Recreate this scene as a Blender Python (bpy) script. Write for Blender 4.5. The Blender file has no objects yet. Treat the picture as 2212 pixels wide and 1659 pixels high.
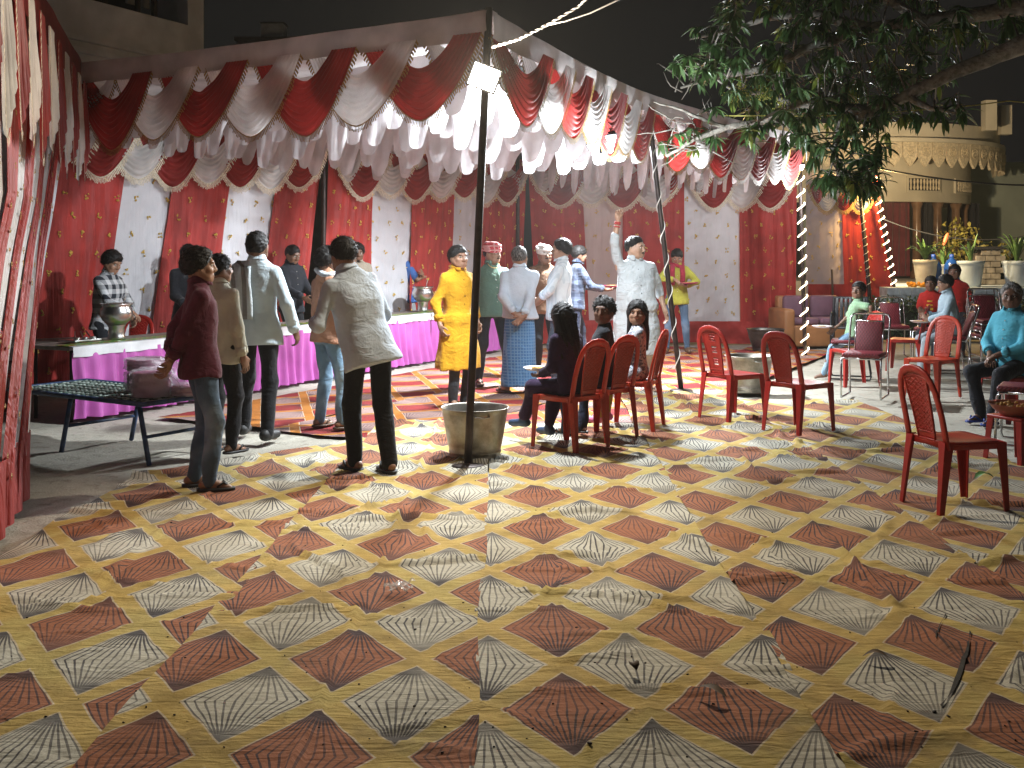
import bpy, math, random
import numpy as np
from mathutils import Vector, Matrix, Euler

# ------------------------------------------------------------------ camera, world, exposure
sc = bpy.context.scene
C = sc.collection
HC = 1.66                 # eye height of the photographer
FD = 2400.0               # focal length in pixels of a 2212 px wide picture
UC, VH = 1106.0, 540.0    # centre column and horizon row of that picture
cam_data = bpy.data.cameras.new('camera')
cam = bpy.data.objects.new('camera', cam_data)
C.objects.link(cam)
cam.location = (0, 0, HC)
cam.rotation_euler = (math.radians(90), 0, 0)
cam_data.sensor_width = 36.0
cam_data.lens = FD / 2212.0 * 36.0
cam_data.shift_y = -(829.5 - VH) / 2212.0
cam_data.clip_start = 0.05
cam_data.clip_end = 500
sc.camera = cam

world = bpy.data.worlds.new('World')
sc.world = world
world.use_nodes = True
wn = world.node_tree
bg = wn.nodes['Background']
bg.inputs[0].default_value = (1.0, 0.98, 0.94, 1)
bg.inputs[1].default_value = 0.0050       # night sky, dim town glow

sc.view_settings.view_transform = 'Standard'
sc.view_settings.look = 'None'
sc.view_settings.exposure = 0.85
sc.view_settings.gamma = 1.0
sc.view_settings.use_curve_mapping = False
sc.render.engine = 'CYCLES'
sc.cycles.use_denoising = True
sc.cycles.max_bounces = 6
sc.cycles.diffuse_bounces = 3
sc.cycles.glossy_bounces = 3
sc.cycles.transmission_bounces = 6
sc.cycles.transparent_max_bounces = 8
sc.cycles.sample_clamp_indirect = 6.0
sc.cycles.caustics_reflective = False
sc.cycles.caustics_refractive = False

rng = random.Random(7)
PI = math.pi

def G(u, v, z=0.0):
    """ground (or height z) point seen at picture column u, row v"""
    d = (HC - z) * FD / (v - VH)
    return Vector(((u - UC) * d / FD, d, z))

def P(u, v, d):
    """point at distance d seen at picture column u, row v"""
    return Vector(((u - UC) * d / FD, d, HC + (VH - v) * d / FD))

# ------------------------------------------------------------------ node helpers
class X:
    """a socket with arithmetic"""
    def __init__(s, nt, sock): s.nt = nt; s.s = sock
    def _m(s, op, *a):
        n = s.nt.nodes.new('ShaderNodeMath'); n.operation = op
        for i, v in enumerate((s,) + a):
            if isinstance(v, X): s.nt.links.new(v.s, n.inputs[i])
            else: n.inputs[i].default_value = v
        return X(s.nt, n.outputs[0])
    def __add__(s, o): return s._m('ADD', o)
    def __sub__(s, o): return s._m('SUBTRACT', o)
    def __mul__(s, o): return s._m('MULTIPLY', o)
    def __truediv__(s, o): return s._m('DIVIDE', o)
    def rsub(s, o): return (s * -1.0) + o
    def abs(s): return s._m('ABSOLUTE')
    def lt(s, o): return s._m('LESS_THAN', o)
    def gt(s, o): return s._m('GREATER_THAN', o)
    def mn(s, o): return s._m('MINIMUM', o)
    def mx(s, o): return s._m('MAXIMUM', o)
    def rnd(s): return s._m('ROUND')
    def fl(s): return s._m('FLOOR')
    def fr(s): return s._m('FRACT')
    def sin(s): return s._m('SINE')
    def pw(s, o): return s._m('POWER', o)
    def mod(s, o): return s._m('FLOORED_MODULO', o)
    def ss(s, a, b):
        n = s.nt.nodes.new('ShaderNodeMapRange'); n.interpolation_type = 'SMOOTHSTEP'
        s.nt.links.new(s.s, n.inputs[0]); n.inputs[1].default_value = a; n.inputs[2].default_value = b
        n.inputs[3].default_value = 0; n.inputs[4].default_value = 1
        return X(s.nt, n.outputs[0])

def new_mat(name):
    m = bpy.data.materials.new(name); m.use_nodes = True
    nt = m.node_tree
    b = nt.nodes['Principled BSDF']
    return m, nt, b

def coords(nt, kind='Object', scale=(1, 1, 1), rot=(0, 0, 0)):
    tc = nt.nodes.new('ShaderNodeTexCoord')
    mp = nt.nodes.new('ShaderNodeMapping')
    mp.inputs['Scale'].default_value = scale
    mp.inputs['Rotation'].default_value = rot
    nt.links.new(tc.outputs[kind], mp.inputs[0])
    return mp.outputs[0]

def sep(nt, vec):
    n = nt.nodes.new('ShaderNodeSeparateXYZ'); nt.links.new(vec, n.inputs[0])
    return [X(nt, n.outputs[i]) for i in range(3)]

def noise_tex(nt, vec, scale, detail=3.0, rough=0.5, dist=0.0):
    n = nt.nodes.new('ShaderNodeTexNoise')
    n.inputs['Scale'].default_value = scale; n.inputs['Detail'].default_value = detail
    n.inputs['Roughness'].default_value = rough; n.inputs['Distortion'].default_value = dist
    nt.links.new(vec, n.inputs['Vector'])
    return X(nt, n.outputs[0])

def mix_col(nt, fac, a, b, blend='MIX'):
    n = nt.nodes.new('ShaderNodeMix'); n.data_type = 'RGBA'; n.blend_type = blend
    for i, v in ((0, fac), (6, a), (7, b)):
        if isinstance(v, X): nt.links.new(v.s, n.inputs[i])
        elif hasattr(v, 'is_output'): nt.links.new(v, n.inputs[i])
        elif isinstance(v, (tuple, list)): n.inputs[i].default_value = (*v, 1) if len(v) == 3 else v
        else: n.inputs[i].default_value = v
    return n.outputs[2]

def set_bump(nt, b, h, strength=0.4, dist=0.01):
    n = nt.nodes.new('ShaderNodeBump')
    n.inputs['Strength'].default_value = strength; n.inputs['Distance'].default_value = dist
    nt.links.new(h.s, n.inputs['Height']); nt.links.new(n.outputs[0], b.inputs['Normal'])

def simple(name, col, rough=0.6, metal=0.0, var=0.15, vscale=4.0, bump=0.0, bscale=40.0, bdist=0.004, spec=0.5, coat=0.0):
    """plain surface with some tone variation and fine relief"""
    m, nt, b = new_mat(name)
    v = coords(nt)
    n = noise_tex(nt, v, vscale, 4)
    d = [max(0, c * (1 - var)) for c in col]; l = [min(1, c * (1 + var)) for c in col]
    nt.links.new(mix_col(nt, n.ss(0.3, 0.7), d, l), b.inputs['Base Color'])
    b.inputs['Roughness'].default_value = rough; b.inputs['Metallic'].default_value = metal
    b.inputs['Specular IOR Level'].default_value = spec
    b.inputs['Coat Weight'].default_value = coat
    if bump: set_bump(nt, b, noise_tex(nt, v, bscale, 4), bump, bdist)
    return m

def emit(name, col, power):
    m, nt, b = new_mat(name)
    b.inputs['Base Color'].default_value = (*col, 1)
    b.inputs['Emission Color'].default_value = (*col, 1)
    b.inputs['Emission Strength'].default_value = power
    return m

def fabric(name, col, rough=0.75, trans=0.25, var=0.18, fold=0.5, fscale=(14, 14, 1.6), weave=0.15, kind='Object', sheen=0.2, frot=(0, 0, 0), fdist=0.012):
    """cloth: tone variation, long soft folds as relief, some light passing through"""
    m, nt, b = new_mat(name)
    v = coords(nt, kind)
    n = noise_tex(nt, v, 3.0, 3)
    d = [c * (1 - var) for c in col]; l = [min(1, c * (1 + var)) for c in col]
    colr = mix_col(nt, n.ss(0.3, 0.7), d, l)
    nt.links.new(colr, b.inputs['Base Color'])
    b.inputs['Roughness'].default_value = rough
    b.inputs['Specular IOR Level'].default_value = 0.25
    b.inputs['Sheen Weight'].default_value = sheen
    fv = coords(nt, kind, fscale, frot)
    f1 = noise_tex(nt, fv, 1.0, 2, 0.45, 0.6)
    f2 = noise_tex(nt, v, 220.0, 1)
    set_bump(nt, b, f1 + f2 * weave * 0.2, fold, fdist)
    if trans:
        tr = nt.nodes.new('ShaderNodeBsdfTranslucent'); nt.links.new(colr, tr.inputs[0])
        mx = nt.nodes.new('ShaderNodeMixShader'); mx.inputs[0].default_value = trans
        nt.links.new(b.outputs[0], mx.inputs[1]); nt.links.new(tr.outputs[0], mx.inputs[2])
        nt.links.new(mx.outputs[0], nt.nodes['Material Output'].inputs[0])
    return m

# ------------------------------------------------------------------ mesh helpers
class MB:
    """collects vertices and faces of ONE mesh"""
    def __init__(s): s.v = []; s.f = []; s.m = []; s.uv = None
    def add(s, vs, fs, mi=0):
        o = len(s.v); s.v.extend([tuple(p) for p in vs])
        s.f.extend([tuple(i + o for i in f) for f in fs]); s.m.extend([mi] * len(fs))
        return s
    def box(s, c, sz, R=None, mi=0, taper=1.0):
        c = Vector(c); hx, hy, hz = sz[0] / 2, sz[1] / 2, sz[2] / 2
        vs = []
        for z, t in ((-hz, 1.0), (hz, taper)):
            for x, y in ((-hx, -hy), (hx, -hy), (hx, hy), (-hx, hy)):
                p = Vector((x * t, y * t, z))
                vs.append(c + (R @ p if R else p))
        return s.add(vs, [(3, 2, 1, 0), (4, 5, 6, 7), (0, 1, 5, 4), (1, 2, 6, 5), (2, 3, 7, 6), (3, 0, 4, 7)], mi)
    def tube(s, pts, r, n=8, mi=0, cap=True, closed=False, flat=None):
        """round tube along pts; r number or list; flat=(rx, ry, up) for an oval section"""
        pts = [Vector(p) for p in pts]; k = len(pts)
        rs = r if isinstance(r, (list, tuple)) else [r] * k
        ref = Vector((0, 0, 1)) if flat is None else Vector(flat[2])
        vs = []; prev = None
        for i, p in enumerate(pts):
            a = pts[(i - 1) % k] if (i or closed) else p
            b = pts[(i + 1) % k] if (i < k - 1 or closed) else p
            t = (b - a)
            if t.length < 1e-9: t = Vector((0, 0, 1))
            t.normalize()
            if flat is None:
                if prev is None:
                    q = ref if abs(t.z) < 0.9 else Vector((1, 0, 0))
                else: q = prev
                n1 = (q - t * q.dot(t))
                if n1.length < 1e-6: n1 = t.orthogonal()
                n1.normalize(); prev = n1
            else:
                n1 = (ref - t * ref.dot(t))
                if n1.length < 1e-6: n1 = t.orthogonal()
                n1.normalize()
            n2 = t.cross(n1)
            for j in range(n):
                an = 2 * PI * j / n
                if flat is None: off = n1 * math.cos(an) * rs[i] + n2 * math.sin(an) * rs[i]
                else:
                    ca, sa = math.cos(an), math.sin(an)
                    ca = math.copysign(abs(ca) ** 0.6, ca); sa = math.copysign(abs(sa) ** 0.6, sa)
                    off = n1 * ca * flat[1] * rs[i] + n2 * sa * flat[0] * rs[i]
                vs.append(p + off)
        fs = []
        for i in range(k if closed else k - 1):
            for j in range(n):
                a = i * n + j; b = i * n + (j + 1) % n; i2 = (i + 1) % k
                fs.append((a, b, i2 * n + (j + 1) % n, i2 * n + j))
        if cap and not closed:
            fs.append(tuple(range(n - 1, -1, -1))); fs.append(tuple((k - 1) * n + j for j in range(n)))
        return s.add(vs, fs, mi)
    def lathe(s, prof, n=24, c=(0, 0, 0), mi=0, capb=False, capt=False):
        c = Vector(c); vs = []; fs = []
        for r, z in prof:
            for j in range(n):
                a = 2 * PI * j / n; vs.append(c + Vector((r * math.cos(a), r * math.sin(a), z)))
        for i in range(len(prof) - 1):
            for j in range(n):
                fs.append((i * n + j, i * n + (j + 1) % n, (i + 1) * n + (j + 1) % n, (i + 1) * n + j))
        if capb: fs.append(tuple(range(n - 1, -1, -1)))
        if capt: fs.append(tuple((len(prof) - 1) * n + j for j in range(n)))
        return s.add(vs, fs, mi)
    def grid(s, fn, nu, nv, mi=0, uvfn=None, keep=None):
        vs = [fn(i / nu, j / nv) for j in range(nv + 1) for i in range(nu + 1)]
        fs = [(j * (nu + 1) + i, j * (nu + 1) + i + 1, (j + 1) * (nu + 1) + i + 1, (j + 1) * (nu + 1) + i)
              for j in range(nv) for i in range(nu) if keep is None or keep(i, j)]
        if uvfn:
            if s.uv is None: s.uv = [(0, 0)] * len(s.v)
            s.uv.extend([uvfn(i / nu, j / nv) for j in range(nv + 1) for i in range(nu + 1)])
        return s.add(vs, fs, mi)
    def ball(s, c, r, n=8, m=6, mi=0, R=None):
        c = Vector(c); r = (r, r, r) if not isinstance(r, (tuple, list)) else r
        vs = [c + Vector((0, 0, -r[2]))]
        vs = []
        for i in range(m + 1):
            th = PI * i / m
            for j in range(n):
                ph = 2 * PI * j / n
                p = Vector((r[0] * math.sin(th) * math.cos(ph), r[1] * math.sin(th) * math.sin(ph), -r[2] * math.cos(th)))
                vs.append(c + (R @ p if R else p))
        fs = [(i * n + j, i * n + (j + 1) % n, (i + 1) * n + (j + 1) % n, (i + 1) * n + j) for i in range(m) for j in range(n)]
        return s.add(vs, fs, mi)
    def mesh(s, name, mats, smooth=True):
        me = bpy.data.meshes.new(name)
        me.from_pydata(s.v, [], s.f)
        for m in (mats if isinstance(mats, (list, tuple)) else [mats]): me.materials.append(m)
        if any(s.m): me.polygons.foreach_set('material_index', s.m)
        if smooth: me.polygons.foreach_set('use_smooth', [True] * len(s.f))
        if s.uv is not None:
            ul = me.uv_layers.new(name='UVMap')
            li = np.empty(len(me.loops), dtype=np.int32); me.loops.foreach_get('vertex_index', li)
            uv = np.array(s.uv, dtype=np.float32)[li]
            ul.data.foreach_set('uv', uv.ravel())
        me.update()
        return me

def link(name, me, parent=None, loc=(0, 0, 0), rotz=0.0, kind=None):
    o = bpy.data.objects.new(name, me); C.objects.link(o)
    o.location = loc; o.rotation_euler = (0, 0, rotz)
    if parent: o.parent = parent
    if kind: o['kind'] = kind
    return o

def obj(name, mb, mat, parent=None, loc=(0, 0, 0), rotz=0.0, smooth=True, kind=None, bevel=0.0, sharp=None):
    me = mb.mesh(name, mat, smooth)
    if sharp is not None: me.set_sharp_from_angle(angle=math.radians(sharp))
    o = link(name, me, parent, loc, rotz, kind)
    if bevel:
        md = o.modifiers.new('bevel', 'BEVEL'); md.width = bevel; md.segments = 2; md.limit_method = 'ANGLE'
    return o

def tag(o, label, cat, group=None):
    o['label'] = label; o['category'] = cat
    if group: o['group'] = group
    return o

def thing(name, label, cat, loc=(0, 0, 0), rotz=0.0, group=None):
    o = bpy.data.objects.new(name, None); C.objects.link(o)
    o.empty_display_size = 0.2
    o.location = loc; o.rotation_euler = (0, 0, rotz)
    return tag(o, label, cat, group)

def copy_tree(o, parent=None):
    c = o.copy(); C.objects.link(c)
    if parent: c.parent = parent
    for ch in list(o.children): copy_tree(ch, c)
    return c

def sag_line(a, b, sag, n=16):
    a, b = Vector(a), Vector(b)
    return [a.lerp(b, i / n) - Vector((0, 0, sag * 4 * (i / n) * (1 - i / n))) for i in range(n + 1)]
# ------------------------------------------------------------------ ground
from mathutils import noise as MN
def fbm(x, y, z=0.0, o=3):
    a, f, t = 1.0, 1.0, 0.0
    for _ in range(o):
        t += a * MN.noise((x * f, y * f, z)); a *= 0.5; f *= 2.1
    return t

def dirt_material():
    m, nt, b = new_mat('sandy_dirt')
    v = coords(nt)
    n1 = noise_tex(nt, v, 0.8, 5); n2 = noise_tex(nt, v, 9.0, 5, 0.65); n3 = noise_tex(nt, v, 60.0, 3)
    c = mix_col(nt, n1.ss(0.35, 0.65), (0.34, 0.315, 0.255), (0.45, 0.42, 0.35))
    c = mix_col(nt, n2.ss(0.52, 0.72), c, (0.24, 0.215, 0.17))
    c = mix_col(nt, n3.ss(0.66, 0.78), c, (0.10, 0.09, 0.075))
    nt.links.new(c, b.inputs['Base Color']); b.inputs['Roughness'].default_value = 0.95
    set_bump(nt, b, n2 + n3 * 0.4, 0.7, 0.02)
    return m
M_dirt = dirt_material()

def ground_z(x, y):
    if not (-9 < x < 11 and 2.5 < y < 32): return -0.025
    return -0.03 + 0.022 * fbm(x * 2.2, y * 2.2, 1.3, 3) + 0.012 * abs(fbm(x * 7, y * 7, 4.1, 2))
def axis(pts):
    out = []
    for a, b, st in pts:
        n = max(1, int((b - a) / st)); out += [a + (b - a) * i / n for i in range(n)]
    return out + [pts[-1][1]]
gx = axis([(-140, -9, 20), (-9, -2.4, 0.12), (-2.4, 2.6, 0.5), (2.6, 11, 0.10), (11, 140, 20)])
gy = axis([(-60, 2.5, 10), (2.5, 7, 0.25), (7, 16, 0.10), (16, 32, 0.4), (32, 240, 20)])
mb = MB()
nx, ny = len(gx), len(gy)
mb.add([(x, y, ground_z(x, y)) for y in gy for x in gx],
       [(j * nx + i, j * nx + i + 1, (j + 1) * nx + i + 1, (j + 1) * nx + i) for j in range(ny - 1) for i in range(nx - 1)])
obj('ground', mb, M_dirt, kind='structure')

# ------------------------------------------------------------------ carpets
def carpet_material(name, c1, c2, border, line, cx=0.29, cy=0.43, grime=0.5, fade=0.0):
    m, nt, b = new_mat(name)
    tc = nt.nodes.new('ShaderNodeTexCoord')
    uvv = tc.outputs['UV']
    # the print is not perfectly straight: bend it a little
    w = nt.nodes.new('ShaderNodeTexNoise'); w.inputs['Scale'].default_value = 3.0; w.inputs['Detail'].default_value = 2
    nt.links.new(uvv, w.inputs['Vector'])
    ws = nt.nodes.new('ShaderNodeVectorMath'); ws.operation = 'MULTIPLY_ADD'
    nt.links.new(w.outputs['Color'], ws.inputs[0]); ws.inputs[1].default_value = (0.02, 0.02, 0)
    nt.links.new(uvv, ws.inputs[2])
    x, y, _ = sep(nt, ws.outputs[0])
    a = x / cx; bb = y / cy
    p = a + bb; q = a - bb
    cp = (p * 0.5).rnd() * 2.0; cq = (q * 0.5).rnd() * 2.0
    lp = p - cp; lq = q - cq
    la = (lp + lq) * 0.5; lb = (lp - lq) * 0.5
    ca = (cp + cq) * 0.5
    par = ca.mod(2.0).gt(0.5)
    m_ = lp.abs().mx(lq.abs())
    S = 0.83
    inside = m_.lt(S - 0.03); edge = m_.lt(S)
    la2 = (la / S); hb = ((lb / S).abs().rsub(1.0)).mx(0.001)
    qq = la2 / hb
    fr = ((qq * 6.5 + 0.5).fr() - 0.5).abs() * hb / 6.5
    wob = noise_tex(nt, uvv, 14.0, 2)
    lw = wob * 0.017 + 0.009
    ln = fr.lt(lw)
    tip = hb.ss(0.0, 0.5).rsub(1.0)
    wear = noise_tex(nt, uvv, 2.6, 4).ss(0.3, 0.62)
    dk = (ln * (wear * 0.45 + 0.45)).mx(tip * 0.75)
    n1 = noise_tex(nt, uvv, 5.0, 5, 0.6); n2 = noise_tex(nt, uvv, 1.3, 4, 0.6); n3 = noise_tex(nt, uvv, 70.0, 3)
    base = mix_col(nt, par, c1, c2)
    base = mix_col(nt, dk, base, line)
    bc = mix_col(nt, n1.ss(0.35, 0.7), border, tuple(c * 0.7 for c in border))
    bc = mix_col(nt, n2.ss(0.45, 0.6) * 0.55, bc, (border[0] * 0.95, border[1] * 1.12, border[2] * 1.25))
    ec = mix_col(nt, 0.75, bc, (0.55, 0.47, 0.36))
    col = mix_col(nt, edge, bc, ec)
    col = mix_col(nt, inside, col, base)
    # trodden-in dust and stains
    st = noise_tex(nt, uvv, 1.9, 6, 0.7)
    col = mix_col(nt, st.ss(0.50, 0.74) * grime, col, (0.085, 0.065, 0.045))
    st2 = noise_tex(nt, uvv, 6.5, 5, 0.7)
    col = mix_col(nt, st2.ss(0.57, 0.75) * grime * 0.9, col, (0.07, 0.055, 0.04))
    col = mix_col(nt, n3.ss(0.68, 0.76) * 0.5, col, (0.05, 0.04, 0.03))
    if fade: col = mix_col(nt, fade, col, (0.35, 0.31, 0.25))
    nt.links.new(col, b.inputs['Base Color'])
    b.inputs['Roughness'].default_value = 0.95; b.inputs['Specular IOR Level'].default_value = 0.15
    cv = noise_tex(nt, uvv, 24.0, 4, 0.6)
    cr = nt.nodes.new('ShaderNodeMapping'); cr.inputs['Scale'].default_value = (3.0, 16.0, 1)
    nt.links.new(uvv, cr.inputs[0])
    cr2 = noise_tex(nt, cr.outputs[0], 1.5, 3, 0.5, 1.2)
    set_bump(nt, b, cv + cr2 * 1.5, 0.45, 0.012)
    return m
M_carpet = carpet_material('printed_carpet', (0.34, 0.137, 0.074), (0.52, 0.49, 0.40), (0.52, 0.365, 0.115), (0.045, 0.04, 0.05))
M_carpet_red = carpet_material('printed_red_carpet', (0.27, 0.028, 0.026), (0.35, 0.235, 0.21), (0.42, 0.155, 0.03), (0.06, 0.03, 0.035), cx=0.34, cy=0.40, grime=0.35)
M_back = simple('carpet_underside', (0.33, 0.285, 0.22), 0.95, var=0.25, vscale=9, bump=0.4)

HGT = {}
def make_carpet(label, x0a, x1a, x0b, x1b, y0, y1, off, z, mat, folds, nwr, seed, org=(0, 0), rot=0.0, step=0.03, tail=0.0):
    """a strip running from (x0a..x1a, y0) to (x0b..x1b, y1), creased and rucked"""
    r = random.Random(seed)
    ridges = []
    for _ in range(nwr):
        cxx = r.uniform(min(x0a, x0b), max(x1a, x1b)); cyy = r.uniform(y0, y1); an = r.uniform(-0.5, 0.5) + (PI / 2 if r.random() < 0.25 else 0)
        ridges.append((cxx, cyy, math.cos(an), math.sin(an), r.uniform(0.15, 0.5), r.uniform(0.012, 0.032), r.uniform(0.010, 0.036)))
    nu = int((max(x1a - x0a, x1b - x0b)) / step); nv = int((y1 - y0) / step)
    def pos(s, t):
        y = y0 + (y1 - y0) * t
        xa = x0a + (x0b - x0a) * t; xb = x1a + (x1b - x1a) * t
        xa += 0.03 * MN.noise((seed, y * 0.9, 0)); xb += 0.03 * MN.noise((seed + 5, y * 0.9, 0))
        return xa + (xb - xa) * s, y + tail * (s - 0.5) * (1 if t > 0.5 else 0) * max(0, t - 0.5) * 2, y
    def height(x, y):
        h = 0.010 * fbm(x * 1.6, y * 1.6, seed, 3) + 0.006 * abs(fbm(x * 5, y * 5, seed + 2, 2))
        for fx, amp in folds:
            dx = x - fx - 0.03 * MN.noise((y * 1.2, seed, 1)) 
            k = max(0.0, 0.35 + MN.noise((y * 1.1, seed + 9, 0)))
            h += amp * k * math.exp(-(dx / 0.018) ** 2) - amp * 0.4 * k * math.exp(-((dx - 0.035) / 0.02) ** 2)
        for cxx, cyy, ca, sa, L, w, am in ridges:
            dx, dy = x - cxx, y - cyy
            if abs(dx) + abs(dy) < 1.2:
                l = dx * ca + dy * sa; p_ = -dx * sa + dy * ca
                p_ += 0.05 * math.sin(l * 6 + cxx * 9)
                if abs(l) < L * 2 and abs(p_) < 0.2:
                    h += am * (0.45 if y < 5.0 else 1.0) * math.exp(-(l / L) ** 2) * (math.exp(-(p_ / w) ** 2) - 0.5 * math.exp(-((p_ - 2 * w) / w) ** 2))
        return h
    HGT[seed] = lambda x, y: z + max(height(x, y), -0.006)
    def fn(s, t):
        x, y, yy = pos(s, t); h = height(x, y)
        e = min(s, 1 - s) * (x1a - x0a)
        if e < 0.05: h += 0.012 * max(0, MN.noise((y * 1.7, seed, 3))) * (1 - e / 0.05)
        return (x, y, z + max(h, -0.006))
    def uvf(s, t):
        x, y, yy = pos(s, t)
        return (x + off[0] - (x0b - x0a) * t, y + off[1])
    mb = MB(); mb.grid(fn, nu, nv, uvfn=uvf)
    o = obj('carpet', mb, mat, loc=(org[0], org[1], 0), rotz=rot)
    tag(o, label, 'carpet')
    return o
make_carpet('mustard diamond-print carpet strip along the bare dirt beside the cot', -2.78, -1.36, -2.74, -1.24, 3.0, 9.0, (0.155, 0.27), 0.016, M_carpet, [(-2.05, 0.035)], 44, 1, tail=1.6)
make_carpet('mustard diamond-print carpet strip leading up to the men in dark trousers', -1.40, -0.12, -1.26, -0.19, 3.0, 10.7, (0.10, -0.16), 0.024, M_carpet, [(-0.69, 0.055)], 50, 2)
carpet_mid = make_carpet('mustard diamond-print carpet strip under the flood-light pole and the three occupied chairs', -0.13, 1.06, -0.20, 1.22, 3.0, 10.5, (-0.215, -3.96), 0.020, M_carpet, [(0.5, 0.02)], 50, 3)
carpet_torn = make_carpet('torn mustard diamond-print carpet strip with a long dark slit', 1.04, 2.42, 1.20, 2.48, 3.0, 12.8, (-0.60, -3.76), 0.028, M_carpet, [(1.79, 0.05)], 65, 4)
make_carpet('mustard diamond-print carpet strip under the lone red chair, ending at the sand', 2.40, 4.05, 2.44, 3.75, 3.4, 12.2, (-0.30, -0.4), 0.022, M_carpet, [(3.1, 0.02)], 40, 5)
adir = math.atan2(-0.465, 0.885)
for k, (a0, a1, lab) in enumerate([(0.5, 9.6, 'red fan-print carpet strip running along the pink-skirted serving tables'),
                                   (0.4, 10.6, 'red fan-print carpet strip down the middle of the marquee floor'),
                                   (1.7, 11.0, 'red fan-print carpet strip along the open pole side of the marquee')]):
    make_carpet(lab, 1.5 * k, 1.5 * k + 1.48, 1.5 * k, 1.5 * k + 1.48, a0, a1, (0.1 * k, 0.13 * k), 0.004 + 0.003 * k, M_carpet_red, [(1.5 * k + 0.75, 0.02)], 16, 20 + k,
                org=(-3.75, 10.55), rot=adir, step=0.07)

# turned-back flap and the tear in the strip
def flap(parent, pts, h, seed, mats, name='torn_flap'):
    """pts: four corner points on the floor; the middle is lifted by h"""
    a, b, c, d = [Vector(p) for p in pts]
    def fn(s, t):
        p = a.lerp(b, s).lerp(d.lerp(c, s), t)
        z = 0.006 + h * math.sin(PI * min(1, t * 1.0)) ** 0.7
        x, y = p.x + 0.05 * MN.noise((s * 3, t * 3, seed)) + 0.015 * MN.noise((s * 9, t * 9, seed)), p.y + 0.05 * MN.noise((t * 3, s * 3, seed + 1)) + 0.02 * MN.noise((t * 9, s * 9, seed))
        return (x, y, z + HGT[4](x, y))
    mb = MB(); mb.grid(fn, 20, 16)
    o = obj(name, mb, mats, parent)
    md = o.modifiers.new('thick', 'SOLIDIFY'); md.thickness = 0.002
    return o
M_hole = simple('dark_tear', (0.035, 0.03, 0.022), 0.95)  # near-black colour of the strips laid on the carpet along the slits
def tear(pts, w):
    mb = MB(); pts = [G(*p) for p in pts]; pts = [pts[i].lerp(pts[i + 1], k / 5) for i in range(len(pts) - 1) for k in range(5)] + [pts[-1]]; n = len(pts)
    vs = []
    for i, p in enumerate(pts):
        k = math.sin(PI * (i + 0.15) / (n - 0.7)) * w
        vs += [(p.x - k, p.y, HGT[4](p.x - k, p.y) + 0.005), (p.x + k, p.y + 0.02, HGT[4](p.x + k, p.y + 0.02) + 0.005)]
    mb.add(vs, [(2 * i, 2 * i + 1, 2 * i + 3, 2 * i + 2) for i in range(n - 1)])
    obj('tear', mb, M_hole, carpet_torn, smooth=False)
tear([(2098, 1385), (2092, 1425), (2075, 1475), (2058, 1520), (2035, 1550)], 0.016)
tear([(2045, 1345), (2030, 1375), (2024, 1405)], 0.008)

# litter
M_crumb = simple('dark_crumb', (0.03, 0.022, 0.015), 0.9)
M_leafdry = simple('dry_leaf', (0.10, 0.06, 0.03), 0.8, var=0.4, vscale=30)
r = random.Random(3); mb = MB()
for i in range(200):
    v = 1000 + 650 * r.random() ** 0.7; u = r.uniform(0, 2200)
    p = G(u, v); 
    if p.x < -2.6 or p.x > 3.7: continue
    z = max(HGT[q](p.x, p.y) for q, (a_, b_) in ((1, (-9, -1.3)), (2, (-1.35, -0.15)), (3, (-0.16, 1.1)), (4, (1.1, 2.42)), (5, (2.4, 9))) if a_ <= p.x <= b_ or (a_ < -8 and p.x < -1.3)) + 0.002 if True else 0; s = r.uniform(0.0015, 0.005) * (1.8 if r.random() < 0.06 else 1)
    a = r.uniform(0, PI); R = Matrix.Rotation(a, 3, 'Z')
    mb.box((p.x, p.y, z), (s * 2, s, s * 0.7), R)
obj('crumb_litter', mb, M_crumb, kind='stuff')
def leaf_mb(L=0.12, w=0.03, curl=0.02, n=5):
    mb = MB()
    def fn(s, t):
        ww = w * math.sin(PI * (0.06 + 0.94 * t) ** 0.8) ** 0.8 if 0 < t < 1 else 0.0015
        x = (s - 0.5) * 2 * ww
        return (x, t * L, 0.006 + curl * math.sin(PI * t) + abs(x) * 0.35)
    mb.grid(fn, 2, n)
    return mb
for i, (u, v, L, a, w, lab) in enumerate([(1570, 1540, 0.13, 0.9, 0.022, 'dry curled leaf on an orange diamond of the torn carpet'), (1375, 1480, 0.06, 0.3, 0.02, 'small dry leaf at the tip of a beige diamond'),
                                     (1920, 1452, 0.10, 1.4, 0.02, 'dark crumpled leaf beside the long tear')]):
    p = G(u, v); o = obj('dry_leaf', leaf_mb(L, w), M_leafdry, loc=(p.x, p.y, 0.05), rotz=a); tag(o, lab, 'leaf')
M_leafg = simple('fresh_leaf', (0.06, 0.16, 0.03), 0.45, var=0.3, vscale=20)
p = G(2105, 1052); o = obj('green_leaf', leaf_mb(0.16, 0.035, 0.035), M_leafg, loc=(p.x, p.y, 0.05), rotz=-1.3); tag(o, 'fresh green leaf lying on the carpet behind the lone red chair', 'leaf')
m, nt, b = new_mat('clear_film'); b.inputs['Base Color'].default_value = (0.8, 0.8, 0.78, 1); b.inputs['Alpha'].default_value = 0.35; b.inputs['Roughness'].default_value = 0.12
M_film = m
p = G(862, 1292); mb = MB()
mb.grid(lambda s, t: (0.11 * (s - .5) + 0.02 * math.sin(t * 9), 0.14 * (t - .5), 0.03 + 0.03 * MN.noise((s * 5, t * 5, 2.2))), 12, 12)
o = obj('plastic_wrapper', mb, M_film, loc=(p.x, p.y, 0.03)); tag(o, 'crumpled clear plastic wrapper lying on the carpet', 'wrapper')
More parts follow.
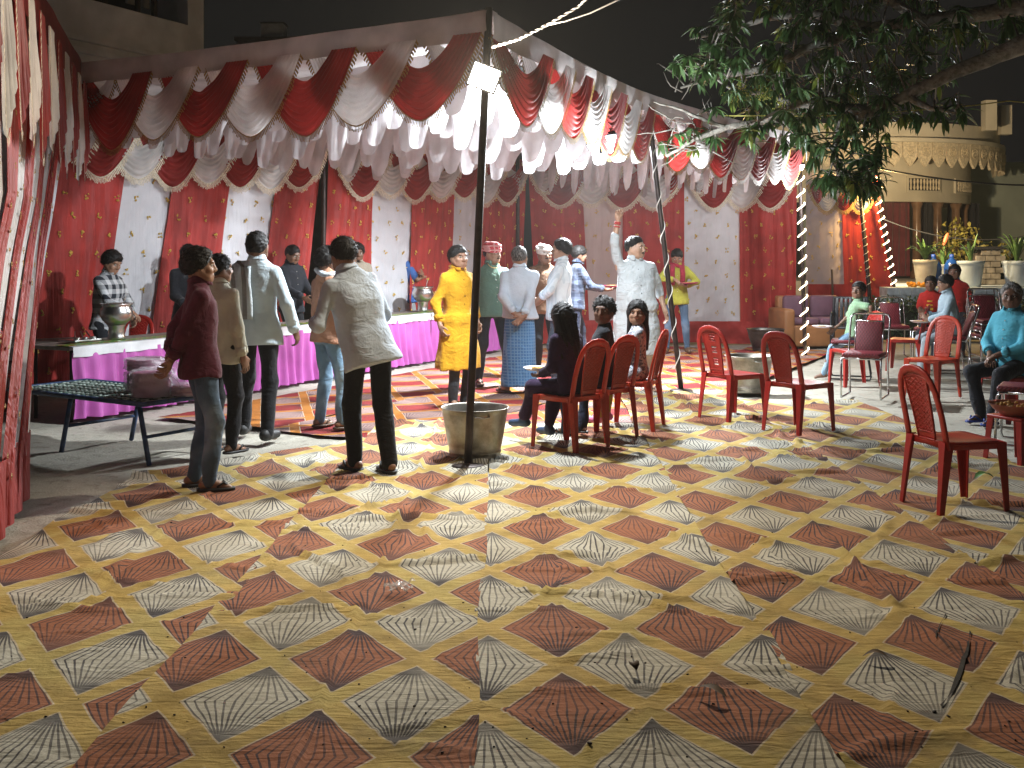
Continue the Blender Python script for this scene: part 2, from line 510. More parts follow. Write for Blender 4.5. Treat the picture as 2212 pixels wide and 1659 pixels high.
# ------------------------------------------------------------------ marquee
RZ = 3.45                                   # height of the roof edge
M_white = fabric('white_cloth', (0.74, 0.72, 0.74), trans=0.30, fold=0.5)
M_white_sw = fabric('white_swag_cloth', (0.74, 0.72, 0.70), trans=0.45, fold=0.35, fscale=(9, 9, 9))
M_red_sw = fabric('red_swag_cloth', (0.31, 0.025, 0.022), rough=0.5, trans=0.42, fold=0.35, fscale=(9, 9, 9))
M_band = fabric('fascia_cloth', (0.66, 0.60, 0.58), trans=0.15, fold=0.5, fscale=(2, 2, 6))
M_gold = simple('gold_fringe', (0.42, 0.25, 0.07), 0.55, var=0.3, vscale=60)
M_wfringe = simple('white_gold_fringe', (0.62, 0.55, 0.42), 0.7, var=0.3, vscale=60)
M_sequin = simple('gold_sequins', (0.78, 0.52, 0.12), 0.35, metal=0.35, var=0.35, vscale=90)
M_red_c = fabric('red_curtain_cloth', (0.40, 0.034, 0.028), rough=0.5, trans=0.2, fold=0.75, fscale=(22, 22, 1.3), fdist=0.02)
M_white_c = fabric('white_curtain_cloth', (0.72, 0.72, 0.76), rough=0.45, trans=0.25, var=0.05, fold=0.6, fscale=(16, 16, 1.2), fdist=0.02)
M_cream_c = fabric('pink_white_curtain_cloth', (0.64, 0.52, 0.50), rough=0.45, trans=0.2, var=0.05, fold=0.6, fscale=(14, 14, 1.2), fdist=0.02)
M_iron = simple('painted_iron', (0.035, 0.022, 0.018), 0.45, metal=0.4, var=0.4, vscale=12, bump=0.15)
M_steel = simple('steel', (0.55, 0.55, 0.54), 0.28, metal=1.0, var=0.15, vscale=6)

def xy(p): return Vector((p[0], p[1], 0))
PB1, PB2, PB3 = G(1010, 1012), G(1472, 848), G(1739, 768)
PT1, PT2, PT3 = P(1056, 35, PB1.y), P(1397, 215, PB2.y), P(1728, 300, PB3.y)
for t in (PT1, PT2, PT3): t.z = RZ
T0 = Vector((-4.27, 10.88, RZ))
W0, Wi = Vector((-5.19, 12.6, RZ)), Vector((0.2, 19.6, RZ))
Wm = W0.lerp(Wi, 0.467)
Wr = Vector((4.86, 19.9, RZ))

def swag(name, A, B, outn, drop, inner, gather, mat, fmat, parent, depth=(0.0, 0.0), nf=7, seed=0, flen=0.045, nu=22, nt_=30, z0=0.0, skew=0.0):
    """one draped festoon between A and B (points on the rail), falling by `drop` at its lower edge"""
    A, B = Vector(A), Vector(B); e = (B - A); W = e.length; e.normalize()
    r = random.Random(seed); ph = r.uniform(0, 6)
    def curve(s, t):
        sag = inner + (drop - inner) * t
        x0 = gather * (1 - t); x1 = W - gather * (1 - t)
        x = x0 + (x1 - x0) * s
        k = (1 - abs(2 * s - 1) ** 1.75)
        z = -sag * k
        x += skew * k * W
        return x, z, k
    def fn(s, t):
        x, z, k = curve(s, t)
        dn = depth[0] + (depth[1] - depth[0]) * s
        tt = t + 0.04 * math.sin(s * 3 + ph) + 0.03 * MN.noise((s * 3, t * 4, seed))
        f = 0.016 * math.sin(2 * PI * nf * tt + ph) * (0.35 + 0.65 * k) + 0.05 * k * math.sin(PI * t) 
        p = A + e * x + outn * (dn + f)
        p.z += z + z0 + 0.007 * math.cos(2 * PI * nf * tt + ph) * k
        return p
    mb = MB(); mb.grid(fn, nu, nt_)
    o = obj(name, mb, mat, parent)
    if fmat:
        fb = MB(); n = int(W * 1.5 / 0.022); L = flen
        for i in range(n):
            s0, s1 = (i + 0.15) / n, (i + 0.8) / n
            a, b = Vector(fn(s0, 1.0)), Vector(fn(s1, 1.0)); m_ = (a + b) / 2
            l = L * r.uniform(0.75, 1.2)
            a = a + outn * 0.004; b = b + outn * 0.004
            # hang square to the edge, but mostly down
            d = (b - a); nrm = outn.cross(d).normalized()
            if nrm.z > 0: nrm = -nrm
            dn_ = (nrm * 0.6 + Vector((0, 0, -1)) * 0.4).normalized() * l
            fb.add([a, b, b + dn_ * 0.95, a + dn_], [(0, 1, 2, 3)])
        # braid above the tassels
        fb.grid(lambda s, t: Vector(fn(s, 1.0)) + outn * 0.006 + Vector((0, 0, -0.012 * t + 0.008)), 22, 1)
        obj('fringe', fb, fmat, o, smooth=False)
    return o

def outward(A, B, ref):
    e = (Vector(B) - Vector(A)); n = Vector((e.y, -e.x, 0)).normalized()
    if n.dot(Vector(ref) - Vector(A)) < 0: n = -n
    return n
CAMV = Vector((0, 0, 0))

tent = thing('marquee', 'white marquee roof with red and white festoons and gold fringe', 'marquee', loc=(0, 0, 0))
def bil(a, b, c, d, s, t): return a.lerp(b, s).lerp(d.lerp(c, s), t)
def roof_patch(a, b, c, d, seed, n=14):
    mb = MB()
    def fn(s, t):
        p = bil(a, b, c, d, s, t)
        p.z += -0.10 * math.sin(PI * s) * math.sin(PI * t) + 0.03 * MN.noise((s * 4, t * 4, seed)) * min(1, 8 * s * (1 - s)) * min(1, 8 * t * (1 - t))
        return p
    mb.grid(fn, n, n); obj('roof_panel', mb, M_white, tent)
roof_patch(T0, PT1, PT2, Wm, 1); roof_patch(T0, Wm, W0, W0, 2); roof_patch(PT2, PT3, Wr, Wi, 3); roof_patch(PT2, Wi, Wm, Wm, 4)

def fascia(A, B, h, sag, seed, outn):
    mb = MB()
    def fn(s, t):
        p = A.lerp(B, s); p = p + outn * (0.03 + 0.012 * math.sin(t * PI) + 0.012 * MN.noise((s * 14, t * 2, seed)))
        p.z += 0.03 - h * t - sag * 4 * s * (1 - s) + 0.018 * MN.noise((s * 5, 0, seed)) * (0.5 + t)
        return p
    n = int((B - A).length / 0.06); mb.grid(fn, n, 5)
    # fold over the top
    mb.grid(lambda s, t: Vector(fn(s, 0)) - outn * 0.16 * t + Vector((0, 0, 0.012 * math.sin(PI * t))), n, 2)
    obj('fascia_band', mb, M_band, tent)
edges = [(T0, PT1, 8, 0.02), (PT1, PT2, 8, 0.05), (PT2, PT3, 8, 0.04)]
sd = 0
for A, B, n, sag in edges:
    on = outward(A, B, CAMV)
    fascia(A, B, 0.21, sag, sd, on)
    step = (B - A) / n
    for i in range(-1, n):
        a = A + step * i; b = A + step * (i + 2)
        if i == -1: a = A
        if i == n - 1: b = B
        a = a.copy(); b = b.copy(); a.z = b.z = RZ - 0.15
        red = (i % 2 == 0)
        sd += 1; rr = random.Random(sd)
        short = i in (-1, n - 1)
        swag('swag', a, b, on, (0.40 if short else 0.66) + rr.uniform(-0.05, 0.05), 0.10 if short else 0.22, 0.10 if short else 0.26, M_red_sw if red else M_white_sw, M_gold, tent,
             depth=(0.02, 0.10) if not short else (-0.015, 0.015), seed=sd, nf=8, skew=rr.uniform(-0.02, 0.02))

# rows of scalloped white frills under the roof
def frill(A, B, z0, drop, per, seed):
    L = (B - A).length; n = int(L / per); e = (B - A).normalized(); on = Vector((e.y, -e.x, 0))
    if on.y > 0: on = -on
    nu = n * 14; r = random.Random(seed); amp = [r.uniform(0.75, 1.2) for _ in range(n + 2)]
    def fn(s, t):
        x = s * n; c = math.cos(2 * PI * x)
        sh = 0.5 - 0.5 * math.tanh(1.9 * c) / math.tanh(1.9)
        hang = 0.20 + drop * sh * amp[int(x)]
        p = A.lerp(B, s)
        p = p + on * (0.012 * math.sin(x * 2 * PI * 3 + seed) * t + 0.05 * sh * t + 0.02 * MN.noise((x * 3, t * 2, seed)))
        p.z = z0 - hang * t - 0.08 * math.sin(PI * s)
        return p
    mb = MB(); mb.grid(fn, nu, 7)
    obj('ceiling_frill', mb, M_white, tent)
def edge_pt(r):
    if r < 0: return PT1
    return PT1.lerp(PT2, r * 2) if r < 0.5 else PT2.lerp(PT3, r * 2 - 1)
for i in range(10):
    r_ = 0.04 + i * 0.066
    A = edge_pt(r_); B = W0.lerp(Wi, max(0, r_ * 1.02 - 0.02))
    A = A.lerp(B, 0.04); frill(B, A, RZ - 0.12, 0.30 + 0.06 * (i % 3), 0.54, 30 + i)
for i in range(4):
    r_ = 0.70 + i * 0.07
    frill(Wi.lerp(Wr, 0.05 + 0.2 * i), edge_pt(min(0.98, r_)), RZ - 0.12, 0.45, 0.4, 60 + i)

# ------------------------------------------------------------------ poles
M_wire_w = simple('white_wire', (0.85, 0.80, 0.74), 0.6)
def pole(label, base, top, r, group=None, plate=True, mat=None):
    t = thing('tent_pole', label, 'pole', loc=(base.x, base.y, 0), group=group)
    d = Vector((top.x - base.x, top.y - base.y, top.z))
    mb = MB(); mb.tube([d * (i / 8) for i in range(9)], r, 10); obj('shaft', mb, mat or M_iron, t)
    if plate:
        mb = MB(); mb.lathe([(0.001, 0.045), (r * 1.3, 0.044), (0.12, 0.036), (0.135, 0.028), (0.135, 0.02)], 20)
        obj('base_plate', mb, M_iron, t)
    return t
pole('dark iron pole carrying the flood light beside the large tub', PB1, PT1 + Vector((0, 0, 0.05)), 0.03)
p2_ = pole('slanting dark iron pole wound with a pale wire beside the man with raised fist', PB2, PT2, 0.03)
def spiral(parent, top, r, turns, mat, rw=0.006, name='wound_wire', t0=0.03, t1=1.0):
    pts = []
    n = int(turns * 12); d = Vector(top)
    for i in range(n + 1):
        t = t0 + (t1 - t0) * i / n; a = 2 * PI * turns * i / n
        pts.append(d * t + Vector((math.cos(a) * r, math.sin(a) * r, 0)))
    mb = MB(); mb.tube(pts, rw, 5); return obj(name, mb, mat, parent)
spiral(p2_, (PT2.x - PB2.x, PT2.y - PB2.y, RZ), 0.036, 9, M_wire_w)
pole('dark iron pole standing in the gap between the two back curtain panels', xy(Wm) + Vector((0, -0.12, 0)), Wm + Vector((0, -0.12, 0)), 0.035)
pole('dark iron pole in the inner corner of the curtains behind the men', xy(Wi) + Vector((-0.1, -0.15, 0)), Wi + Vector((-0.1, -0.15, 0)), 0.035)

# ------------------------------------------------------------------ curtains
def motif(mb, p, e, on, s, r):
    for k in range(5):
        dx, dz = r.uniform(-0.7, 0.7) * s, r.uniform(-1, 1) * s
        c = p + e * dx + Vector((0, 0, dz)); q = s * r.uniform(0.3, 0.5)
        mb.add([c + e * q, c + Vector((0, 0, q)), c - e * q, c - Vector((0, 0, q)), c + on * q * 0.7],
               [(0, 1, 4), (1, 2, 4), (2, 3, 4), (3, 0, 4)])
def stripe(parent, A, B, ztop, zbot, on, mat, seed, shear=0.0, pinch=0.0, pleat=0.02, npl=6, motifs=True, name='curtain_panel', bulge=0.0, nu=36, nv=30, swoop=0.0, ms=0.036, mstep=0.36):
    A, B = xy(A), xy(B); e = (B - A).normalized(); W = (B - A).length
    r = random.Random(seed)
    if mat in (M_white_c, M_cream_c): swoop = 0.014; nv = 110; nu = 22; pleat *= 0.5
    def fn(s, t):
        zz = ztop + (zbot - ztop) * t
        q = (s - 0.5) * (1 - pinch * t) + 0.5
        x = q * W + shear * (ztop - zz)
        f = pleat * math.sin(2 * PI * npl * s + 1.5 * MN.noise((s * 2, t * 2.0, seed)) * 3) * (0.5 + 0.5 * MN.noise((t * 3, s, seed + 1))) \
            + 0.02 * MN.noise((s * 3, t * 2.5, seed + 4)) + bulge * t * t - (0.035 if swoop else 0) + swoop * math.sin(2 * PI * (t * 11 + 1.6 * s * (1 if seed % 4 < 2 else -1) + 0.9 * s * s + 0.7 * MN.noise((s * 1.5, t * 3, seed + 8)))) * (0.25 + 0.75 * max(0, MN.noise((s * 2, t * 2, seed + 6)) + 0.4)) * (1 - 0.7 * t)
        p = A + e * x + on * f; p.z = zz + 0.015 * math.sin(s * 5 + seed) * t
        return p
    mb = MB(); mb.grid(fn, nu, nv)
    o = obj(name, mb, mat, parent)
    if motifs:
        mm = MB(); row = 0; z = 0.07
        H = abs(ztop - zbot)
        while z < H - 0.05:
            n = max(2, int(W / mstep + 0.5)); 
            for k in range(n):
                s = (k + (0.28 if row % 2 else 0.72)) / n + r.uniform(-0.04, 0.04)
                if 0.03 < s < 0.97: motif(mm, Vector(fn(s, z / H)) + on * 0.012, e, on, ms, r)
            z += mstep * 0.62; row += 1
        obj('gold_motif', mm, M_sequin, o, smooth=False, kind='stuff')
    return o

def valance(parent, A, B, n, on, z, drop, seed, fr=M_wfringe, mats=None, start=0, fl=0.07):
    step = (B - A) / n
    for i in range(-1, n):
        a = A + step * i if i >= 0 else A; b = A + step * (i + 2) if i < n - 1 else B
        a = a.copy(); b = b.copy(); a.z = b.z = z
        sh = i in (-1, n - 1)
        mt = (mats or (M_red_sw, M_white_sw))[(i + start) % 2]
        swag('valance_swag', a, b, on, drop * (0.7 if sh else 1) * random.Random(seed + i).uniform(0.92, 1.08), 0.22 * (0.5 if sh else 1), 0.12 if sh else 0.2, mt, fr, parent, depth=(0.06, 0.13), seed=seed + i, flen=fl, nu=18, nt_=22, nf=6)

onb = outward(W0, Wi, CAMV)
cuts = [0.0, 0.1023, 0.1913, 0.2808, 0.378, 0.457]
cuts2 = [0.477, 0.5704, 0.6797, 0.7799, 0.8676, 0.995]
for k, cc in enumerate((cuts, cuts2)):
    t = thing('back_curtain', ('red and white back curtain with gold motifs behind the pots at the cot end' if k == 0 else 'red and white back curtain with gold motifs behind the man in the blue polo'), 'curtain')
    for i in range(5):
        a, b = W0.lerp(Wi, cc[i]), W0.lerp(Wi, cc[i + 1])
        stripe(t, a, b + (b - a) * 0.12, RZ - 0.2, 0.05, onb, M_red_c if i % 2 == 0 else M_white_c, 100 + 10 * k + i, shear=-0.16 if k == 0 else -0.05, pleat=0.018)
    a, b = W0.lerp(Wi, cc[0]), W0.lerp(Wi, cc[-1])
    valance(t, a, b, 8, onb, 3.12, 0.66, 200 + 20 * k)

# right-hand wall
t = thing('back_curtain', 'tall red and pale pink curtain hanging behind the man with raised fist', 'curtain')
us = [1140, 1180, 1252, 1345, 1475]
rw = lambda u, dz=0: Vector(((u - UC) * 19.7 / FD, 19.7 + dz, RZ))
onr = Vector((0, -1, 0))
for i, (u0, u1, m_) in enumerate([(1140, 1255, M_red_c), (1250, 1348, M_cream_c), (1345, 1478, M_red_c)]):
    stripe(t, rw(u0), rw(u1), RZ - 0.15, 0.02, onr, m_, 300 + i, pleat=0.012, ms=0.038, shear=0.05 if i == 0 else 0)
valance(t, rw(1142), rw(1478), 5, onr, 3.15, 0.72, 320, mats=(M_red_sw, M_white_sw))
stripe(t, rw(1140, -0.06), rw(1480, -0.06), 0.42, 0.015, onr, M_red_c, 330, motifs=False, name='hem_band', pleat=0.03, nu=50, nv=8)
t = thing('back_curtain', 'glossy white and red curtain ending at the pole wound with rope light', 'curtain')
for i, (u0, u1, m_) in enumerate([(1474, 1602, M_white_c), (1596, 1722, M_red_c)]):
    stripe(t, rw(u0), rw(u1), RZ - 0.15, 0.02, onr, m_, 340 + i, pleat=0.014, ms=0.038, pinch=0.06)
valance(t, rw(1478), rw(1722), 4, onr, 3.15, 0.72, 350)
stripe(t, rw(1474, -0.06), rw(1716, -0.06), 0.40, 0.015, onr, M_red_c, 360, motifs=False, name='hem_band', pleat=0.03, nu=50, nv=8)

# curtain beyond the rope-light pole, lit by the yellow bulb
t = thing('back_curtain', 'tan and red curtain under the yellow bulb beside the pale house', 'curtain')
far = lambda u: Vector(((u - UC) * 21.5 / FD, 21.5, RZ))
for i, (u0, u1, m_) in enumerate([(1742, 1826, M_cream_c), (1815, 1893, M_red_c)]):
    stripe(t, far(u0), far(u1), RZ - 0.3, 0.72, onr, m_, 380 + i, pleat=0.014, ms=0.038, pinch=-0.35 * i, shear=0.085 * i)
stripe(t, far(1744) + Vector((0, -.05, 0)), far(1930) + Vector((0, -.05, 0)), 1.0, 0.66, onr, M_red_c, 385, motifs=False, name='hem_band', nu=40, nv=6)
valance(t, far(1745), far(1893), 4, onr, 2.95, 0.55, 390, fr=M_gold, start=1)

# left side curtain, its far edge pulled back towards the camera at the foot
kdir = Vector((0.85, -2.92, 0)).normalized()
onl = Vector((0.96, 0.28, 0))
t = thing('side_curtain', 'red and white side curtain with gold motifs hanging over the bare dirt', 'curtain')
def kedge(z):
    zs = [0.0, 0.34, 1.0, 1.66, 2.5, 3.45]; ks = [3.55, 3.45, 3.0, 2.4, 1.3, 0.0]
    return float(np.interp(z, zs, ks))
Lw = [0.0, 0.30, 0.56, 0.86, 1.12, 1.44, 1.76, 2.1, 2.5, 3.0]
for i in range(9):
    m_ = M_white_c if i % 2 == 0 else M_red_c
    r = random.Random(400 + i)
    zb = [0.30, 0.03, 0.30, 0.03, 0.03, 0.03, 0.03, 0.03, 0.03][i]
    def fn(s, tt, i=i, zb=zb):
        z = RZ - 0.05 + (zb - RZ + 0.05) * tt
        k = kedge(z) + (Lw[i] + (Lw[i + 1] - Lw[i]) * s) * (1.0 if z < 2 else 1 + (z - 2) * 0.55)
        f = 0.016 * math.sin(2 * PI * 3.2 * s + i + MN.noise((s * 2, tt * 3, i)) * 2) * (0.35 + 0.65 * tt) + 0.03 * MN.noise((s * 2, tt * 2, i + 7)) + (0.02 if i % 2 else 0)
        p = xy(T0) + kdir * k + onl * f; p.z = z
        return p
    mb = MB(); mb.grid(fn, 24, 34); o = obj('curtain_panel', mb, m_, t)
    mm = MB()
    for q in range(14):
        s, tt = r.uniform(0.1, 0.9), 0.2 + 0.75 * (q + r.random()) / 14
        motif(mm, Vector(fn(s, tt)) + onl * 0.012, kdir, onl, 0.022, r)
    obj('gold_motif', mm, M_gold, o, smooth=False, kind='stuff')
def fn(s, tt):
    z = 0.42 * (1 - tt) + 0.015
    p = xy(T0) + kdir * (kedge(z) + 0.05 + 2.2 * s) + onl * (0.015 + 0.02 * math.sin(s * 40) + 0.015 * tt); p.z = z
    return p
mb = MB(); mb.grid(fn, 60, 6); obj('hem_band', mb, M_red_c, t)
# red top band and its festoons
A, B = T0.copy(), xy(T0) + kdir * 6.2; B.z = RZ
def fn(s, tt):
    p = A.lerp(B, s) + onl * (0.05 + 0.02 * MN.noise((s * 9, tt, 3))); p.z = RZ + 0.06 - 0.42 * tt
    return p
mb = MB(); mb.grid(fn, 60, 5); obj('top_band', mb, M_red_sw, t)
for i in range(11):
    a = A.lerp(B, i * 0.082 + 0.01); b = A.lerp(B, i * 0.082 + 0.01 + 0.16); a.z = b.z = RZ - 0.28
    swag('valance_swag', a, b, onl, 0.86 + 0.06 * math.sin(i * 2.3), 0.25, 0.26, M_white_sw if i % 2 else M_red_sw, M_wfringe, t, depth=(0.06, 0.16), seed=430 + i, nu=18, nt_=26, nf=7)
# ------------------------------------------------------------------ lamps
M_black = simple('black_housing', (0.02, 0.02, 0.022), 0.5)
def lamp_data(kind, power, col, size=0.1):
    l = bpy.data.lights.new('lamp', kind); l.energy = power; l.color = col
    if kind == 'AREA': l.shape = 'RECTANGLE'; l.size = size[0]; l.size_y = size[1]
    else: l.shadow_soft_size = size
    return l
def flood(name, label, pos, aim, w, h, col, strength, power, roll=0.0, kind='AREA', lx=0.0):
    n = Vector(aim).normalized()
    R = n.to_track_quat('Z', 'Y').to_matrix()
    R = R @ Matrix.Rotation(roll, 3, 'Z')
    t = thing(name, label, 'lamp', loc=pos)
    mb = MB(); mb.box((0, 0, -0.03), (w * 1.18, h * 1.18, 0.055)); 
    for i in range(7): mb.box((-w * 0.5 + w * i / 6, 0, -0.068), (0.008, h * 0.95, 0.025))
    o = obj('housing', mb, M_black, t, smooth=False); o.rotation_euler = R.to_euler()
    mb = MB(); mb.box((0, 0, 0.001), (w, h, 0.006)); o = obj('lens', mb, emit(name + '_glow', col, strength), t, smooth=False); o.rotation_euler = R.to_euler()
    mb = MB(); mb.tube([(-w * .62, 0, -.03), (-w * .62, 0, -.13), (w * .62, 0, -.13), (w * .62, 0, -.03)], 0.008, 6); o = obj('bracket', mb, M_iron, t); o.rotation_euler = R.to_euler()
    ld = lamp_data(kind, power, col, (w, h) if kind == 'AREA' else 0.07)
    lo = bpy.data.objects.new('lamp_light', ld); C.objects.link(lo); lo.parent = t
    if kind == 'AREA':
        lo.location = n * 0.02; lo.rotation_euler = (-n).to_track_quat('Z', 'Y').to_euler()
        lo.rotation_euler = (R @ Matrix.Rotation(PI, 3, 'X')).to_euler()
    else: lo.location = n * (lx or 0.12)
    return t
flood('flood_light', 'square warm flood light glaring on the front pole', P(1046, 167, PB1.y - 0.10), (0.05, -0.98, -0.15), 0.20, 0.165, (1.0, 0.87, 0.68), 40, 118, roll=-0.36)
flood('flood_light', 'cool white flood light hanging inside the festoons by the slanting pole', P(1316, 312, 11.15), (0.40, -0.70, -0.62), 0.11, 0.20, (0.86, 0.94, 1.0), 60, 82, roll=0.2, kind='POINT', lx=0.5)
flood('flood_light', 'small white lamp under the roof behind the front pole', P(1122, 163, 9.9), (-0.45, 0.25, -0.9), 0.14, 0.10, (0.88, 0.95, 1.0), 40, 165, kind='AREA')
flood('flood_light', 'white flood light hanging deeper inside the marquee beside the tube of light', P(1286, 318, 14.6), (-0.1, -0.30, -0.9), 0.18, 0.15, (0.88, 0.95, 1.0), 50, 440, kind='AREA')
flood('flood_light', 'small white lamp at the top of the pole wound with rope light', P(1727, 362, 17.2), (0.3, -0.75, -0.6), 0.14, 0.10, (0.92, 0.96, 1.0), 40, 110, kind='POINT', lx=0.6)
# yellow bulb
pb = P(1901, 400, 21.45)
t = thing('bulb', 'round yellow bulb glowing at the corner of the tan curtain', 'lamp', loc=pb)
mb = MB(); mb.ball((0, 0, 0), (0.06, 0.06, 0.075), 14, 10); obj('glass', mb, emit('bulb_glow', (1.0, 0.62, 0.16), 30), t)
mb = MB(); mb.lathe([(0.025, 0.06), (0.025, 0.13), (0.035, 0.14), (0.001, 0.16)], 12); obj('holder', mb, M_black, t)
lo = bpy.data.objects.new('lamp_light', lamp_data('POINT', 130, (1.0, 0.66, 0.25), 0.07)); C.objects.link(lo); lo.parent = t; lo.location = (-0.02, -0.42, -0.05)
lo = bpy.data.objects.new('lamp_light', lamp_data('AREA', 150, (1.0, 0.80, 0.52), (0.12, 0.12))); C.objects.link(lo); lo.parent = t; lo.location = (0.10, 0.06, 0.0); lo.rotation_euler = Vector((-0.42, -0.9, 0.0)).to_track_quat('Z', 'Y').to_euler()  # added area light aimed at the house to brighten it, besides the bulb's glow

# rope lights
M_rope = emit('rope_glow', (1.0, 0.82, 0.55), 4.5)
def rope_pole(label, base, top, n, r=0.045):
    t = thing('rope_light_pole', label, 'pole', loc=base)
    d = Vector(top) - Vector(base)
    mb = MB(); mb.tube([d * (i / 6) for i in range(7)], 0.03, 10); obj('shaft', mb, M_iron, t)
    for k in range(n):
        pts = []
        for i in range(6):
            tt = (k + 0.62 * i / 5) / n; a = PI * 0.95 + PI * 1.0 * i / 5 + 0.3
            pts.append(d * tt + Vector((math.cos(a) * r * 1.35, math.sin(a) * r, 0)))
        mb = MB(); mb.tube(pts, 0.012, 6); obj('rope_light_turn', mb, M_rope, t)
rope_pole('pole wound with glowing rope light at the end of the red curtain', xy(PB3), PT3 - Vector((0, 0, 0.55)), 14)
fb, ft = P(1934, 632, 21.3), P(1886, 375, 21.3)
rope_pole('leaning pole wound with glowing rope light beside the house', fb, ft, 15)
pp = thing('tent_pole', 'thin dark pole with spiral wire in front of the far red curtain', 'pole', loc=P(1878, 632, 21.2))
dd = P(1856, 395, 21.2) - P(1878, 632, 21.2)
mb = MB(); mb.tube([(0, 0, -0.6), (0, 0, 0), dd], 0.04, 8); obj('shaft', mb, M_iron, pp)
spiral(pp, dd, 0.046, 14, M_wire_w, 0.005)

# wires
M_wire_d = simple('dark_wire', (0.05, 0.05, 0.05), 0.6); M_wire_y = simple('yellow_wire', (0.45, 0.42, 0.10), 0.6)
def wire(label, pts, r, mat, tw=0):
    mb = MB(); pts = [Vector(p) for p in pts]
    if tw:
        for k in range(2):
            q = []
            n = 90
            for i in range(n + 1):
                f = i / n * (len(pts) - 1); j = min(int(f), len(pts) - 2); p = pts[j].lerp(pts[j + 1], f - j)
                a = i * 0.9 + k * PI; q.append(p + Vector((0, math.cos(a) * r * 1.1, math.sin(a) * r * 1.1)))
            mb.tube(q, r, 5)
    else: mb.tube(pts, r, 5)
    tag(obj('wire', mb, mat), label, 'wire')
wire('twisted pale wire running up from the flood-light pole', [P(1062, 102, 8.30), P(1120, 85, 7.9), P(1180, 55, 7.5), P(1250, 14, 7.0), P(1290, -25, 6.6), P(1330, -60, 6.4)], 0.0055, M_wire_w, tw=1)
wire('single pale wire splitting off the twisted wire above the lamp', [P(1172, 56, 7.55), P(1220, 46, 7.3), P(1275, 28, 7.0), P(1330, 2, 6.7), P(1400, -30, 6.4)], 0.0055, M_wire_w)
wire('thin yellow wire stretched through the mango branches', [P(1560, 250, 11.4), P(1760, 251, 11.2), P(1930, 242, 11.1), P(2100, 228, 11.0), P(2180, 218, 11.0), P(2260, 226, 11.0)], 0.006, M_wire_y)
wire('dark wire sagging in front of the house balcony', sag_line(P(1660, 300, 20), P(2300, 400, 22), 0.25), 0.018, M_wire_d)
wire('thin dark wire across the house openings', sag_line(P(1900, 470, 23), P(2260, 500, 23), 0.3), 0.012, M_wire_d)

# ------------------------------------------------------------------ serving tables
TDIR = Vector((0.465, 0.885, 0)); TROT = math.atan2(0.885, 0.465); TB = Vector((-4.26, 10.74, 0))
def pink_mat():
    m = fabric('pink_satin', (0.48, 0.115, 0.40), rough=0.36, trans=0.1, fold=0.5, fscale=(9, 9, 0.7), var=0.12, fdist=0.02)
    return m
M_pink = pink_mat()
M_runner = None
m, nt, b = new_mat('green_printed_oilcloth')
v = coords(nt); x_, y_, z_ = sep(nt, v)
fx = ((x_ * 7.0).fr() - 0.5).abs(); fy = ((y_ * 7.0).fr() - 0.5).abs()
spot = (fx + fy).lt(0.34); ring = (fx + fy).lt(0.2)
col = mix_col(nt, noise_tex(nt, v, 30, 4).ss(0.4, 0.6), (0.05, 0.16, 0.02), (0.10, 0.28, 0.03))
col = mix_col(nt, spot, col, (0.55, 0.42, 0.08)); col = mix_col(nt, ring, col, (0.30, 0.05, 0.05))
nt.links.new(col, b.inputs['Base Color']); b.inputs['Roughness'].default_value = 0.35
M_runner = m
M_tabletop = simple('worn_table_top', (0.20, 0.16, 0.14), 0.7, var=0.3, vscale=8, bump=0.2)
M_wband = fabric('white_table_band', (0.66, 0.68, 0.70), trans=0.05, fold=0.3, fscale=(12, 12, 4))
tl = 2.16
for k, lab in enumerate(['pink-skirted serving table end carrying the bowl on a stand', 'pink-skirted serving table behind the man with a towel on his shoulder', 'pink-skirted serving table where the man in blue polo stands', 'pink-skirted serving table nearest the inner curtain corner']):
    o0 = TB + TDIR * (tl * k + 0.02 * k)
    t = thing('serving_table', lab, 'table', loc=(o0.x, o0.y, 0), rotz=TROT)
    mb = MB(); mb.box((tl / 2, 0.34, 0.70), (tl, 0.64, 0.035)); obj('table_top', mb, M_tabletop, t, smooth=False, bevel=0.004)
    def fn(s, tt, k=k):
        f = 0.042 * math.sin(2 * PI * 13 * s + 2.5 * MN.noise((s * 6, tt * 1.2, k))) * (0.25 + 0.75 * tt) + 0.02 * MN.noise((s * 9, tt * 2, k + 3)) - 0.05 * tt
        return (s * tl, f - 0.012, 0.665 - 0.645 * tt + 0.02 * MN.noise((s * 8, 0, k)) * tt)
    mb = MB(); mb.grid(fn, 120, 12); obj('skirt', mb, M_pink, t)
    mb = MB(); mb.grid(lambda s, tt: (s * tl, -0.026 - 0.008 * MN.noise((s * 20, tt * 2, k)), 0.722 - 0.10 * tt - 0.012 * MN.noise((s * 7, 1, k)) * tt), 60, 3)
    mb.grid(lambda s, tt: (s * tl, -0.026 + 0.12 * tt, 0.7215 + 0.002), 30, 1)
    obj('white_band', mb, M_wband, t)
    mb = MB(); mb.grid(lambda s, tt: (s * tl, 0.03 + 0.22 * tt, 0.727 + 0.004 * MN.noise((s * 12, tt * 3, k))), 50, 4); obj('runner', mb, M_runner, t)
    for lx in (0.08, tl - 0.08):
        for ly in (0.09, 0.6):
            mb = MB(); mb.tube([(lx, ly, 0.69), (lx, ly, -0.02)], 0.018, 8); obj('leg', mb, M_iron, t)
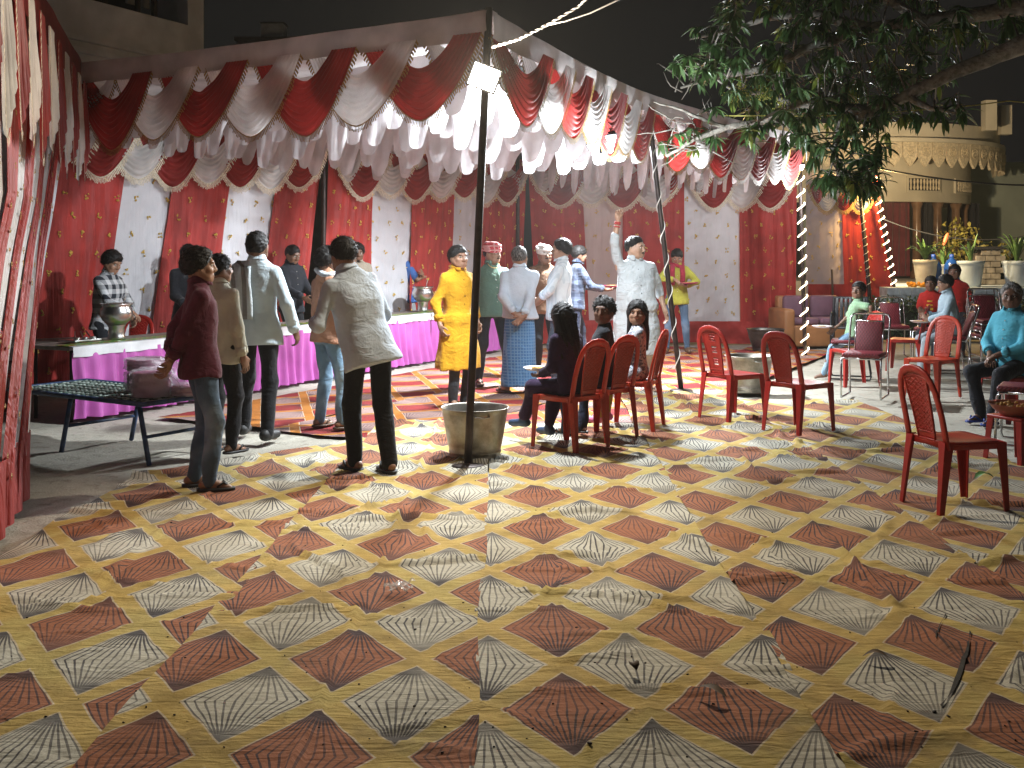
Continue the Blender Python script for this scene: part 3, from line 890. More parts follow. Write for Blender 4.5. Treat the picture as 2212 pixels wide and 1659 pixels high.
# bare side table behind the left end
M_wood_d = simple('dark_wood', (0.06, 0.045, 0.035), 0.7, var=0.3, vscale=10)
o0 = TB + Vector((-0.9, 0.55, 0))
t = thing('side_table', 'bare dark table standing beyond the end of the pink skirts', 'table', loc=(o0.x, o0.y, 0), rotz=TROT - 0.5)
mb = MB(); mb.box((0.3, 0.3, 0.68), (1.1, 0.6, 0.04)); obj('table_top', mb, M_wood_d, t, smooth=False)
for lx in (-0.2, 0.8):
    for ly in (0.05, 0.55):
        mb = MB(); mb.tube([(lx, ly, 0.67), (lx, ly, -0.02)], 0.02, 8); obj('leg', mb, M_wood_d, t)

# bowls on stands
def handi(label, along, depth, r, sc_=1.0):
    p = TB + TDIR * along + Vector((-0.885, 0.465, 0)) * depth
    t = thing('serving_pot', label, 'pot', loc=(p.x, p.y, 0.735), group=None)
    mb = MB(); mb.lathe([(r * .52, 0), (r * .55, 0.01), (r * .50, 0.03), (r * .48, 0.12), (r * .55, 0.135), (r * .55, 0.145)], 24, capb=True); obj('stand', mb, M_steel, t)
    z = 0.146
    prof = [(0.001, z), (r * .55, z), (r * .85, z + .05), (r * 1.0, z + .10), (r * .98, z + .15), (r * .86, z + .185), (r * .84, z + .20), (r * 1.0, z + .215), (r * 1.0, z + .225), (r * .82, z + .21), (r * .80, z + .19), (r * .92, z + .14), (r * .8, z + .06), (0.001, z + .03)]
    mb = MB(); mb.lathe(prof, 32); obj('bowl', mb, M_steel, t)
    mb = MB(); mb.tube([(0.02, 0.03, z + 0.08), (0.06, 0.10, z + 0.30), (0.062, 0.105, z + 0.33)], 0.006, 6); obj('ladle', mb, M_steel, t)
handi('steel serving bowl on a stand in front of the man in checked shirt', 0.80, 0.26, 0.165)
handi('steel serving bowl on a stand beside the man in blue polo', 5.35, 0.26, 0.17)
handi('dark steel bowl on a stand by the yellow kurta', 6.75, 0.26, 0.16)
# trays and ladles on the left table end
p = TB + TDIR * 0.42 + Vector((-0.885, 0.465, 0)) * 0.36
t = thing('serving_tray', 'steel tray with ladles and bowls at the table end', 'tray', loc=(p.x, p.y, 0.735), rotz=TROT)
mb = MB(); mb.box((0, 0, 0.012), (0.34, 0.24, 0.02)); obj('tray', mb, M_steel, t, bevel=0.006)
for i in range(3):
    mb = MB(); mb.tube([(-0.12 + .1 * i, -.08, .03), (-0.05 + .09 * i, 0.02, .05), (0.02 + .07 * i, .1, .09)], 0.007, 6); mb.ball((-0.12 + .1 * i, -.09, .035), (0.035, 0.035, 0.015)); obj('ladle', mb, M_steel, t)

# ------------------------------------------------------------------ tubs
def tub_mat():
    m, nt, b = new_mat('worn_aluminium'); v = coords(nt)
    n1 = noise_tex(nt, v, 5, 5, 0.7); n2 = noise_tex(nt, coords(nt, 'Object', (1, 1, 12)), 9, 4)
    c = mix_col(nt, n1.ss(0.35, 0.7), (0.42, 0.39, 0.34), (0.24, 0.22, 0.18))
    nt.links.new(c, b.inputs['Base Color']); b.inputs['Metallic'].default_value = 0.92
    rr = n1 * 0.25 + n2 * 0.2 + 0.2
    nt.links.new(rr.s, b.inputs['Roughness']); set_bump(nt, b, n1 + n2 * 0.5, 0.12, 0.01)
    return m
M_alu = tub_mat()
def tub(label, p, rt, rb, h, mat=None, group=None, handles=True):
    t = thing('metal_tub', label, 'tub', loc=(p.x, p.y, 0.012), group=group)
    prof = [(0.001, 0.012), (rb * .97, 0.010), (rb, 0.0), (rb * 1.01, h * .06), (rb * .985, h * .10), (rb * 1.02, h * .12), (rb * 1.02, h * .15), (rb * 1.0, h * .17)]
    for i in range(1, 9):
        f = i / 8; prof.append((rb + (rt - rb) * (f ** 0.85), h * (0.17 + 0.80 * f)))
    prof += [(rt * 1.03, h * .985), (rt * 1.045, h), (rt * 1.02, h * 1.005), (rt * .985, h * .985), (rt * .9, h * .6), (rb * .96, 0.03), (0.001, 0.025)]
    mb = MB(); mb.lathe(prof, 48); obj('body', mb, mat or M_alu, t)
    if handles:
        for sg in (0, PI):
            a0 = -PI / 2 + sg + 0.25
            pts = [Vector((math.cos(a0 + da) * (rt * rr), math.sin(a0 + da) * (rt * rr), h * .90 + dz)) for da, rr, dz in ((-.22, .98, 0), (-.2, 1.08, -.005), (0, 1.10, -.012), (.2, 1.08, -.005), (.22, .98, 0))]
            mb = MB(); mb.tube(pts, 0.008, 8); obj('handle', mb, M_steel, t)
    return t
q = G(1026, 1001); dq = q.y + 0.20
cx = (1026 - UC) * dq / FD
tub('large worn metal tub standing behind the flood-light pole', Vector((cx, dq, 0)), 0.262, 0.205, 0.40)
q = G(1630, 853); tub('steel tub between the two empty red chairs near the slanting pole', Vector((q.x - .02, q.y + 0.22, 0)), 0.27, 0.22, 0.42)
q = G(1660, 762); tub('blackened cooking pot with flared rim at the foot of the red curtain', Vector((q.x, q.y + 0.2, 0)), 0.30, 0.21, 0.36, mat=simple('sooty_metal', (0.10, 0.095, 0.085), 0.4, metal=0.8, var=0.5))

# ------------------------------------------------------------------ cot with packs of plates
M_bluepaint = simple('blue_painted_tube', (0.03, 0.06, 0.14), 0.45, var=0.4, vscale=18)
M_web1 = simple('green_webbing', (0.03, 0.07, 0.05), 0.7, var=0.4, vscale=12); M_web2 = simple('white_webbing', (0.30, 0.36, 0.32), 0.7, var=0.3, vscale=12)
N1 = Vector((-2.86, 8.62, 0)); fdir = Vector((-0.84, 0.54, 0)).normalized(); crot = math.atan2(fdir.y, fdir.x)
cot = thing('folding_cot', 'low folding cot with woven straps and blue tube frame', 'cot', loc=N1, rotz=crot)
CW, CL, CH = 0.78, 1.75, 0.46        # local x runs away from N1 along the front edge; local -y goes to the back
mb = MB(); mb.tube([(0, 0, CH), (CL, 0, CH), (CL, -CW, CH), (0, -CW, CH)], 0.02, 8, closed=True); obj('frame', mb, M_bluepaint, cot)
mb = MB()
for i in range(30):
    x = 0.03 + (CL - 0.06) * i / 29; mb.box((x, -CW / 2, CH + 0.002 + 0.003 * (i % 2)), (0.044, CW, 0.003), mi=i % 2)
obj('webbing', mb, [M_web1, M_web2], cot, smooth=False, kind='stuff')
mb = MB()
for i in range(13):
    y = -0.03 - (CW - 0.06) * i / 12
    mb.tube([(CL * j / 60, y, CH + 0.004 + 0.006 * (1 if (i + j) % 2 else -1)) for j in range(61)], 1.0, 4, flat=(0.022, 0.0015, (0, 0, 1)), mi=i % 2)
obj('cross_webbing', mb, [M_web2, M_web1], cot, kind='stuff')
for x0, x1 in ((0.10, -0.02), (0.95, 1.08)):
    for y in (-0.04, -CW + 0.04):
        mb = MB(); mb.tube([(x0, y, CH - 0.01), (x1, y, -0.02)], 0.02, 8); obj('leg', mb, M_bluepaint, cot)
for x in (1.02, 0.02):
    mb = MB(); mb.tube([(x, -0.04, 0.2), (x, -CW + 0.04, 0.2)], 0.014, 8); obj('brace', mb, M_bluepaint, cot)
m, nt, b = new_mat('plastic_bag'); b.inputs['Base Color'].default_value = (0.85, 0.80, 0.84, 1)
b.inputs['Roughness'].default_value = 0.18; b.inputs['Alpha'].default_value = 0.42
set_bump(nt, b, noise_tex(nt, coords(nt), 16, 4, 0.6, 1.0), 0.9, 0.03)
M_bag = m
M_plate = simple('pink_plates', (0.50, 0.20, 0.32), 0.4, var=0.12)
def plate_pack(label, lx, ly, r, h, z):
    t = thing('plate_pack', label, 'plates', loc=(0, 0, 0))
    w = cot.matrix_world if False else Matrix.Translation(N1) @ Matrix.Rotation(crot, 4, 'Z')
    t.location = w @ Vector((lx, ly, z))
    n = int(h / 0.012); prof = [(0.001, 0.0)]
    for i in range(n): prof += [(r * .93, i * 0.012), (r, i * 0.012 + 0.006), (r * 1.0, i * 0.012 + 0.009), (r * .93, i * 0.012 + 0.0118)]
    prof += [(r * .8, h - 0.01), (0.001, h - 0.012)]
    mb = MB(); mb.lathe(prof, 26); obj('plate_stack', mb, M_plate, t)
    mb = MB()
    def fn(s, tt):
        a = 2 * PI * s; k = math.sin(PI * min(1, tt * 1.0) * 0.5)
        rr = r * 1.10 + 0.025 * MN.noise((math.cos(a) * 3, math.sin(a) * 3, tt * 6)) + (0.03 if abs(tt - 0.5) < 0.1 else 0) * abs(MN.noise((a * 3, 1, 1)))
        if tt > 0.82: rr *= max(0.05, math.cos((tt - 0.82) / 0.18 * PI / 2))
        return (rr * math.cos(a), rr * math.sin(a), h * 1.06 * min(1, tt / 0.85) + 0.012 * MN.noise((a, tt * 5, 3)) * (tt > 0.1))
    mb.grid(fn, 30, 16)
    ex = MB()
    def tail(s, tt): return (r * 0.9 + 0.14 * s, (tt - .5) * 0.10 * (1 + s), h * .7 + 0.05 * math.sin(tt * 7 + s * 3) - 0.06 * s)
    mb.grid(tail, 8, 8)
    obj('plastic_bag', mb, M_bag, t)
plate_pack('sealed pack of pink plates under the upper pack on the cot', 0.62, -0.52, 0.15, 0.155, CH + 0.015)
plate_pack('sealed pack of pink plates lying on top of another pack', 0.62, -0.52, 0.15, 0.10, CH + 0.185)
plate_pack('pink plate pack with a glossy white top plate at the cot edge', 0.30, -0.32, 0.145, 0.20, CH + 0.015)
plate_pack('low opened pack of pink plates at the end of the cot', 0.10, -0.55, 0.15, 0.08, CH + 0.015)
# ------------------------------------------------------------------ chairs
def plastic(name, col, trans=0.12):
    m, nt, b = new_mat(name); v = coords(nt)
    n = noise_tex(nt, v, 6, 4); n2 = noise_tex(nt, v, 60, 3)
    c = mix_col(nt, n.ss(0.3, 0.75), col, tuple(x * 0.75 for x in col))
    c = mix_col(nt, n2.ss(0.58, 0.8) * 0.5, c, (col[0] * 1.1, col[1] + 0.05, col[2] + 0.05))
    nt.links.new(c, b.inputs['Base Color'])
    rr = n * 0.2 + 0.26; nt.links.new(rr.s, b.inputs['Roughness'])
    tr = nt.nodes.new('ShaderNodeBsdfTranslucent'); nt.links.new(c, tr.inputs[0])
    mx = nt.nodes.new('ShaderNodeMixShader'); mx.inputs[0].default_value = trans
    nt.links.new(b.outputs[0], mx.inputs[1]); nt.links.new(tr.outputs[0], mx.inputs[2]); nt.links.new(mx.outputs[0], nt.nodes['Material Output'].inputs[0])
    set_bump(nt, b, n2, 0.05, 0.004)
    return m
M_red_p = plastic('red_plastic', (0.40, 0.022, 0.016)); M_or_p = plastic('orange_red_plastic', (0.58, 0.06, 0.025), 0.35)

def lleg(mb, top, bot, sx, sy, wt, wb, t=0.011):
    """angle-section leg tapering from top to bot; sx, sy point into the chair"""
    def ring(c, w):
        pts = [(0, 0), (w, 0), (w, t), (t, t), (t, w), (0, w)]
        return [Vector((c[0] + sx * x, c[1] + sy * y, c[2])) for x, y in pts]
    n = 6; vs = []
    for i in range(n + 1):
        f = i / n; c = Vector(top).lerp(Vector(bot), f) ; w = wt + (wb - wt) * f ** 0.7
        vs += ring(c, w)
    fs = []
    for i in range(n):
        for j in range(6):
            a, b = i * 6 + j, i * 6 + (j + 1) % 6
            f_ = (a, b, b + 6, a + 6)
            fs.append(f_ if sx * sy < 0 else f_[::-1])
    e = tuple(n * 6 + j for j in range(6)); fs.append(e if sx * sy < 0 else e[::-1])
    mb.add(vs, fs)

def backy(z): return -0.195 - (z - 0.44) * 0.20 - 0.05 * max(0, (z - 0.6)) 
def plastic_chair(label, style, mat, loc, rotz, group='red plastic chairs', sz=1.0):
    t = thing('plastic_chair', label, 'chair', loc=loc, rotz=rotz, group=group)
    t.scale = (sz, sz, sz)
    # seat
    def sf(s, tt):
        y = -0.20 + 0.42 * tt; w = 0.195 + 0.022 * tt
        c = 1 - 0.10 * max(0, (abs(tt - .5) * 2 - .8) / .2) ** 2
        x = (2 * s - 1) * w * c
        z = 0.445 - 0.018 * (1 - (2 * s - 1) ** 2) * math.sin(PI * min(1, tt * 1.1)) - 0.02 * max(0, (tt - .88) / .12) ** 2 - 0.012 * abs(2 * s - 1) ** 8
        return (x, y, z)
    mb = MB(); mb.grid(sf, 16, 16); o = obj('seat', mb, mat, t)
    md = o.modifiers.new('thick', 'SOLIDIFY'); md.thickness = 0.010; md.offset = -1
    # apron
    mb = MB()
    loop = [(-0.192, -0.195), (-0.203, 0.0), (-0.212, 0.195), (-0.19, 0.216), (0, 0.22), (0.19, 0.216), (0.212, 0.195), (0.203, 0), (0.192, -0.195), (0, -0.2)]
    n = len(loop)
    vs = []; fs = []
    for (x, y) in loop: vs += [(x, y, 0.438), (x * 1.012, y * 1.012, 0.395 if abs(x) > 0.05 else 0.405), (x * .97, y * .97, 0.395 if abs(x) > 0.05 else 0.405)]
    for i in range(n):
        j = (i + 1) % n; fs += [(3 * i + 1, 3 * j + 1, 3 * j, 3 * i), (3 * i + 2, 3 * j + 2, 3 * j + 1, 3 * i + 1)]
    mb.add(vs, fs); obj('apron', mb, mat, t)
    for sx in (-1, 1):
        mb = MB(); lleg(mb, (sx * 0.214, 0.222, 0.435), (sx * 0.222, 0.238, 0.0), -sx, -1, 0.075, 0.036); obj('leg', mb, mat, t, smooth=False, bevel=0.003)
        mb = MB(); lleg(mb, (sx * 0.206, -0.212, 0.445), (sx * 0.215, -0.255, 0.0), -sx, 1, 0.07, 0.036); obj('leg', mb, mat, t, smooth=False, bevel=0.003)
    # back frame: an arch rising from the rear corners
    arch = [(-0.196, 0.40), (-0.197, 0.50), (-0.196, 0.60), (-0.192, 0.68), (-0.182, 0.75), (-0.160, 0.81), (-0.122, 0.855), (-0.066, 0.88), (0, 0.888)]
    arch = arch + [(-x, z) for x, z in arch[-2::-1]]
    pts = [(x, backy(z), z) for x, z in arch]
    mb = MB(); mb.tube(pts, 1.0, 10, flat=(0.026, 0.011, (0, -1, -0.22))); obj('back_frame', mb, mat, t)
    # middle panel
    z0, z1 = 0.44, 0.872
    def hw(z): return 0.085 + 0.035 * (z - z0) / (z1 - z0) + 0.012 * max(0, (z - 0.8) / 0.07)
    nz, nxp = 34, 18
    def pf(s, tt):
        z = z0 + (z1 - z0) * tt - 0.03 * (2 * s - 1) ** 2 * tt ** 3
        return ((2 * s - 1) * hw(z), backy(z) + 0.012 * (1 - (2 * s - 1) ** 2), z)
    keep = None
    if style == 'slots':
        def keep(i, j):
            for c in (9, 18, 27):
                for k in (-2, 0, 2):
                    if j == c + k and 6 <= i <= 11 - (1 if k == 0 else 0): return False
            return True
    mb = MB(); mb.grid(pf, nxp, nz, keep=keep); pan = obj('back_panel', mb, mat, t)
    md = pan.modifiers.new('thick', 'SOLIDIFY'); md.thickness = 0.004; md.offset = 0
    mb = MB()
    for s in (0.0, 1.0): mb.tube([Vector(pf(s, k / 12)) for k in range(13)], 0.008, 6)
    mb.tube([Vector(pf(k / 8, 0.10)) for k in range(9)], 0.007, 6)
    mb.tube([Vector(pf(k / 8, 0.93)) for k in range(9)], 0.007, 6)
    obj('panel_rim', mb, mat, pan)
    if style == 'lattice':
        mb = MB()
        for d in (1, -1):
            for k in range(-4, 12):
                pts = []
                for i in range(9):
                    s = 0.04 + 0.92 * i / 8; tt = 0.12 + 0.078 * k + d * (s - 0.5) * 0.30
                    if 0.11 < tt < 0.92: pts.append(Vector(pf(s, tt)))
                if len(pts) > 1: mb.tube(pts, 0.0060, 5, cap=False)
        obj('lattice', mb, mat, pan)
        mb = MB()
        for i in range(5):
            for j in range(9):
                s = (i + 0.5 + 0.25 * (j % 2)) / 5.5; p = Vector(pf(s, 0.15 + 0.085 * j))
                mb.ball(p, (0.011, 0.006, 0.013), 6, 4)
        obj('studs', mb, mat, pan, kind='stuff')
    return t
def chair_from(rear, front):
    """placing from the picture rows of the rear and front legs"""
    a = (G(*rear[0]) + G(*rear[1])) / 2; b = (G(*front[0]) + G(*front[1])) / 2
    f = (b - a).normalized()
    return a + f * 0.25, math.atan2(-f.x, f.y), f
CZ = 0.028
def put(p, z=CZ): return (p.x, p.y, z)
pA, rA, fA = chair_from(((1954, 1092), (2021, 1124)), ((2065, 1083), (2149, 1118)))
plastic_chair('lone empty red plastic chair with lattice back standing apart on the carpet', 'lattice', M_red_p, put(pA), rA)
pB_, rB, fB = chair_from(((1516, 908), (1566, 920)), ((1577, 900), (1639.5, 913)))
plastic_chair('empty red plastic chair with slotted middle panel in front of a tub', 'slots', M_red_p, put(pB_), rB)
pC, rC, fC = chair_from(((1658, 937), (1714, 947.5)), ((1723, 924), (1794, 939)))
plastic_chair('empty red plastic chair with lattice back beside the slotted one', 'lattice', M_red_p, put(pC), rC)
pD1, rD1, fD1 = chair_from(((1256, 986.5), (1305, 974)), ((1168, 974), (1231, 959.5)))
plastic_chair('red plastic chair holding the child in dark purple', 'lattice', M_or_p, put(pD1), rD1)
fD2 = fD1; pD2 = (G(1323, 964) + G(1369, 955)) / 2 + fD2 * 0.25
plastic_chair('red plastic chair holding the curly-haired boy', 'lattice', M_or_p, put(pD2), rD1)
fD3 = Vector((-0.93, 0.36, 0)).normalized(); pD3 = (G(1419, 939) + G(1432, 925.7)) / 2 + fD3 * 0.25; rD3 = math.atan2(-fD3.x, fD3.y)
plastic_chair('red plastic chair holding the girl in printed white dress', 'lattice', M_or_p, put(pD3), rD3)
pE = G(2034, 865) + Vector((0, 0.28, 0))
plastic_chair('bright orange-red plastic chair with studded lattice back, empty on the sand', 'lattice', M_or_p, put(pE, 0), math.radians(128))
pF2 = G(1845, 832); plastic_chair('red plastic chair half hidden behind the steel cushioned chair', 'lattice', M_red_p, put(pF2, 0), math.radians(100))
pF3 = G(1957, 800); plastic_chair('red plastic chair seen edge-on beside the girl in red shirt', 'lattice', M_red_p, put(pF3, 0), math.radians(62))
pO = G(2185, 908); rO = math.radians(108)
plastic_chair('red plastic chair under the old man in blue shirt', 'lattice', M_red_p, put(pO, 0), rO)
pS1 = TB + TDIR * 1.55 + Vector((-0.885, 0.465, 0)) * 0.95
plastic_chair('red plastic chair with lattice back behind the first serving table', 'lattice', M_red_p, put(pS1, 0), math.radians(165))
pS2 = TB + TDIR * -0.15 + Vector((-0.885, 0.465, 0)) * 1.0
plastic_chair('red plastic chair at the end of the serving tables by the side curtain', 'lattice', M_red_p, put(pS2, 0), math.radians(215))

# steel chairs with red cushions
M_chrome = simple('chrome_tube', (0.62, 0.63, 0.64), 0.16, metal=1.0, var=0.1)
M_darktube = simple('dark_steel_tube', (0.06, 0.06, 0.065), 0.35, metal=0.8)
m, nt, b = new_mat('maroon_woven_rexine'); v = coords(nt); x_, y_, z_ = sep(nt, v)
wv = ((x_ * 190.0).sin() * (z_ * 190.0 + y_ * 190.0).sin())
c = mix_col(nt, wv.ss(-0.3, 0.3), (0.11, 0.008, 0.015), (0.20, 0.018, 0.028)); nt.links.new(c, b.inputs['Base Color']); b.inputs['Roughness'].default_value = 0.5
set_bump(nt, b, wv, 0.4, 0.004); M_rex = m
def steel_chair(label, loc, rotz, tube=None, group='steel chairs with maroon cushions'):
    tube = tube or M_chrome
    t = thing('steel_chair', label, 'chair', loc=loc, rotz=rotz, group=group)
    for sx in (-1, 1):
        x = sx * 0.21
        mb = MB(); mb.tube([(x, 0.14, 0.455), (x, 0.20, 0.45), (x, 0.225, 0.42), (x, 0.24, 0.05), (x, 0.225, 0.014), (x, 0.18, 0.012), (x, -0.20, 0.012), (x, -0.245, 0.014), (x, -0.26, 0.05), (x, -0.20, 0.44), (x, -0.15, 0.452), (x, 0.14, 0.455)], 0.0115, 8); obj('side_frame', mb, tube, t)
    mb = MB(); mb.tube([(-0.215, -0.17, 0.43), (-0.215, -0.22, 0.52), (-0.215, -0.34, 0.86), (-0.19, -0.355, 0.905), (-0.14, -0.36, 0.915), (0.14, -0.36, 0.915), (0.19, -0.355, 0.905), (0.215, -0.34, 0.86), (0.215, -0.22, 0.52), (0.215, -0.17, 0.43)], 0.0115, 8); obj('back_frame', mb, tube, t)
    for sx in (-1, 1):
        mb = MB(); mb.tube([(sx * 0.15, -0.19, 0.45), (sx * 0.15, -0.35, 0.90)], 0.009, 8); obj('back_upright', mb, tube, t)
    mb = MB(); mb.tube([(-0.155, -0.325, 0.83), (0.155, -0.325, 0.83)], 0.009, 8); obj('back_rail', mb, tube, t)
    mb = MB(); mb.tube([(-0.21, 0.21, 0.445), (0.21, 0.21, 0.445)], 0.010, 8); obj('seat_rail', mb, tube, t)
    def pad(c, sx, sy, sz_, R): 
        mb = MB(); mb.box(c, (sx, sy, sz_), R); return mb
    o = obj('seat_cushion', pad((0, 0.02, 0.482), 0.41, 0.42, 0.05, None), M_rex, t, bevel=0.018)
    R = Matrix.Rotation(math.radians(-19.5), 3, 'X') if False else Matrix.Rotation(math.radians(19), 3, 'X')
    o = obj('back_cushion', pad((0, -0.265, 0.65), 0.285, 0.03, 0.36, R), M_rex, t, bevel=0.012)
    return t
qF1 = G(1868, 862)
steel_chair('empty chrome chair with maroon woven cushion at the edge of the carpet', put(qF1, 0.02), math.radians(152))
qF4 = G(1930, 772); steel_chair('chrome chair with maroon back standing empty against the hedge', put(qF4, 0), math.radians(172))
qF5 = G(1836, 818); steel_chair('dark tube chair under the boy in light green shirt', put(qF5, 0), math.radians(72), M_darktube)
qF6 = G(2048, 806); steel_chair('chrome chair under the youth in pale blue shirt', put(qF6, 0), math.radians(82))
qF6b = G(2010, 778); steel_chair('chrome chair under the girl in red printed shirt', put(qF6b, 0), math.radians(150))
qF6c = G(2062, 762); steel_chair('chrome chair under the person in plain red shirt by the ledge', put(qF6c, 0), math.radians(165))
for k in range(3):
    p = G(2140, 800); o = steel_chair('chrome chair with maroon cushions, ' + ['lowest', 'middle', 'topmost'][k] + ' of the stack behind the old man', (p.x, p.y - 0.02 * k, 0.10 * k), math.radians(176), group='stacked chrome chairs')
qF8 = G(2222, 960); steel_chair('chrome chair with maroon seat at the old man\'s side, cut by the picture edge', put(qF8, 0), math.radians(60))
# food tray on a stool beside it
qt = G(2203, 1000)
M_food = simple('fried_snacks', (0.50, 0.28, 0.07), 0.8, var=0.5, vscale=30); M_terra = simple('terracotta_plastic', (0.34, 0.09, 0.05), 0.5)
t = thing('basin', 'shallow terracotta basin of fried snacks set down at the old man\'s side', 'basin', loc=(qt.x, qt.y, 0.375))
mb = MB(); mb.lathe([(0.001, 0), (0.14, 0.0), (0.20, 0.05), (0.225, 0.085), (0.235, 0.09), (0.215, 0.08), (0.19, 0.055), (0.001, 0.03)], 28); obj('bowl', mb, M_terra, t)
mb = MB(); rr = random.Random(5)
for i in range(60): a = rr.uniform(0, 6.3); q = 0.16 * math.sqrt(rr.random()); mb.ball((q * math.cos(a), q * math.sin(a), 0.055 + rr.uniform(0, .03)), (0.018, 0.012, 0.011), 6, 4)
obj('snacks', mb, M_food, t, kind='stuff')
t = thing('stool', 'low red plastic stool under the basin of snacks', 'stool', loc=(qt.x, qt.y, 0.0), rotz=0.4)
mb = MB(); mb.box((0, 0, 0.36), (0.34, 0.34, 0.025)); obj('seat', mb, M_red_p, t, bevel=0.008)
for sx in (-1, 1):
    for sy in (-1, 1):
        mb = MB(); lleg(mb, (sx * 0.165, sy * 0.165, 0.352), (sx * 0.19, sy * 0.19, 0.0), -sx, -sy, 0.06, 0.04); obj('leg', mb, M_red_p, t, smooth=False)

# black plastic armchair and sofa
M_blkp = plastic('black_plastic', (0.022, 0.024, 0.03), 0.0)
p = G(1835, 764)
t = thing('armchair', 'black plastic armchair with slatted back beside the hedge', 'armchair', loc=(p.x, p.y, 0), rotz=math.radians(160))
mb = MB(); mb.box((0, 0, 0.42), (0.50, 0.48, 0.03)); obj('seat', mb, M_blkp, t, bevel=0.01)
for i in range(7):
    mb = MB(); mb.box((-0.21 + 0.07 * i, -0.27, 0.66), (0.055, 0.018, 0.46), Matrix.Rotation(math.radians(12), 3, 'X')); obj('back_slat', mb, M_blkp, t, bevel=0.005)
mb = MB(); mb.tube([(-0.26, -0.22, 0.44), (-0.26, -0.32, 0.88), (0.26, -0.32, 0.88), (0.26, -0.22, 0.44)], 1.0, 8, flat=(0.03, 0.014, (0, 1, 0.2))); obj('back_frame', mb, M_blkp, t)
for sx in (-1, 1):
    mb = MB(); mb.tube([(sx * .27, .24, 0.0), (sx * .27, .24, .60), (sx * .27, .20, .64), (sx * .27, -.28, .64)], 1.0, 8, flat=(0.028, 0.018, (sx, 0, 0))); obj('arm', mb, M_blkp, t)
    mb = MB(); mb.tube([(sx * .26, -.22, .44), (sx * .27, -.28, 0)], 0.022, 8); obj('leg', mb, M_blkp, t)
M_sofa = simple('tan_rexine', (0.36, 0.16, 0.06), 0.5, var=0.15, bump=0.1); M_sofa2 = simple('mauve_upholstery', (0.20, 0.10, 0.14), 0.7)
p = G(1752, 752)
t = thing('sofa', 'tan sofa with mauve cushions behind the rope-light pole', 'sofa', loc=(p.x + 0.15, p.y + 0.4, 0), rotz=math.radians(188))
def bx(name, c, s, m_, bv=0.03): 
    mb = MB(); mb.box(c, s); return obj(name, mb, m_, t, bevel=bv)
bx('base', (0, 0, 0.2), (1.1, 0.7, 0.36), M_sofa); bx('back', (0, -0.32, 0.55), (1.1, 0.18, 0.62), M_sofa)
for sx in (-1, 1): bx('arm', (sx * 0.58, 0, 0.34), (0.2, 0.78, 0.64), M_sofa, 0.05)
for sx in (-1, 1): bx('cushion', (sx * 0.245, 0.03, 0.44), (0.48, 0.52, 0.13), M_sofa2, 0.05); bx('back_cushion', (sx * 0.245, -0.2, 0.68), (0.46, 0.14, 0.38), M_sofa2, 0.05)
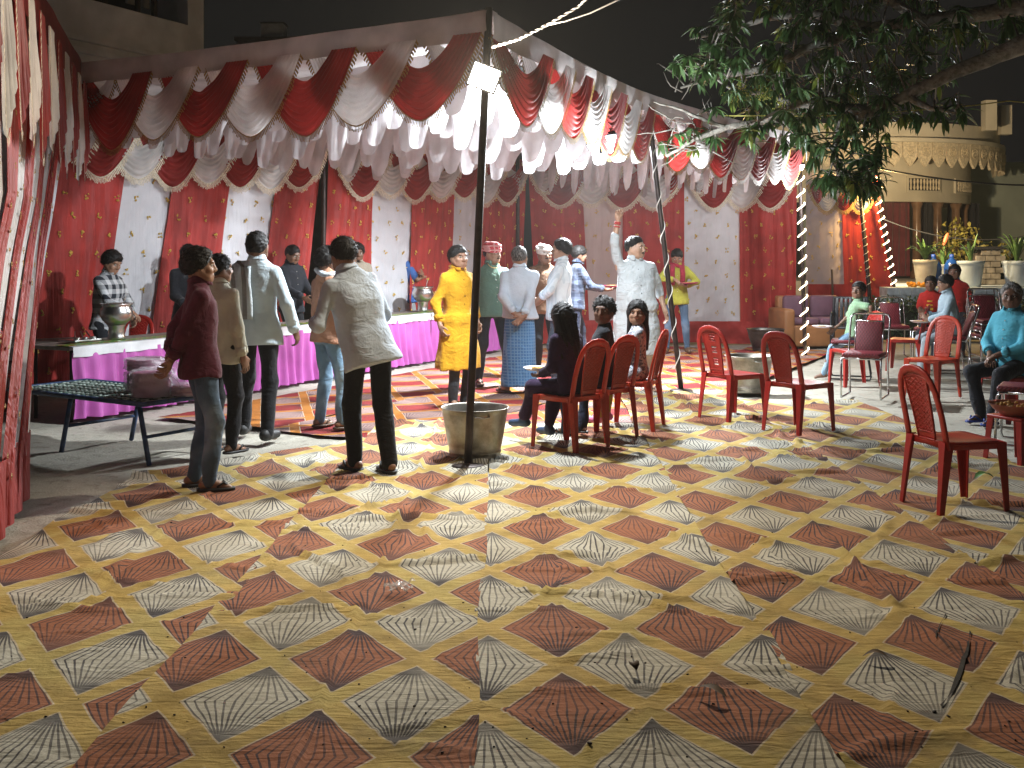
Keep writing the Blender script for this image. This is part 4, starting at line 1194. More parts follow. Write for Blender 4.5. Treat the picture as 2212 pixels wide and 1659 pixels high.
# ------------------------------------------------------------------ people: bodies grown from distance fields
class Field:
    def __init__(s, lo, hi, h):
        s.lo = np.array(lo, np.float32); s.h = h
        s.n = np.maximum(4, np.ceil((np.array(hi) - np.array(lo)) / h).astype(int) + 1)
        s.ax = [s.lo[i] + h * np.arange(s.n[i], dtype=np.float32) for i in range(3)]
        s.D = np.full(tuple(s.n), 1.0, np.float32)
    def sub(s, lo, hi):
        a = np.clip(np.floor((np.array(lo) - s.lo) / s.h).astype(int), 0, s.n); b = np.clip(np.ceil((np.array(hi) - s.lo) / s.h).astype(int) + 1, 0, s.n)
        return tuple(slice(int(a[i]), int(b[i])) for i in range(3))
    def blk(s, sl):
        return s.ax[0][sl[0]][:, None, None], s.ax[1][sl[1]][None, :, None], s.ax[2][sl[2]][None, None, :]
    def put(s, sl, d, k, op='add'):
        a = s.D[sl]
        if a.size == 0: return
        if op == 'add':
            h = np.clip(0.5 + 0.5 * (d - a) / k, 0, 1); s.D[sl] = d * (1 - h) + a * h - k * h * (1 - h)
        elif op == 'sub':
            h = np.clip(0.5 - 0.5 * (a + d) / k, 0, 1); s.D[sl] = a * (1 - h) - d * h + k * h * (1 - h)
    def cone(s, a, b, ra, rb, k=0.03, op='add', sy=1.0):
        a = np.array(a, np.float32); b = np.array(b, np.float32); m = max(ra, rb) + k + 3 * s.h
        sl = s.sub(np.minimum(a, b) - m, np.maximum(a, b) + m); x, y, z = s.blk(sl)
        v = b - a; L = float(v @ v) + 1e-9
        t = np.clip(((x - a[0]) * v[0] + (y - a[1]) * v[1] + (z - a[2]) * v[2]) / L, 0, 1)
        d = np.sqrt((x - a[0] - t * v[0]) ** 2 + ((y - a[1] - t * v[1]) / sy) ** 2 + (z - a[2] - t * v[2]) ** 2) - (ra + (rb - ra) * t)
        s.put(sl, d, k, op)
    def ell(s, c, r, k=0.02, op='add', R=None):
        c = np.array(c, np.float32); m = max(r) + k + 3 * s.h
        sl = s.sub(c - m, c + m); x, y, z = s.blk(sl)
        x, y, z = x - c[0], y - c[1], z - c[2]
        if R is not None:
            R = np.array(R); x, y, z = (R[0][0] * x + R[1][0] * y + R[2][0] * z, R[0][1] * x + R[1][1] * y + R[2][1] * z, R[0][2] * x + R[1][2] * y + R[2][2] * z)
        q = np.sqrt((x / r[0]) ** 2 + (y / r[1]) ** 2 + (z / r[2]) ** 2)
        s.put(sl, (q - 1) * min(r), k, op)
    def loft(s, o, R, ts, wx, wy, yo, k=0.03, pw=2.3):
        o = np.array(o, np.float32); m = max(max(wx), max(wy)) + k + 3 * s.h
        p0 = o + np.array(R[:, 2]) * ts[0]; p1 = o + np.array(R[:, 2]) * ts[-1]
        sl = s.sub(np.minimum(p0, p1) - m, np.maximum(p0, p1) + m); X_, Y_, Z_ = s.blk(sl)
        X_, Y_, Z_ = X_ - o[0], Y_ - o[1], Z_ - o[2]
        x = R[0][0] * X_ + R[1][0] * Y_ + R[2][0] * Z_; y = R[0][1] * X_ + R[1][1] * Y_ + R[2][1] * Z_; t = R[0][2] * X_ + R[1][2] * Y_ + R[2][2] * Z_
        a = np.interp(t, ts, wx); b = np.interp(t, ts, wy); c = np.interp(t, ts, yo)
        q = (np.abs(x / a) ** pw + np.abs((y - c) / b) ** pw) ** (1 / pw)
        d = (q - 1) * np.minimum(a, b)
        d = np.maximum(d, np.maximum(ts[0] - t, t - ts[-1])).astype(np.float32)
        s.put(sl, d, k)
    def wrinkle(s, amp, seed, f=(9, 9, 16)):
        r = np.random.RandomState(seed); x, y, z = s.blk((slice(None),) * 3)
        n = 0
        for i in range(4):
            a, b, c = r.uniform(-1, 1, 3); ph = r.uniform(0, 6)
            n = n + np.sin(a * f[0] * 3 * x + b * f[1] * 3 * y + c * f[2] * 2 * z + ph + 1.2 * np.sin(4 * x * b + 5 * z * a + i))
        s.D = s.D + (amp * n / 2).astype(np.float32)
    def mesh(s, smooth=2):
        D = s.D; sg = D < 0
        cnt = np.zeros(tuple(s.n - 1), np.int8)
        offs = [(i, j, k) for i in (0, 1) for j in (0, 1) for k in (0, 1)]
        nx, ny, nz = s.n
        for (i, j, k) in offs: cnt += sg[i:nx - 1 + i, j:ny - 1 + j, k:nz - 1 + k]
        act = (cnt > 0) & (cnt < 8); ci = np.argwhere(act)
        if len(ci) == 0: return np.zeros((0, 3)), np.zeros((0, 4), int)
        acc = np.zeros((len(ci), 3)); num = np.zeros(len(ci))
        for o1 in offs:
            for ax in range(3):
                if o1[ax]: continue
                o2 = list(o1); o2[ax] = 1
                q1 = ci + o1; q2 = ci + o2
                d1 = D[q1[:, 0], q1[:, 1], q1[:, 2]]; d2 = D[q2[:, 0], q2[:, 1], q2[:, 2]]
                m = (d1 < 0) != (d2 < 0)
                t = np.where(m, d1 / np.where(m, d1 - d2, 1), 0)
                pt = np.array(o1, float)[None, :] + 0 * acc; pt[:, ax] += t
                acc[m] += pt[m]; num[m] += 1
        V = (ci + acc / num[:, None]) * s.h + s.lo
        idx = np.full(act.shape, -1, np.int64); idx[act] = np.arange(len(ci))
        Q = []
        for ax in range(3):
            o = [(ax + 1) % 3, (ax + 2) % 3]
            s1 = [slice(1, -1)] * 3; s1[ax] = slice(0, -1); s2 = [slice(1, -1)] * 3; s2[ax] = slice(1, None)
            A, B = sg[tuple(s1)], sg[tuple(s2)]
            e = np.argwhere(A != B); 
            if len(e) == 0: continue
            fl = A[e[:, 0], e[:, 1], e[:, 2]]
            e = e + 1; e[:, ax] -= 1
            def cell(d0, d1):
                q = e.copy(); q[:, o[0]] += d0; q[:, o[1]] += d1
                return idx[q[:, 0], q[:, 1], q[:, 2]]
            a, b, c, d = cell(-1, -1), cell(0, -1), cell(0, 0), cell(-1, 0)
            qq = np.stack([a, b, c, d], 1); qq[~fl] = qq[~fl][:, ::-1]
            Q.append(qq)
        Q = np.concatenate(Q); Q = Q[(Q >= 0).all(1)]
        n = len(V)
        for _ in range(smooth):
            S = np.zeros((n, 3)); N = np.zeros(n)
            for i in range(4):
                a, b = Q[:, i], Q[:, (i + 1) % 4]
                for c in range(3):
                    S[:, c] += np.bincount(a, V[b, c], n) + np.bincount(b, V[a, c], n)
                N += np.bincount(a, minlength=n) + np.bincount(b, minlength=n)
            V = 0.5 * V + 0.5 * S / np.maximum(N, 1)[:, None]
        return V, Q

class Soup:
    """several meshed patches joined in one mesh, each with its material slot"""
    def __init__(s): s.V = []; s.Q = []; s.M = []; s.n = 0
    def add(s, V, Q, mi=0):
        if len(V) == 0: return
        s.V.append(V); s.Q.append(Q + s.n); s.M.append(np.full(len(Q), mi)); s.n += len(V)
    def obj(s, name, mats, parent):
        V = np.concatenate(s.V); Q = np.concatenate(s.Q); M = np.concatenate(s.M)
        me = bpy.data.meshes.new(name)
        me.vertices.add(len(V)); me.vertices.foreach_set('co', V.astype(np.float32).ravel())
        me.loops.add(len(Q) * 4); me.loops.foreach_set('vertex_index', Q.astype(np.int32).ravel())
        me.polygons.add(len(Q)); me.polygons.foreach_set('loop_start', np.arange(len(Q), dtype=np.int32) * 4)
        me.polygons.foreach_set('material_index', M.astype(np.int32)); me.polygons.foreach_set('use_smooth', np.ones(len(Q), bool))
        for m in mats: me.materials.append(m)
        me.update(calc_edges=True); me.validate()
        return link(name, me, parent)
def ball_vq(c, r, n=10, m=8):
    mb = MB(); mb.ball(c, r, n, m)
    q = np.array([f for f in mb.f]); return np.array(mb.v, float), q

def skin(name, col):
    m, nt, b = new_mat(name); v = coords(nt)
    n = noise_tex(nt, v, 9, 4)
    c = mix_col(nt, n.ss(0.3, 0.7), tuple(x * 0.82 for x in col), col); nt.links.new(c, b.inputs['Base Color'])
    b.inputs['Roughness'].default_value = 0.48; b.inputs['Specular IOR Level'].default_value = 0.4
    set_bump(nt, b, noise_tex(nt, v, 80, 3), 0.1, 0.002)
    return m
SK = [skin('brown_skin', (0.30, 0.165, 0.105)), skin('light_brown_skin', (0.40, 0.24, 0.16)), skin('deep_brown_skin', (0.185, 0.098, 0.062))]
M_lip = simple('lips', (0.22, 0.07, 0.055), 0.45); M_eyew = simple('eye_white', (0.62, 0.58, 0.52), 0.25); M_iris = simple('dark_iris', (0.012, 0.008, 0.006), 0.15)
def hairmat(name, c1, c2):
    m, nt, b = new_mat(name)
    n = noise_tex(nt, coords(nt, 'Object', (60, 60, 12)), 2.0, 3)
    nt.links.new(mix_col(nt, n.ss(0.4, 0.65), c1, c2), b.inputs['Base Color']); b.inputs['Roughness'].default_value = 0.55; b.inputs['Specular IOR Level'].default_value = 0.25
    set_bump(nt, b, n, 0.5, 0.006); return m
M_hair = hairmat('black_hair', (0.005, 0.004, 0.004), (0.012, 0.010, 0.009)); M_hairg = hairmat('grey_hair', (0.05, 0.05, 0.05), (0.38, 0.37, 0.35))
M_hairgd = hairmat('greying_hair', (0.02, 0.02, 0.02), (0.16, 0.15, 0.14))

def cloth(name, col, pattern=None, rough=0.85, crease=0.40, c2=None, sc_=1.0, sheen=0.1):
    m, nt, b = new_mat(name); v = coords(nt)
    n = noise_tex(nt, v, 4, 4)
    base = mix_col(nt, n.ss(0.3, 0.72), tuple(x * 0.80 for x in col), col)
    x, y, z = sep(nt, v)
    if pattern == 'check':
        a = ((x + y * 0.6) * (18 * sc_)).sin(); c = (z * (18 * sc_)).sin()
        base = mix_col(nt, (a.gt(0.0) * 0.5 + c.gt(0.0) * 0.5), base, c2)
    elif pattern == 'stripe':
        a = ((x + y * 0.7) * (130 * sc_)).sin(); base = mix_col(nt, a.gt(0.35) * 0.7, base, c2)
    elif pattern == 'grid':
        a = ((x + y * 0.6) * (150 * sc_)).sin(); c = (z * (150 * sc_)).sin()
        base = mix_col(nt, (a.gt(0.55)).mx(c.gt(0.55)) * 0.6, base, c2)
    elif pattern == 'denim':
        w = noise_tex(nt, v, 2.2, 3); base = mix_col(nt, w.ss(0.45, 0.65), base, c2)
    elif pattern == 'print':
        w = noise_tex(nt, v, 22, 3, 0.6, 1.5); base = mix_col(nt, w.ss(0.5, 0.56), base, c2)
        w2 = noise_tex(nt, v, 31, 2, 0.6, 1.0); base = mix_col(nt, w2.ss(0.62, 0.66), base, (0.10, 0.22, 0.25))
    nt.links.new(base, b.inputs['Base Color']); b.inputs['Roughness'].default_value = rough
    b.inputs['Specular IOR Level'].default_value = 0.2; b.inputs['Sheen Weight'].default_value = sheen
    f1 = noise_tex(nt, coords(nt, 'Object', (7, 7, 11), (0.5, 0.4, 0)), 1.0, 3, 0.5, 1.6)
    f2 = noise_tex(nt, coords(nt, 'Object', (16, 16, 8), (-0.4, 0.3, 0)), 1.0, 2, 0.5, 1.0)
    set_bump(nt, b, f1 * 1.0 + f2 * 0.5, crease, 0.035)
    return m

V3 = lambda *a: np.array(a, float)
def unit(v): v = np.asarray(v, float); return v / (np.linalg.norm(v) + 1e-9)
def rotm(pitch=0, yaw=0, roll=0):
    """forward pitch (+ bends towards +y), yaw to the left (+), roll to the right (+), degrees"""
    a, b, c = map(math.radians, (-pitch, yaw, roll))
    Rx = np.array([[1, 0, 0], [0, math.cos(a), -math.sin(a)], [0, math.sin(a), math.cos(a)]])
    Rz = np.array([[math.cos(b), -math.sin(b), 0], [math.sin(b), math.cos(b), 0], [0, 0, 1]])
    Ry = np.array([[math.cos(c), 0, math.sin(c)], [0, 1, 0], [-math.sin(c), 0, math.cos(c)]])
    return Rz @ Ry @ Rx
def ik(a, b, l1, l2, pole):
    v = b - a; d = min(np.linalg.norm(v), (l1 + l2) * 0.995); d = max(d, abs(l1 - l2) + 0.02); u = unit(v)
    al = (l1 * l1 - l2 * l2 + d * d) / (2 * d); h = math.sqrt(max(0, l1 * l1 - al * al))
    p = np.asarray(pole, float); p = unit(p - u * (p @ u))
    return a + u * al + p * h, a + u * d

def hand_field(w, f, n, s, h, curl, side, spread=0.10, point=False, thumb=1.0):
    """w wrist, f finger direction, n palm normal; five separate bent fingers"""
    f = unit(f); n = unit(n - f * (np.asarray(n) @ f)); l = np.cross(n, f) * side     # l: towards the thumb side
    F = Field(w - 0.22 * s, w + 0.22 * s, h)
    palm = w + f * 0.05 * s
    R = np.stack([l, n, f], 1)
    F.ell(palm, (0.042 * s, 0.017 * s, 0.052 * s), 0.01, R=R)
    F.cone(w - f * 0.04 * s, w + f * 0.02 * s, 0.027 * s, 0.027 * s, 0.015)
    for i, (off, L, rr) in enumerate(((0.030, 0.95, 1.0), (0.010, 1.06, 1.03), (-0.011, 1.0, 0.98), (-0.031, 0.80, 0.88))):
        b = w + f * (0.088 - 0.004 * abs(i - 1.3)) * s + l * off * s
        d = unit(f + l * off * spread * 20 * s); a = curl * (0.9 + 0.12 * i); p = b; r0 = 0.0088 * s * rr
        for sg, q in ((0.045, 0.75), (0.027, 1.75), (0.021, 2.5)):
            ang = a * q; dd = d * math.cos(ang) + n * math.sin(ang); e = p + dd * sg * s * L
            F.cone(p, e, r0, r0 * 0.9, 0.004); p = e; r0 *= 0.9
    b = w + f * 0.025 * s + l * 0.032 * s; d = unit(f * 0.75 + l * 0.75 * thumb + n * 0.35)
    e = b + d * 0.042 * s; F.cone(b, e, 0.0125 * s, 0.0105 * s, 0.008)
    d2 = unit(d + n * curl * 0.9 - l * curl * 0.8 + f * 0.4); e2 = e + d2 * 0.032 * s; F.cone(e, e2, 0.0105 * s, 0.0085 * s, 0.004)
    return F

def head_parts(s, h, hair='short', hmat=None, moust=False, beard=False, seed=0, fat=0.0, female=False):
    """patches in head space: origin at head centre, +y is the face"""
    F = Field((-0.12 * s, -0.14 * s, -0.24 * s), (0.12 * s, 0.15 * s, 0.15 * s), h)
    e = lambda c, r, k=0.02, op='add': F.ell([q * s for q in c], [q * s for q in r], k * s, op)
    c_ = lambda a, b, ra, rb, k=0.015, op='add': F.cone([q * s for q in a], [q * s for q in b], ra * s, rb * s, k * s, op)
    e((0, -0.012, 0.028), (0.076, 0.095, 0.088)); e((0, 0.020, -0.030), (0.062 + fat, 0.070, 0.080), 0.03)
    e((0, 0.048, -0.080), (0.036 + fat, 0.036, 0.028), 0.03)                  # chin and jaw
    c_((-0.045, 0.045, -0.06), (-0.06, -0.005, -0.03), 0.022, 0.02, 0.03); c_((0.045, 0.045, -0.06), (0.06, -0.005, -0.03), 0.022, 0.02, 0.03)
    c_((-0.036, 0.076, 0.034), (0.036, 0.076, 0.034), 0.012, 0.012, 0.018)     # brow
    for sx in (-1, 1):
        e((sx * 0.045, 0.062, -0.020), (0.022 + fat, 0.020, 0.020), 0.02)      # cheek
        e((sx * 0.031, 0.096, 0.012), (0.019, 0.017, 0.012), 0.014, 'sub')     # eye socket
        e((sx * 0.078, -0.008, 0.0), (0.009, 0.020, 0.033), 0.008)             # ear
    c_((0, 0.084, 0.020), (0, 0.1025, -0.018), 0.010, 0.012, 0.012); c_((-0.012, 0.094, -0.024), (0.012, 0.094, -0.024), 0.009, 0.009, 0.008)
    c_((-0.017, 0.083, -0.052), (0.017, 0.083, -0.052), 0.0075, 0.0075, 0.008); c_((-0.013, 0.081, -0.063), (0.013, 0.081, -0.063), 0.008, 0.008, 0.008)
    c_((0, -0.022, -0.05), (0, -0.014, -0.105), 0.049 + fat, 0.045 + fat, 0.03) # neck
    out = [F.mesh(1) + (0,)]
    out.append(ball_vq((0, 0.0865 * s, -0.0578 * s), (0.020 * s, 0.0065 * s, 0.0085 * s)) + (1,))
    for sx in (-1, 1):
        out.append(ball_vq((sx * 0.031 * s, 0.0765 * s, 0.0115 * s), (0.0145 * s, 0.009 * s, 0.0085 * s)) + (2,))
        out.append(ball_vq((sx * 0.031 * s + 0.002 * s, 0.0825 * s, 0.0115 * s), (0.0066 * s, 0.0045 * s, 0.0066 * s)) + (3,))
    H = None
    if hair:
        H = Field((-0.16 * s, -0.20 * s, -0.50 * s if hair == 'long' else -0.16 * s), (0.16 * s, 0.15 * s, 0.19 * s), h)
        x, y, z = H.blk((slice(None),) * 3); x, y, z = x / s, y / s, z / s
        th = {'short': 0.014, 'full': 0.024, 'crop': 0.008, 'long': 0.022, 'curly': 0.02, 'bald': 0.006, 'bun': 0.014, 'recede': 0.013}[hair]
        front = {'bald': 0.115, 'recede': 0.094}.get(hair, 0.066)
        line = front + 0.83 * (y - 0.088) + 0.010 * np.sin(45 * x + seed) - (0.25 * np.abs(x) if hair != 'bald' else 0.5 * np.abs(x) - 0.02)
        th = th * (0.12 + 0.88 * np.clip((z - line) / 0.040, 0, 1)) if hair != 'long' else th
        q = np.sqrt((x / (0.078 + th)) ** 2 + ((y + 0.014) / (0.096 + th)) ** 2 + ((z - 0.030) / (0.088 + th * 1.1)) ** 2)
        d = (q - 1) * 0.09
        r = np.random.RandomState(seed)
        d = d + 0.0035 * (np.sin(70 * x + 9 * np.sin(30 * z + seed)) * np.sin(60 * y + 25 * z) + 0.7 * np.sin(120 * y + 60 * x + seed) * np.sin(95 * z)) * (2.2 if hair == 'curly' else 0.9)
        front = {'bald': 0.115, 'recede': 0.094}.get(hair, 0.066)
        line = front + 0.83 * (y - 0.088) + 0.010 * np.sin(45 * x + seed) - (0.25 * np.abs(x) if hair != 'bald' else 0.5 * np.abs(x) - 0.02)
        if hair == 'full': line = line - 0.012 + 0.02 * np.sin(18 * x + seed)
        d = np.maximum(d, (line - z) * 0.75)
        if hair == 'bald':      # thin on the crown
            d = np.maximum(d, 0.085 - np.sqrt(x ** 2 + (y - 0.07) ** 2 + (z - 0.10) ** 2))
        if hair == 'long':
            fall = np.sqrt((np.maximum(np.abs(x) - 0.060, 0) / 1.0) ** 2 + ((y + 0.050) / 1.25) ** 2) - 0.050 + 0.05 * np.maximum(0, -z - 0.2)
            fall = fall + 0.005 * np.sin(90 * x + 20 * z) ; fall = np.maximum(fall, np.maximum(z - 0.03, -0.36 - z))
            fall = np.maximum(fall, 0.0 - (0.02 - y))
            d = np.minimum(d, fall)
        if hair == 'bun': d = np.minimum(d, np.sqrt(x ** 2 + (y + 0.12) ** 2 + (z + 0.02) ** 2) - 0.042)
        H.D = (d * s).astype(np.float32)
        Hm = [H.mesh(1)]
    else: Hm = []
    if hair:                       # loose strands breaking the outline
        V, Q = Hm[0]; rr = np.random.RandomState(seed + 3); n = min(len(V), 900 if h < 0.008 else 420)
        pk = rr.choice(len(V), n, replace=False); p = V[pk]; c0 = np.array([0, -0.014, 0.03]) * s
        nrm = p - c0; nrm /= np.linalg.norm(nrm, axis=1)[:, None] + 1e-9
        cmb = np.array([[0.15, -0.55, -0.75]]) + rr.normal(size=(n, 3)) * 0.55; cmb[:, 0] += np.sign(p[:, 0]) * 0.3
        cmb -= nrm * (cmb * nrm).sum(1)[:, None]; cmb /= np.linalg.norm(cmb, axis=1)[:, None] + 1e-9
        L = rr.uniform(0.012, 0.034, (n, 1)) * s * (0.5 if hair in ('crop', 'bald') else 1); sd = np.cross(nrm, cmb) * 0.0022 * s
        a = p - nrm * 0.002 * s; tip = p + cmb * L + nrm * L * 0.28
        SV = np.concatenate([a - sd, a + sd, tip + sd * 0.25, tip - sd * 0.25]); i0 = np.arange(n)
        Hm.append((SV, np.stack([i0, i0 + n, i0 + 2 * n, i0 + 3 * n], 1)))
    bc = []
    for sx in (-1, 1):          # eyebrows
        V, Q = ball_vq((0, 0, 0), (0.0185 * s, 0.004 * s, 0.0036 * s)); a = -0.12 * sx
        V = V @ np.array([[math.cos(a), 0, -math.sin(a)], [0, 1, 0], [math.sin(a), 0, math.cos(a)]]).T
        Hm.append((V + np.array([sx * 0.033, 0.0868 if not female else 0.086, 0.033]) * s, Q))
    if moust:
        V, Q = ball_vq((0, 0, 0), (0.030 * s, 0.008 * s, 0.008 * s), 12, 8); V[:, 2] -= 3.5 * V[:, 0] ** 2 / s
        Hm.append((V + np.array([0, 0.090, -0.0405]) * s, Q))
    if beard:
        B = Field((-0.1 * s, -0.02 * s, -0.13 * s), (0.1 * s, 0.13 * s, 0.0), h)
        B.ell((0, 0.050 * s, -0.078 * s), ((0.040 + fat) * s, 0.040 * s, 0.034 * s), 0.02 * s)
        for sx in (-1, 1): B.cone((sx * .036 * s, .052 * s, -.07 * s), (sx * .066 * s, 0, -.02 * s), 0.022 * s, 0.013 * s, 0.02 * s)
        B.ell((0, 0.088 * s, -0.058 * s), (0.022 * s, 0.02 * s, 0.011 * s), 0.006 * s, 'sub')
        Hm.append(B.mesh(1))
    return out, Hm

def person(label, pos, heading, H=1.68, skin_=0, hair='short', hmat=None, shirt=None, sleeve=1.0, hem=-0.10, pants=None, pants_fit=1.0, pants_len=1.0, shoes=None,
           lean=0, side=0, twist=0, feet=((-0.10, 0.0), (0.10, 0.02)), hands=None, hyaw=0, hpitch=0, hroll=0, seated=None, fat=0.0, belly=0.0, kurta=None, lungi=None, moust=False, beard=False,
           female=False, turban=None, scarf=None, curl=0.5, hs=1.0, seed=0, z0=0.02, chain=None, footyaw=(8, -8), lips=True, group=None, skirt=None, towel=None, collar=True, glasses=False, plate=None, heel=(0, 0), hname='hair', stole=None, armband=None, print_=None):
    """heading: 0 looks away from the camera, 180 towards it, 90 to the left. hands: two dicts (left, right)."""
    s = H / 1.70; dist = math.hypot(pos[0], pos[1]); px = dist / 1111.0
    h = max(0.0095, 1.35 * px); hh = max(0.0045, 0.62 * px)
    t = thing('person', label, 'person', loc=(pos[0], pos[1], z0), rotz=math.radians(heading), group=group)
    pel = V3(0, 0, 0.905 * s) if seated is None else V3(0, seated.get('y', -0.02), seated['z'])
    Rt = rotm(lean, twist, side)
    up = Rt @ V3(0, 0, 1)
    T = lambda x, y, z: pel + Rt @ (V3(x, y, z) * s)
    neck, headc = T(0, -0.01, 0.555), None
    sh = [T(-0.160 - fat * 0.5, -0.01, 0.462), T(0.160 + fat * 0.5, -0.01, 0.462)]
    hip = [pel + V3(-0.088 * s, 0, -0.01), pel + V3(0.088 * s, 0, -0.01)]
    ank = []; knee = []
    for i in (0, 1):
        fx, fy = feet[i][0] * s, feet[i][1] * s
        fz = (feet[i][2] if len(feet[i]) > 2 else 0.0)
        a = V3(fx, fy, 0.085 * s + fz)
        k, a2 = ik(hip[i], a, 0.420 * s, 0.402 * s, V3((-0.12, 0.12)[i] if seated is None else (-0.25, 0.25)[i], 1, 0.15 if seated else 0))
        knee.append(k); ank.append(a2)
    Rh = Rt @ rotm(hpitch, hyaw, hroll) if seated is None or True else rotm(hpitch, hyaw, hroll)
    Rh = rotm(lean * 0.35 + hpitch, twist + hyaw, side * 0.4 + hroll)
    hc = neck + (up * 0.4 + Rh @ V3(0, 0.12, 0.95) * 0.6) * 0.116 * s * (0.5 + 0.5 * hs)
    # arms
    if hands is None: hands = ({}, {})
    elb = []; wri = []; hnd = []
    for i in (0, 1):
        sg = -1 if i == 0 else 1; d = hands[i]
        tgt = d.get('to')
        if tgt is None: tgt = sh[i] + V3(sg * 0.07, 0.05, -0.53) * s
        else: tgt = pel + V3(*tgt) * s
        e, w = ik(sh[i], tgt, 0.285 * s, 0.255 * s, V3(*d.get('pole', (sg * 0.5, -1, -0.2))))
        elb.append(e); wri.append(w)
        f = unit(w - e); f = unit(V3(*d['dir'])) if 'dir' in d else unit(f + V3(0, 0.15, -0.1))
        n = V3(*d['palm']) if 'palm' in d else V3(-sg, 0.1, 0)
        hnd.append((w, f, n, d.get('curl', curl), d.get('thumb', 1.0)))
    lo = np.min([pel, hc, *sh, *elb, *wri, *knee, *ank], 0) - 0.32; hi = np.max([pel, hc, *sh, *elb, *wri, *knee, *ank], 0) + 0.32
    lo[2] = -0.03
    # ---- body, one skin
    B = Field(lo, hi, h * 1.25)
    ts = np.array([-0.06, 0.0, 0.12, 0.30, 0.42, 0.50, 0.56]) * s
    wx = np.array([0.12, 0.145, 0.128 + fat, 0.150 + fat * .6, 0.150 + fat * .5, 0.115, 0.05]) * s; wy = np.array([0.09, 0.10, 0.088 + fat * .8, 0.100 + fat * .6, 0.09, 0.06, 0.045]) * s
    yo = np.array([0, 0, 0.0 + belly * .6, belly * .4, 0, -0.01, -0.01]) * s
    B.loft(pel, Rt, ts, wx, wy, yo, 0.04)
    fl = 1.0 + fat * 1.6
    for i in (0, 1):
        sg = -1 if i == 0 else 1
        B.cone(sh[i], elb[i], 0.046 * s * fl, 0.039 * s * fl, 0.03); B.cone(elb[i], wri[i], 0.039 * s * fl, 0.027 * s, 0.02)
        B.cone(hip[i], knee[i], 0.078 * s, 0.052 * s, 0.03); B.cone(knee[i], ank[i], 0.053 * s, 0.036 * s, 0.02)
        fy = math.radians(footyaw[i]); fd = V3(-math.sin(fy), math.cos(fy), -0.12 - heel[i]); a = ank[i]
        B.cone(a + V3(0, 0, -0.02) * s, a + unit(fd) * 0.13 * s + V3(0, 0, -0.052) * s, 0.036 * s, 0.026 * s, 0.02); B.cone(a - unit(fd) * 0.045 * s + V3(0, 0, -0.045) * s, a + unit(fd) * 0.15 * s + V3(0, 0, -0.060) * s, 0.032 * s, 0.020 * s, 0.02)
    B.cone(neck - up * 0.03 * s, hc + Rh @ V3(0, -0.02, -0.03) * s, 0.053 * s, 0.048 * s, 0.03)
    S = Soup(); S.add(*B.mesh(2), 0)
    hp, hm = head_parts(s * 1.07 * hs, hh, hair, hmat, moust, beard, seed, fat * 0.18, female)
    for V, Q, mi in hp: S.add(V @ Rh.T + hc, Q, mi)
    for i in (0, 1):
        w, f, n, cu, th = hnd[i]; S.add(*hand_field(w, f, n, s, hh * 0.95, cu, (1 if i == 0 else -1), thumb=th).mesh(1), 0)
    S.obj('body', [SK[skin_], M_lip, M_eyew, M_iris], t)
    Sh = Soup()
    for V, Q in hm: Sh.add(V @ Rh.T + hc, Q)
    Sh.obj('hair', [hmat or M_hair], t)
    # ---- trousers
    if pants is not None:
        F = Field(lo, hi, h)
        F.loft(pel, np.eye(3) if seated is None else Rt, np.array([-0.10, -0.03, 0.03, 0.075]) * s, np.array([0.130, 0.158, 0.145 + fat * .8, 0.128 + fat * .8]) * s, np.array([0.10, 0.115, 0.100 + fat * .7, 0.090 + fat * .7]) * s, np.array([0, 0, belly * .2, belly * .4]) * s, 0.03)
        pf = pants_fit
        for i in (0, 1):
            en = knee[i] + (ank[i] - knee[i]) * min(1, pants_len) - V3(0, 0, 0.015 if pants_len >= 1 else 0)
            F.cone(hip[i], knee[i], 0.086 * s * (0.6 + .4 * pf), 0.066 * s * pf, 0.03); F.cone(knee[i], en, 0.066 * s * pf, 0.052 * s * pf, 0.02)
        F.wrinkle(0.0055, seed + 11, (6, 6, 14)); Sp = Soup(); Sp.add(*F.mesh(1)); Sp.obj('trousers', [pants], t)
    if lungi is not None:
        F = Field(lo, hi, h)
        F.loft(V3(0, 0, 0), np.eye(3), np.array([0.075, 0.10, 0.45, 0.75, 0.93, 1.0]) * s, np.array([0.215, 0.22, 0.195, 0.185, 0.17, 0.15]) * s, np.array([0.165, 0.17, 0.15, 0.14, 0.125, 0.115]) * s, np.zeros(6), 0.02)
        F.wrinkle(0.006, seed + 12, (10, 10, 3)); Sp = Soup(); Sp.add(*F.mesh(1)); Sp.obj('lungi', [lungi], t)
    if skirt is not None:
        F = Field(lo, hi, h)
        for i in (0, 1): F.cone(hip[i], knee[i], 0.13 * s, 0.11 * s, 0.08)
        Sp = Soup(); Sp.add(*F.mesh(1)); Sp.obj('skirt', [skirt], t)
    # ---- shirt or kurta
    if shirt is not None:
        F = Field(lo, hi, h)
        hm_ = hem
        ts = np.array([hm_, hm_ + 0.05, 0.02, 0.13, 0.30, 0.42, 0.485, 0.535, 0.565]) * s if hm_ < -0.04 else np.array([-0.04, -0.01, 0.02, 0.13, 0.30, 0.42, 0.485, 0.535, 0.565]) * s
        fb = max(0, -hm_ - 0.1) * 0.16
        wx = np.array([0.196 + fb + fat, 0.193 + fb * .9 + fat, 0.182 + fat, 0.168 + fat * 1.1, 0.176 + fat * .8, 0.180 + fat * .6, 0.157 + fat * .4, 0.112, 0.068]) * s
        wy = np.array([0.142 + fb + fat * .8, 0.142 + fb * .9 + fat * .8, 0.130 + fat * .9, 0.112 + fat, 0.126 + fat * .7, 0.112 + fat * .2, 0.086, 0.072, 0.062]) * s
        yo = np.array([belly * .3, belly * .5, belly * .7, belly, belly * .55, 0.0, -0.010, -0.012, -0.012]) * s
        Rk = Rt
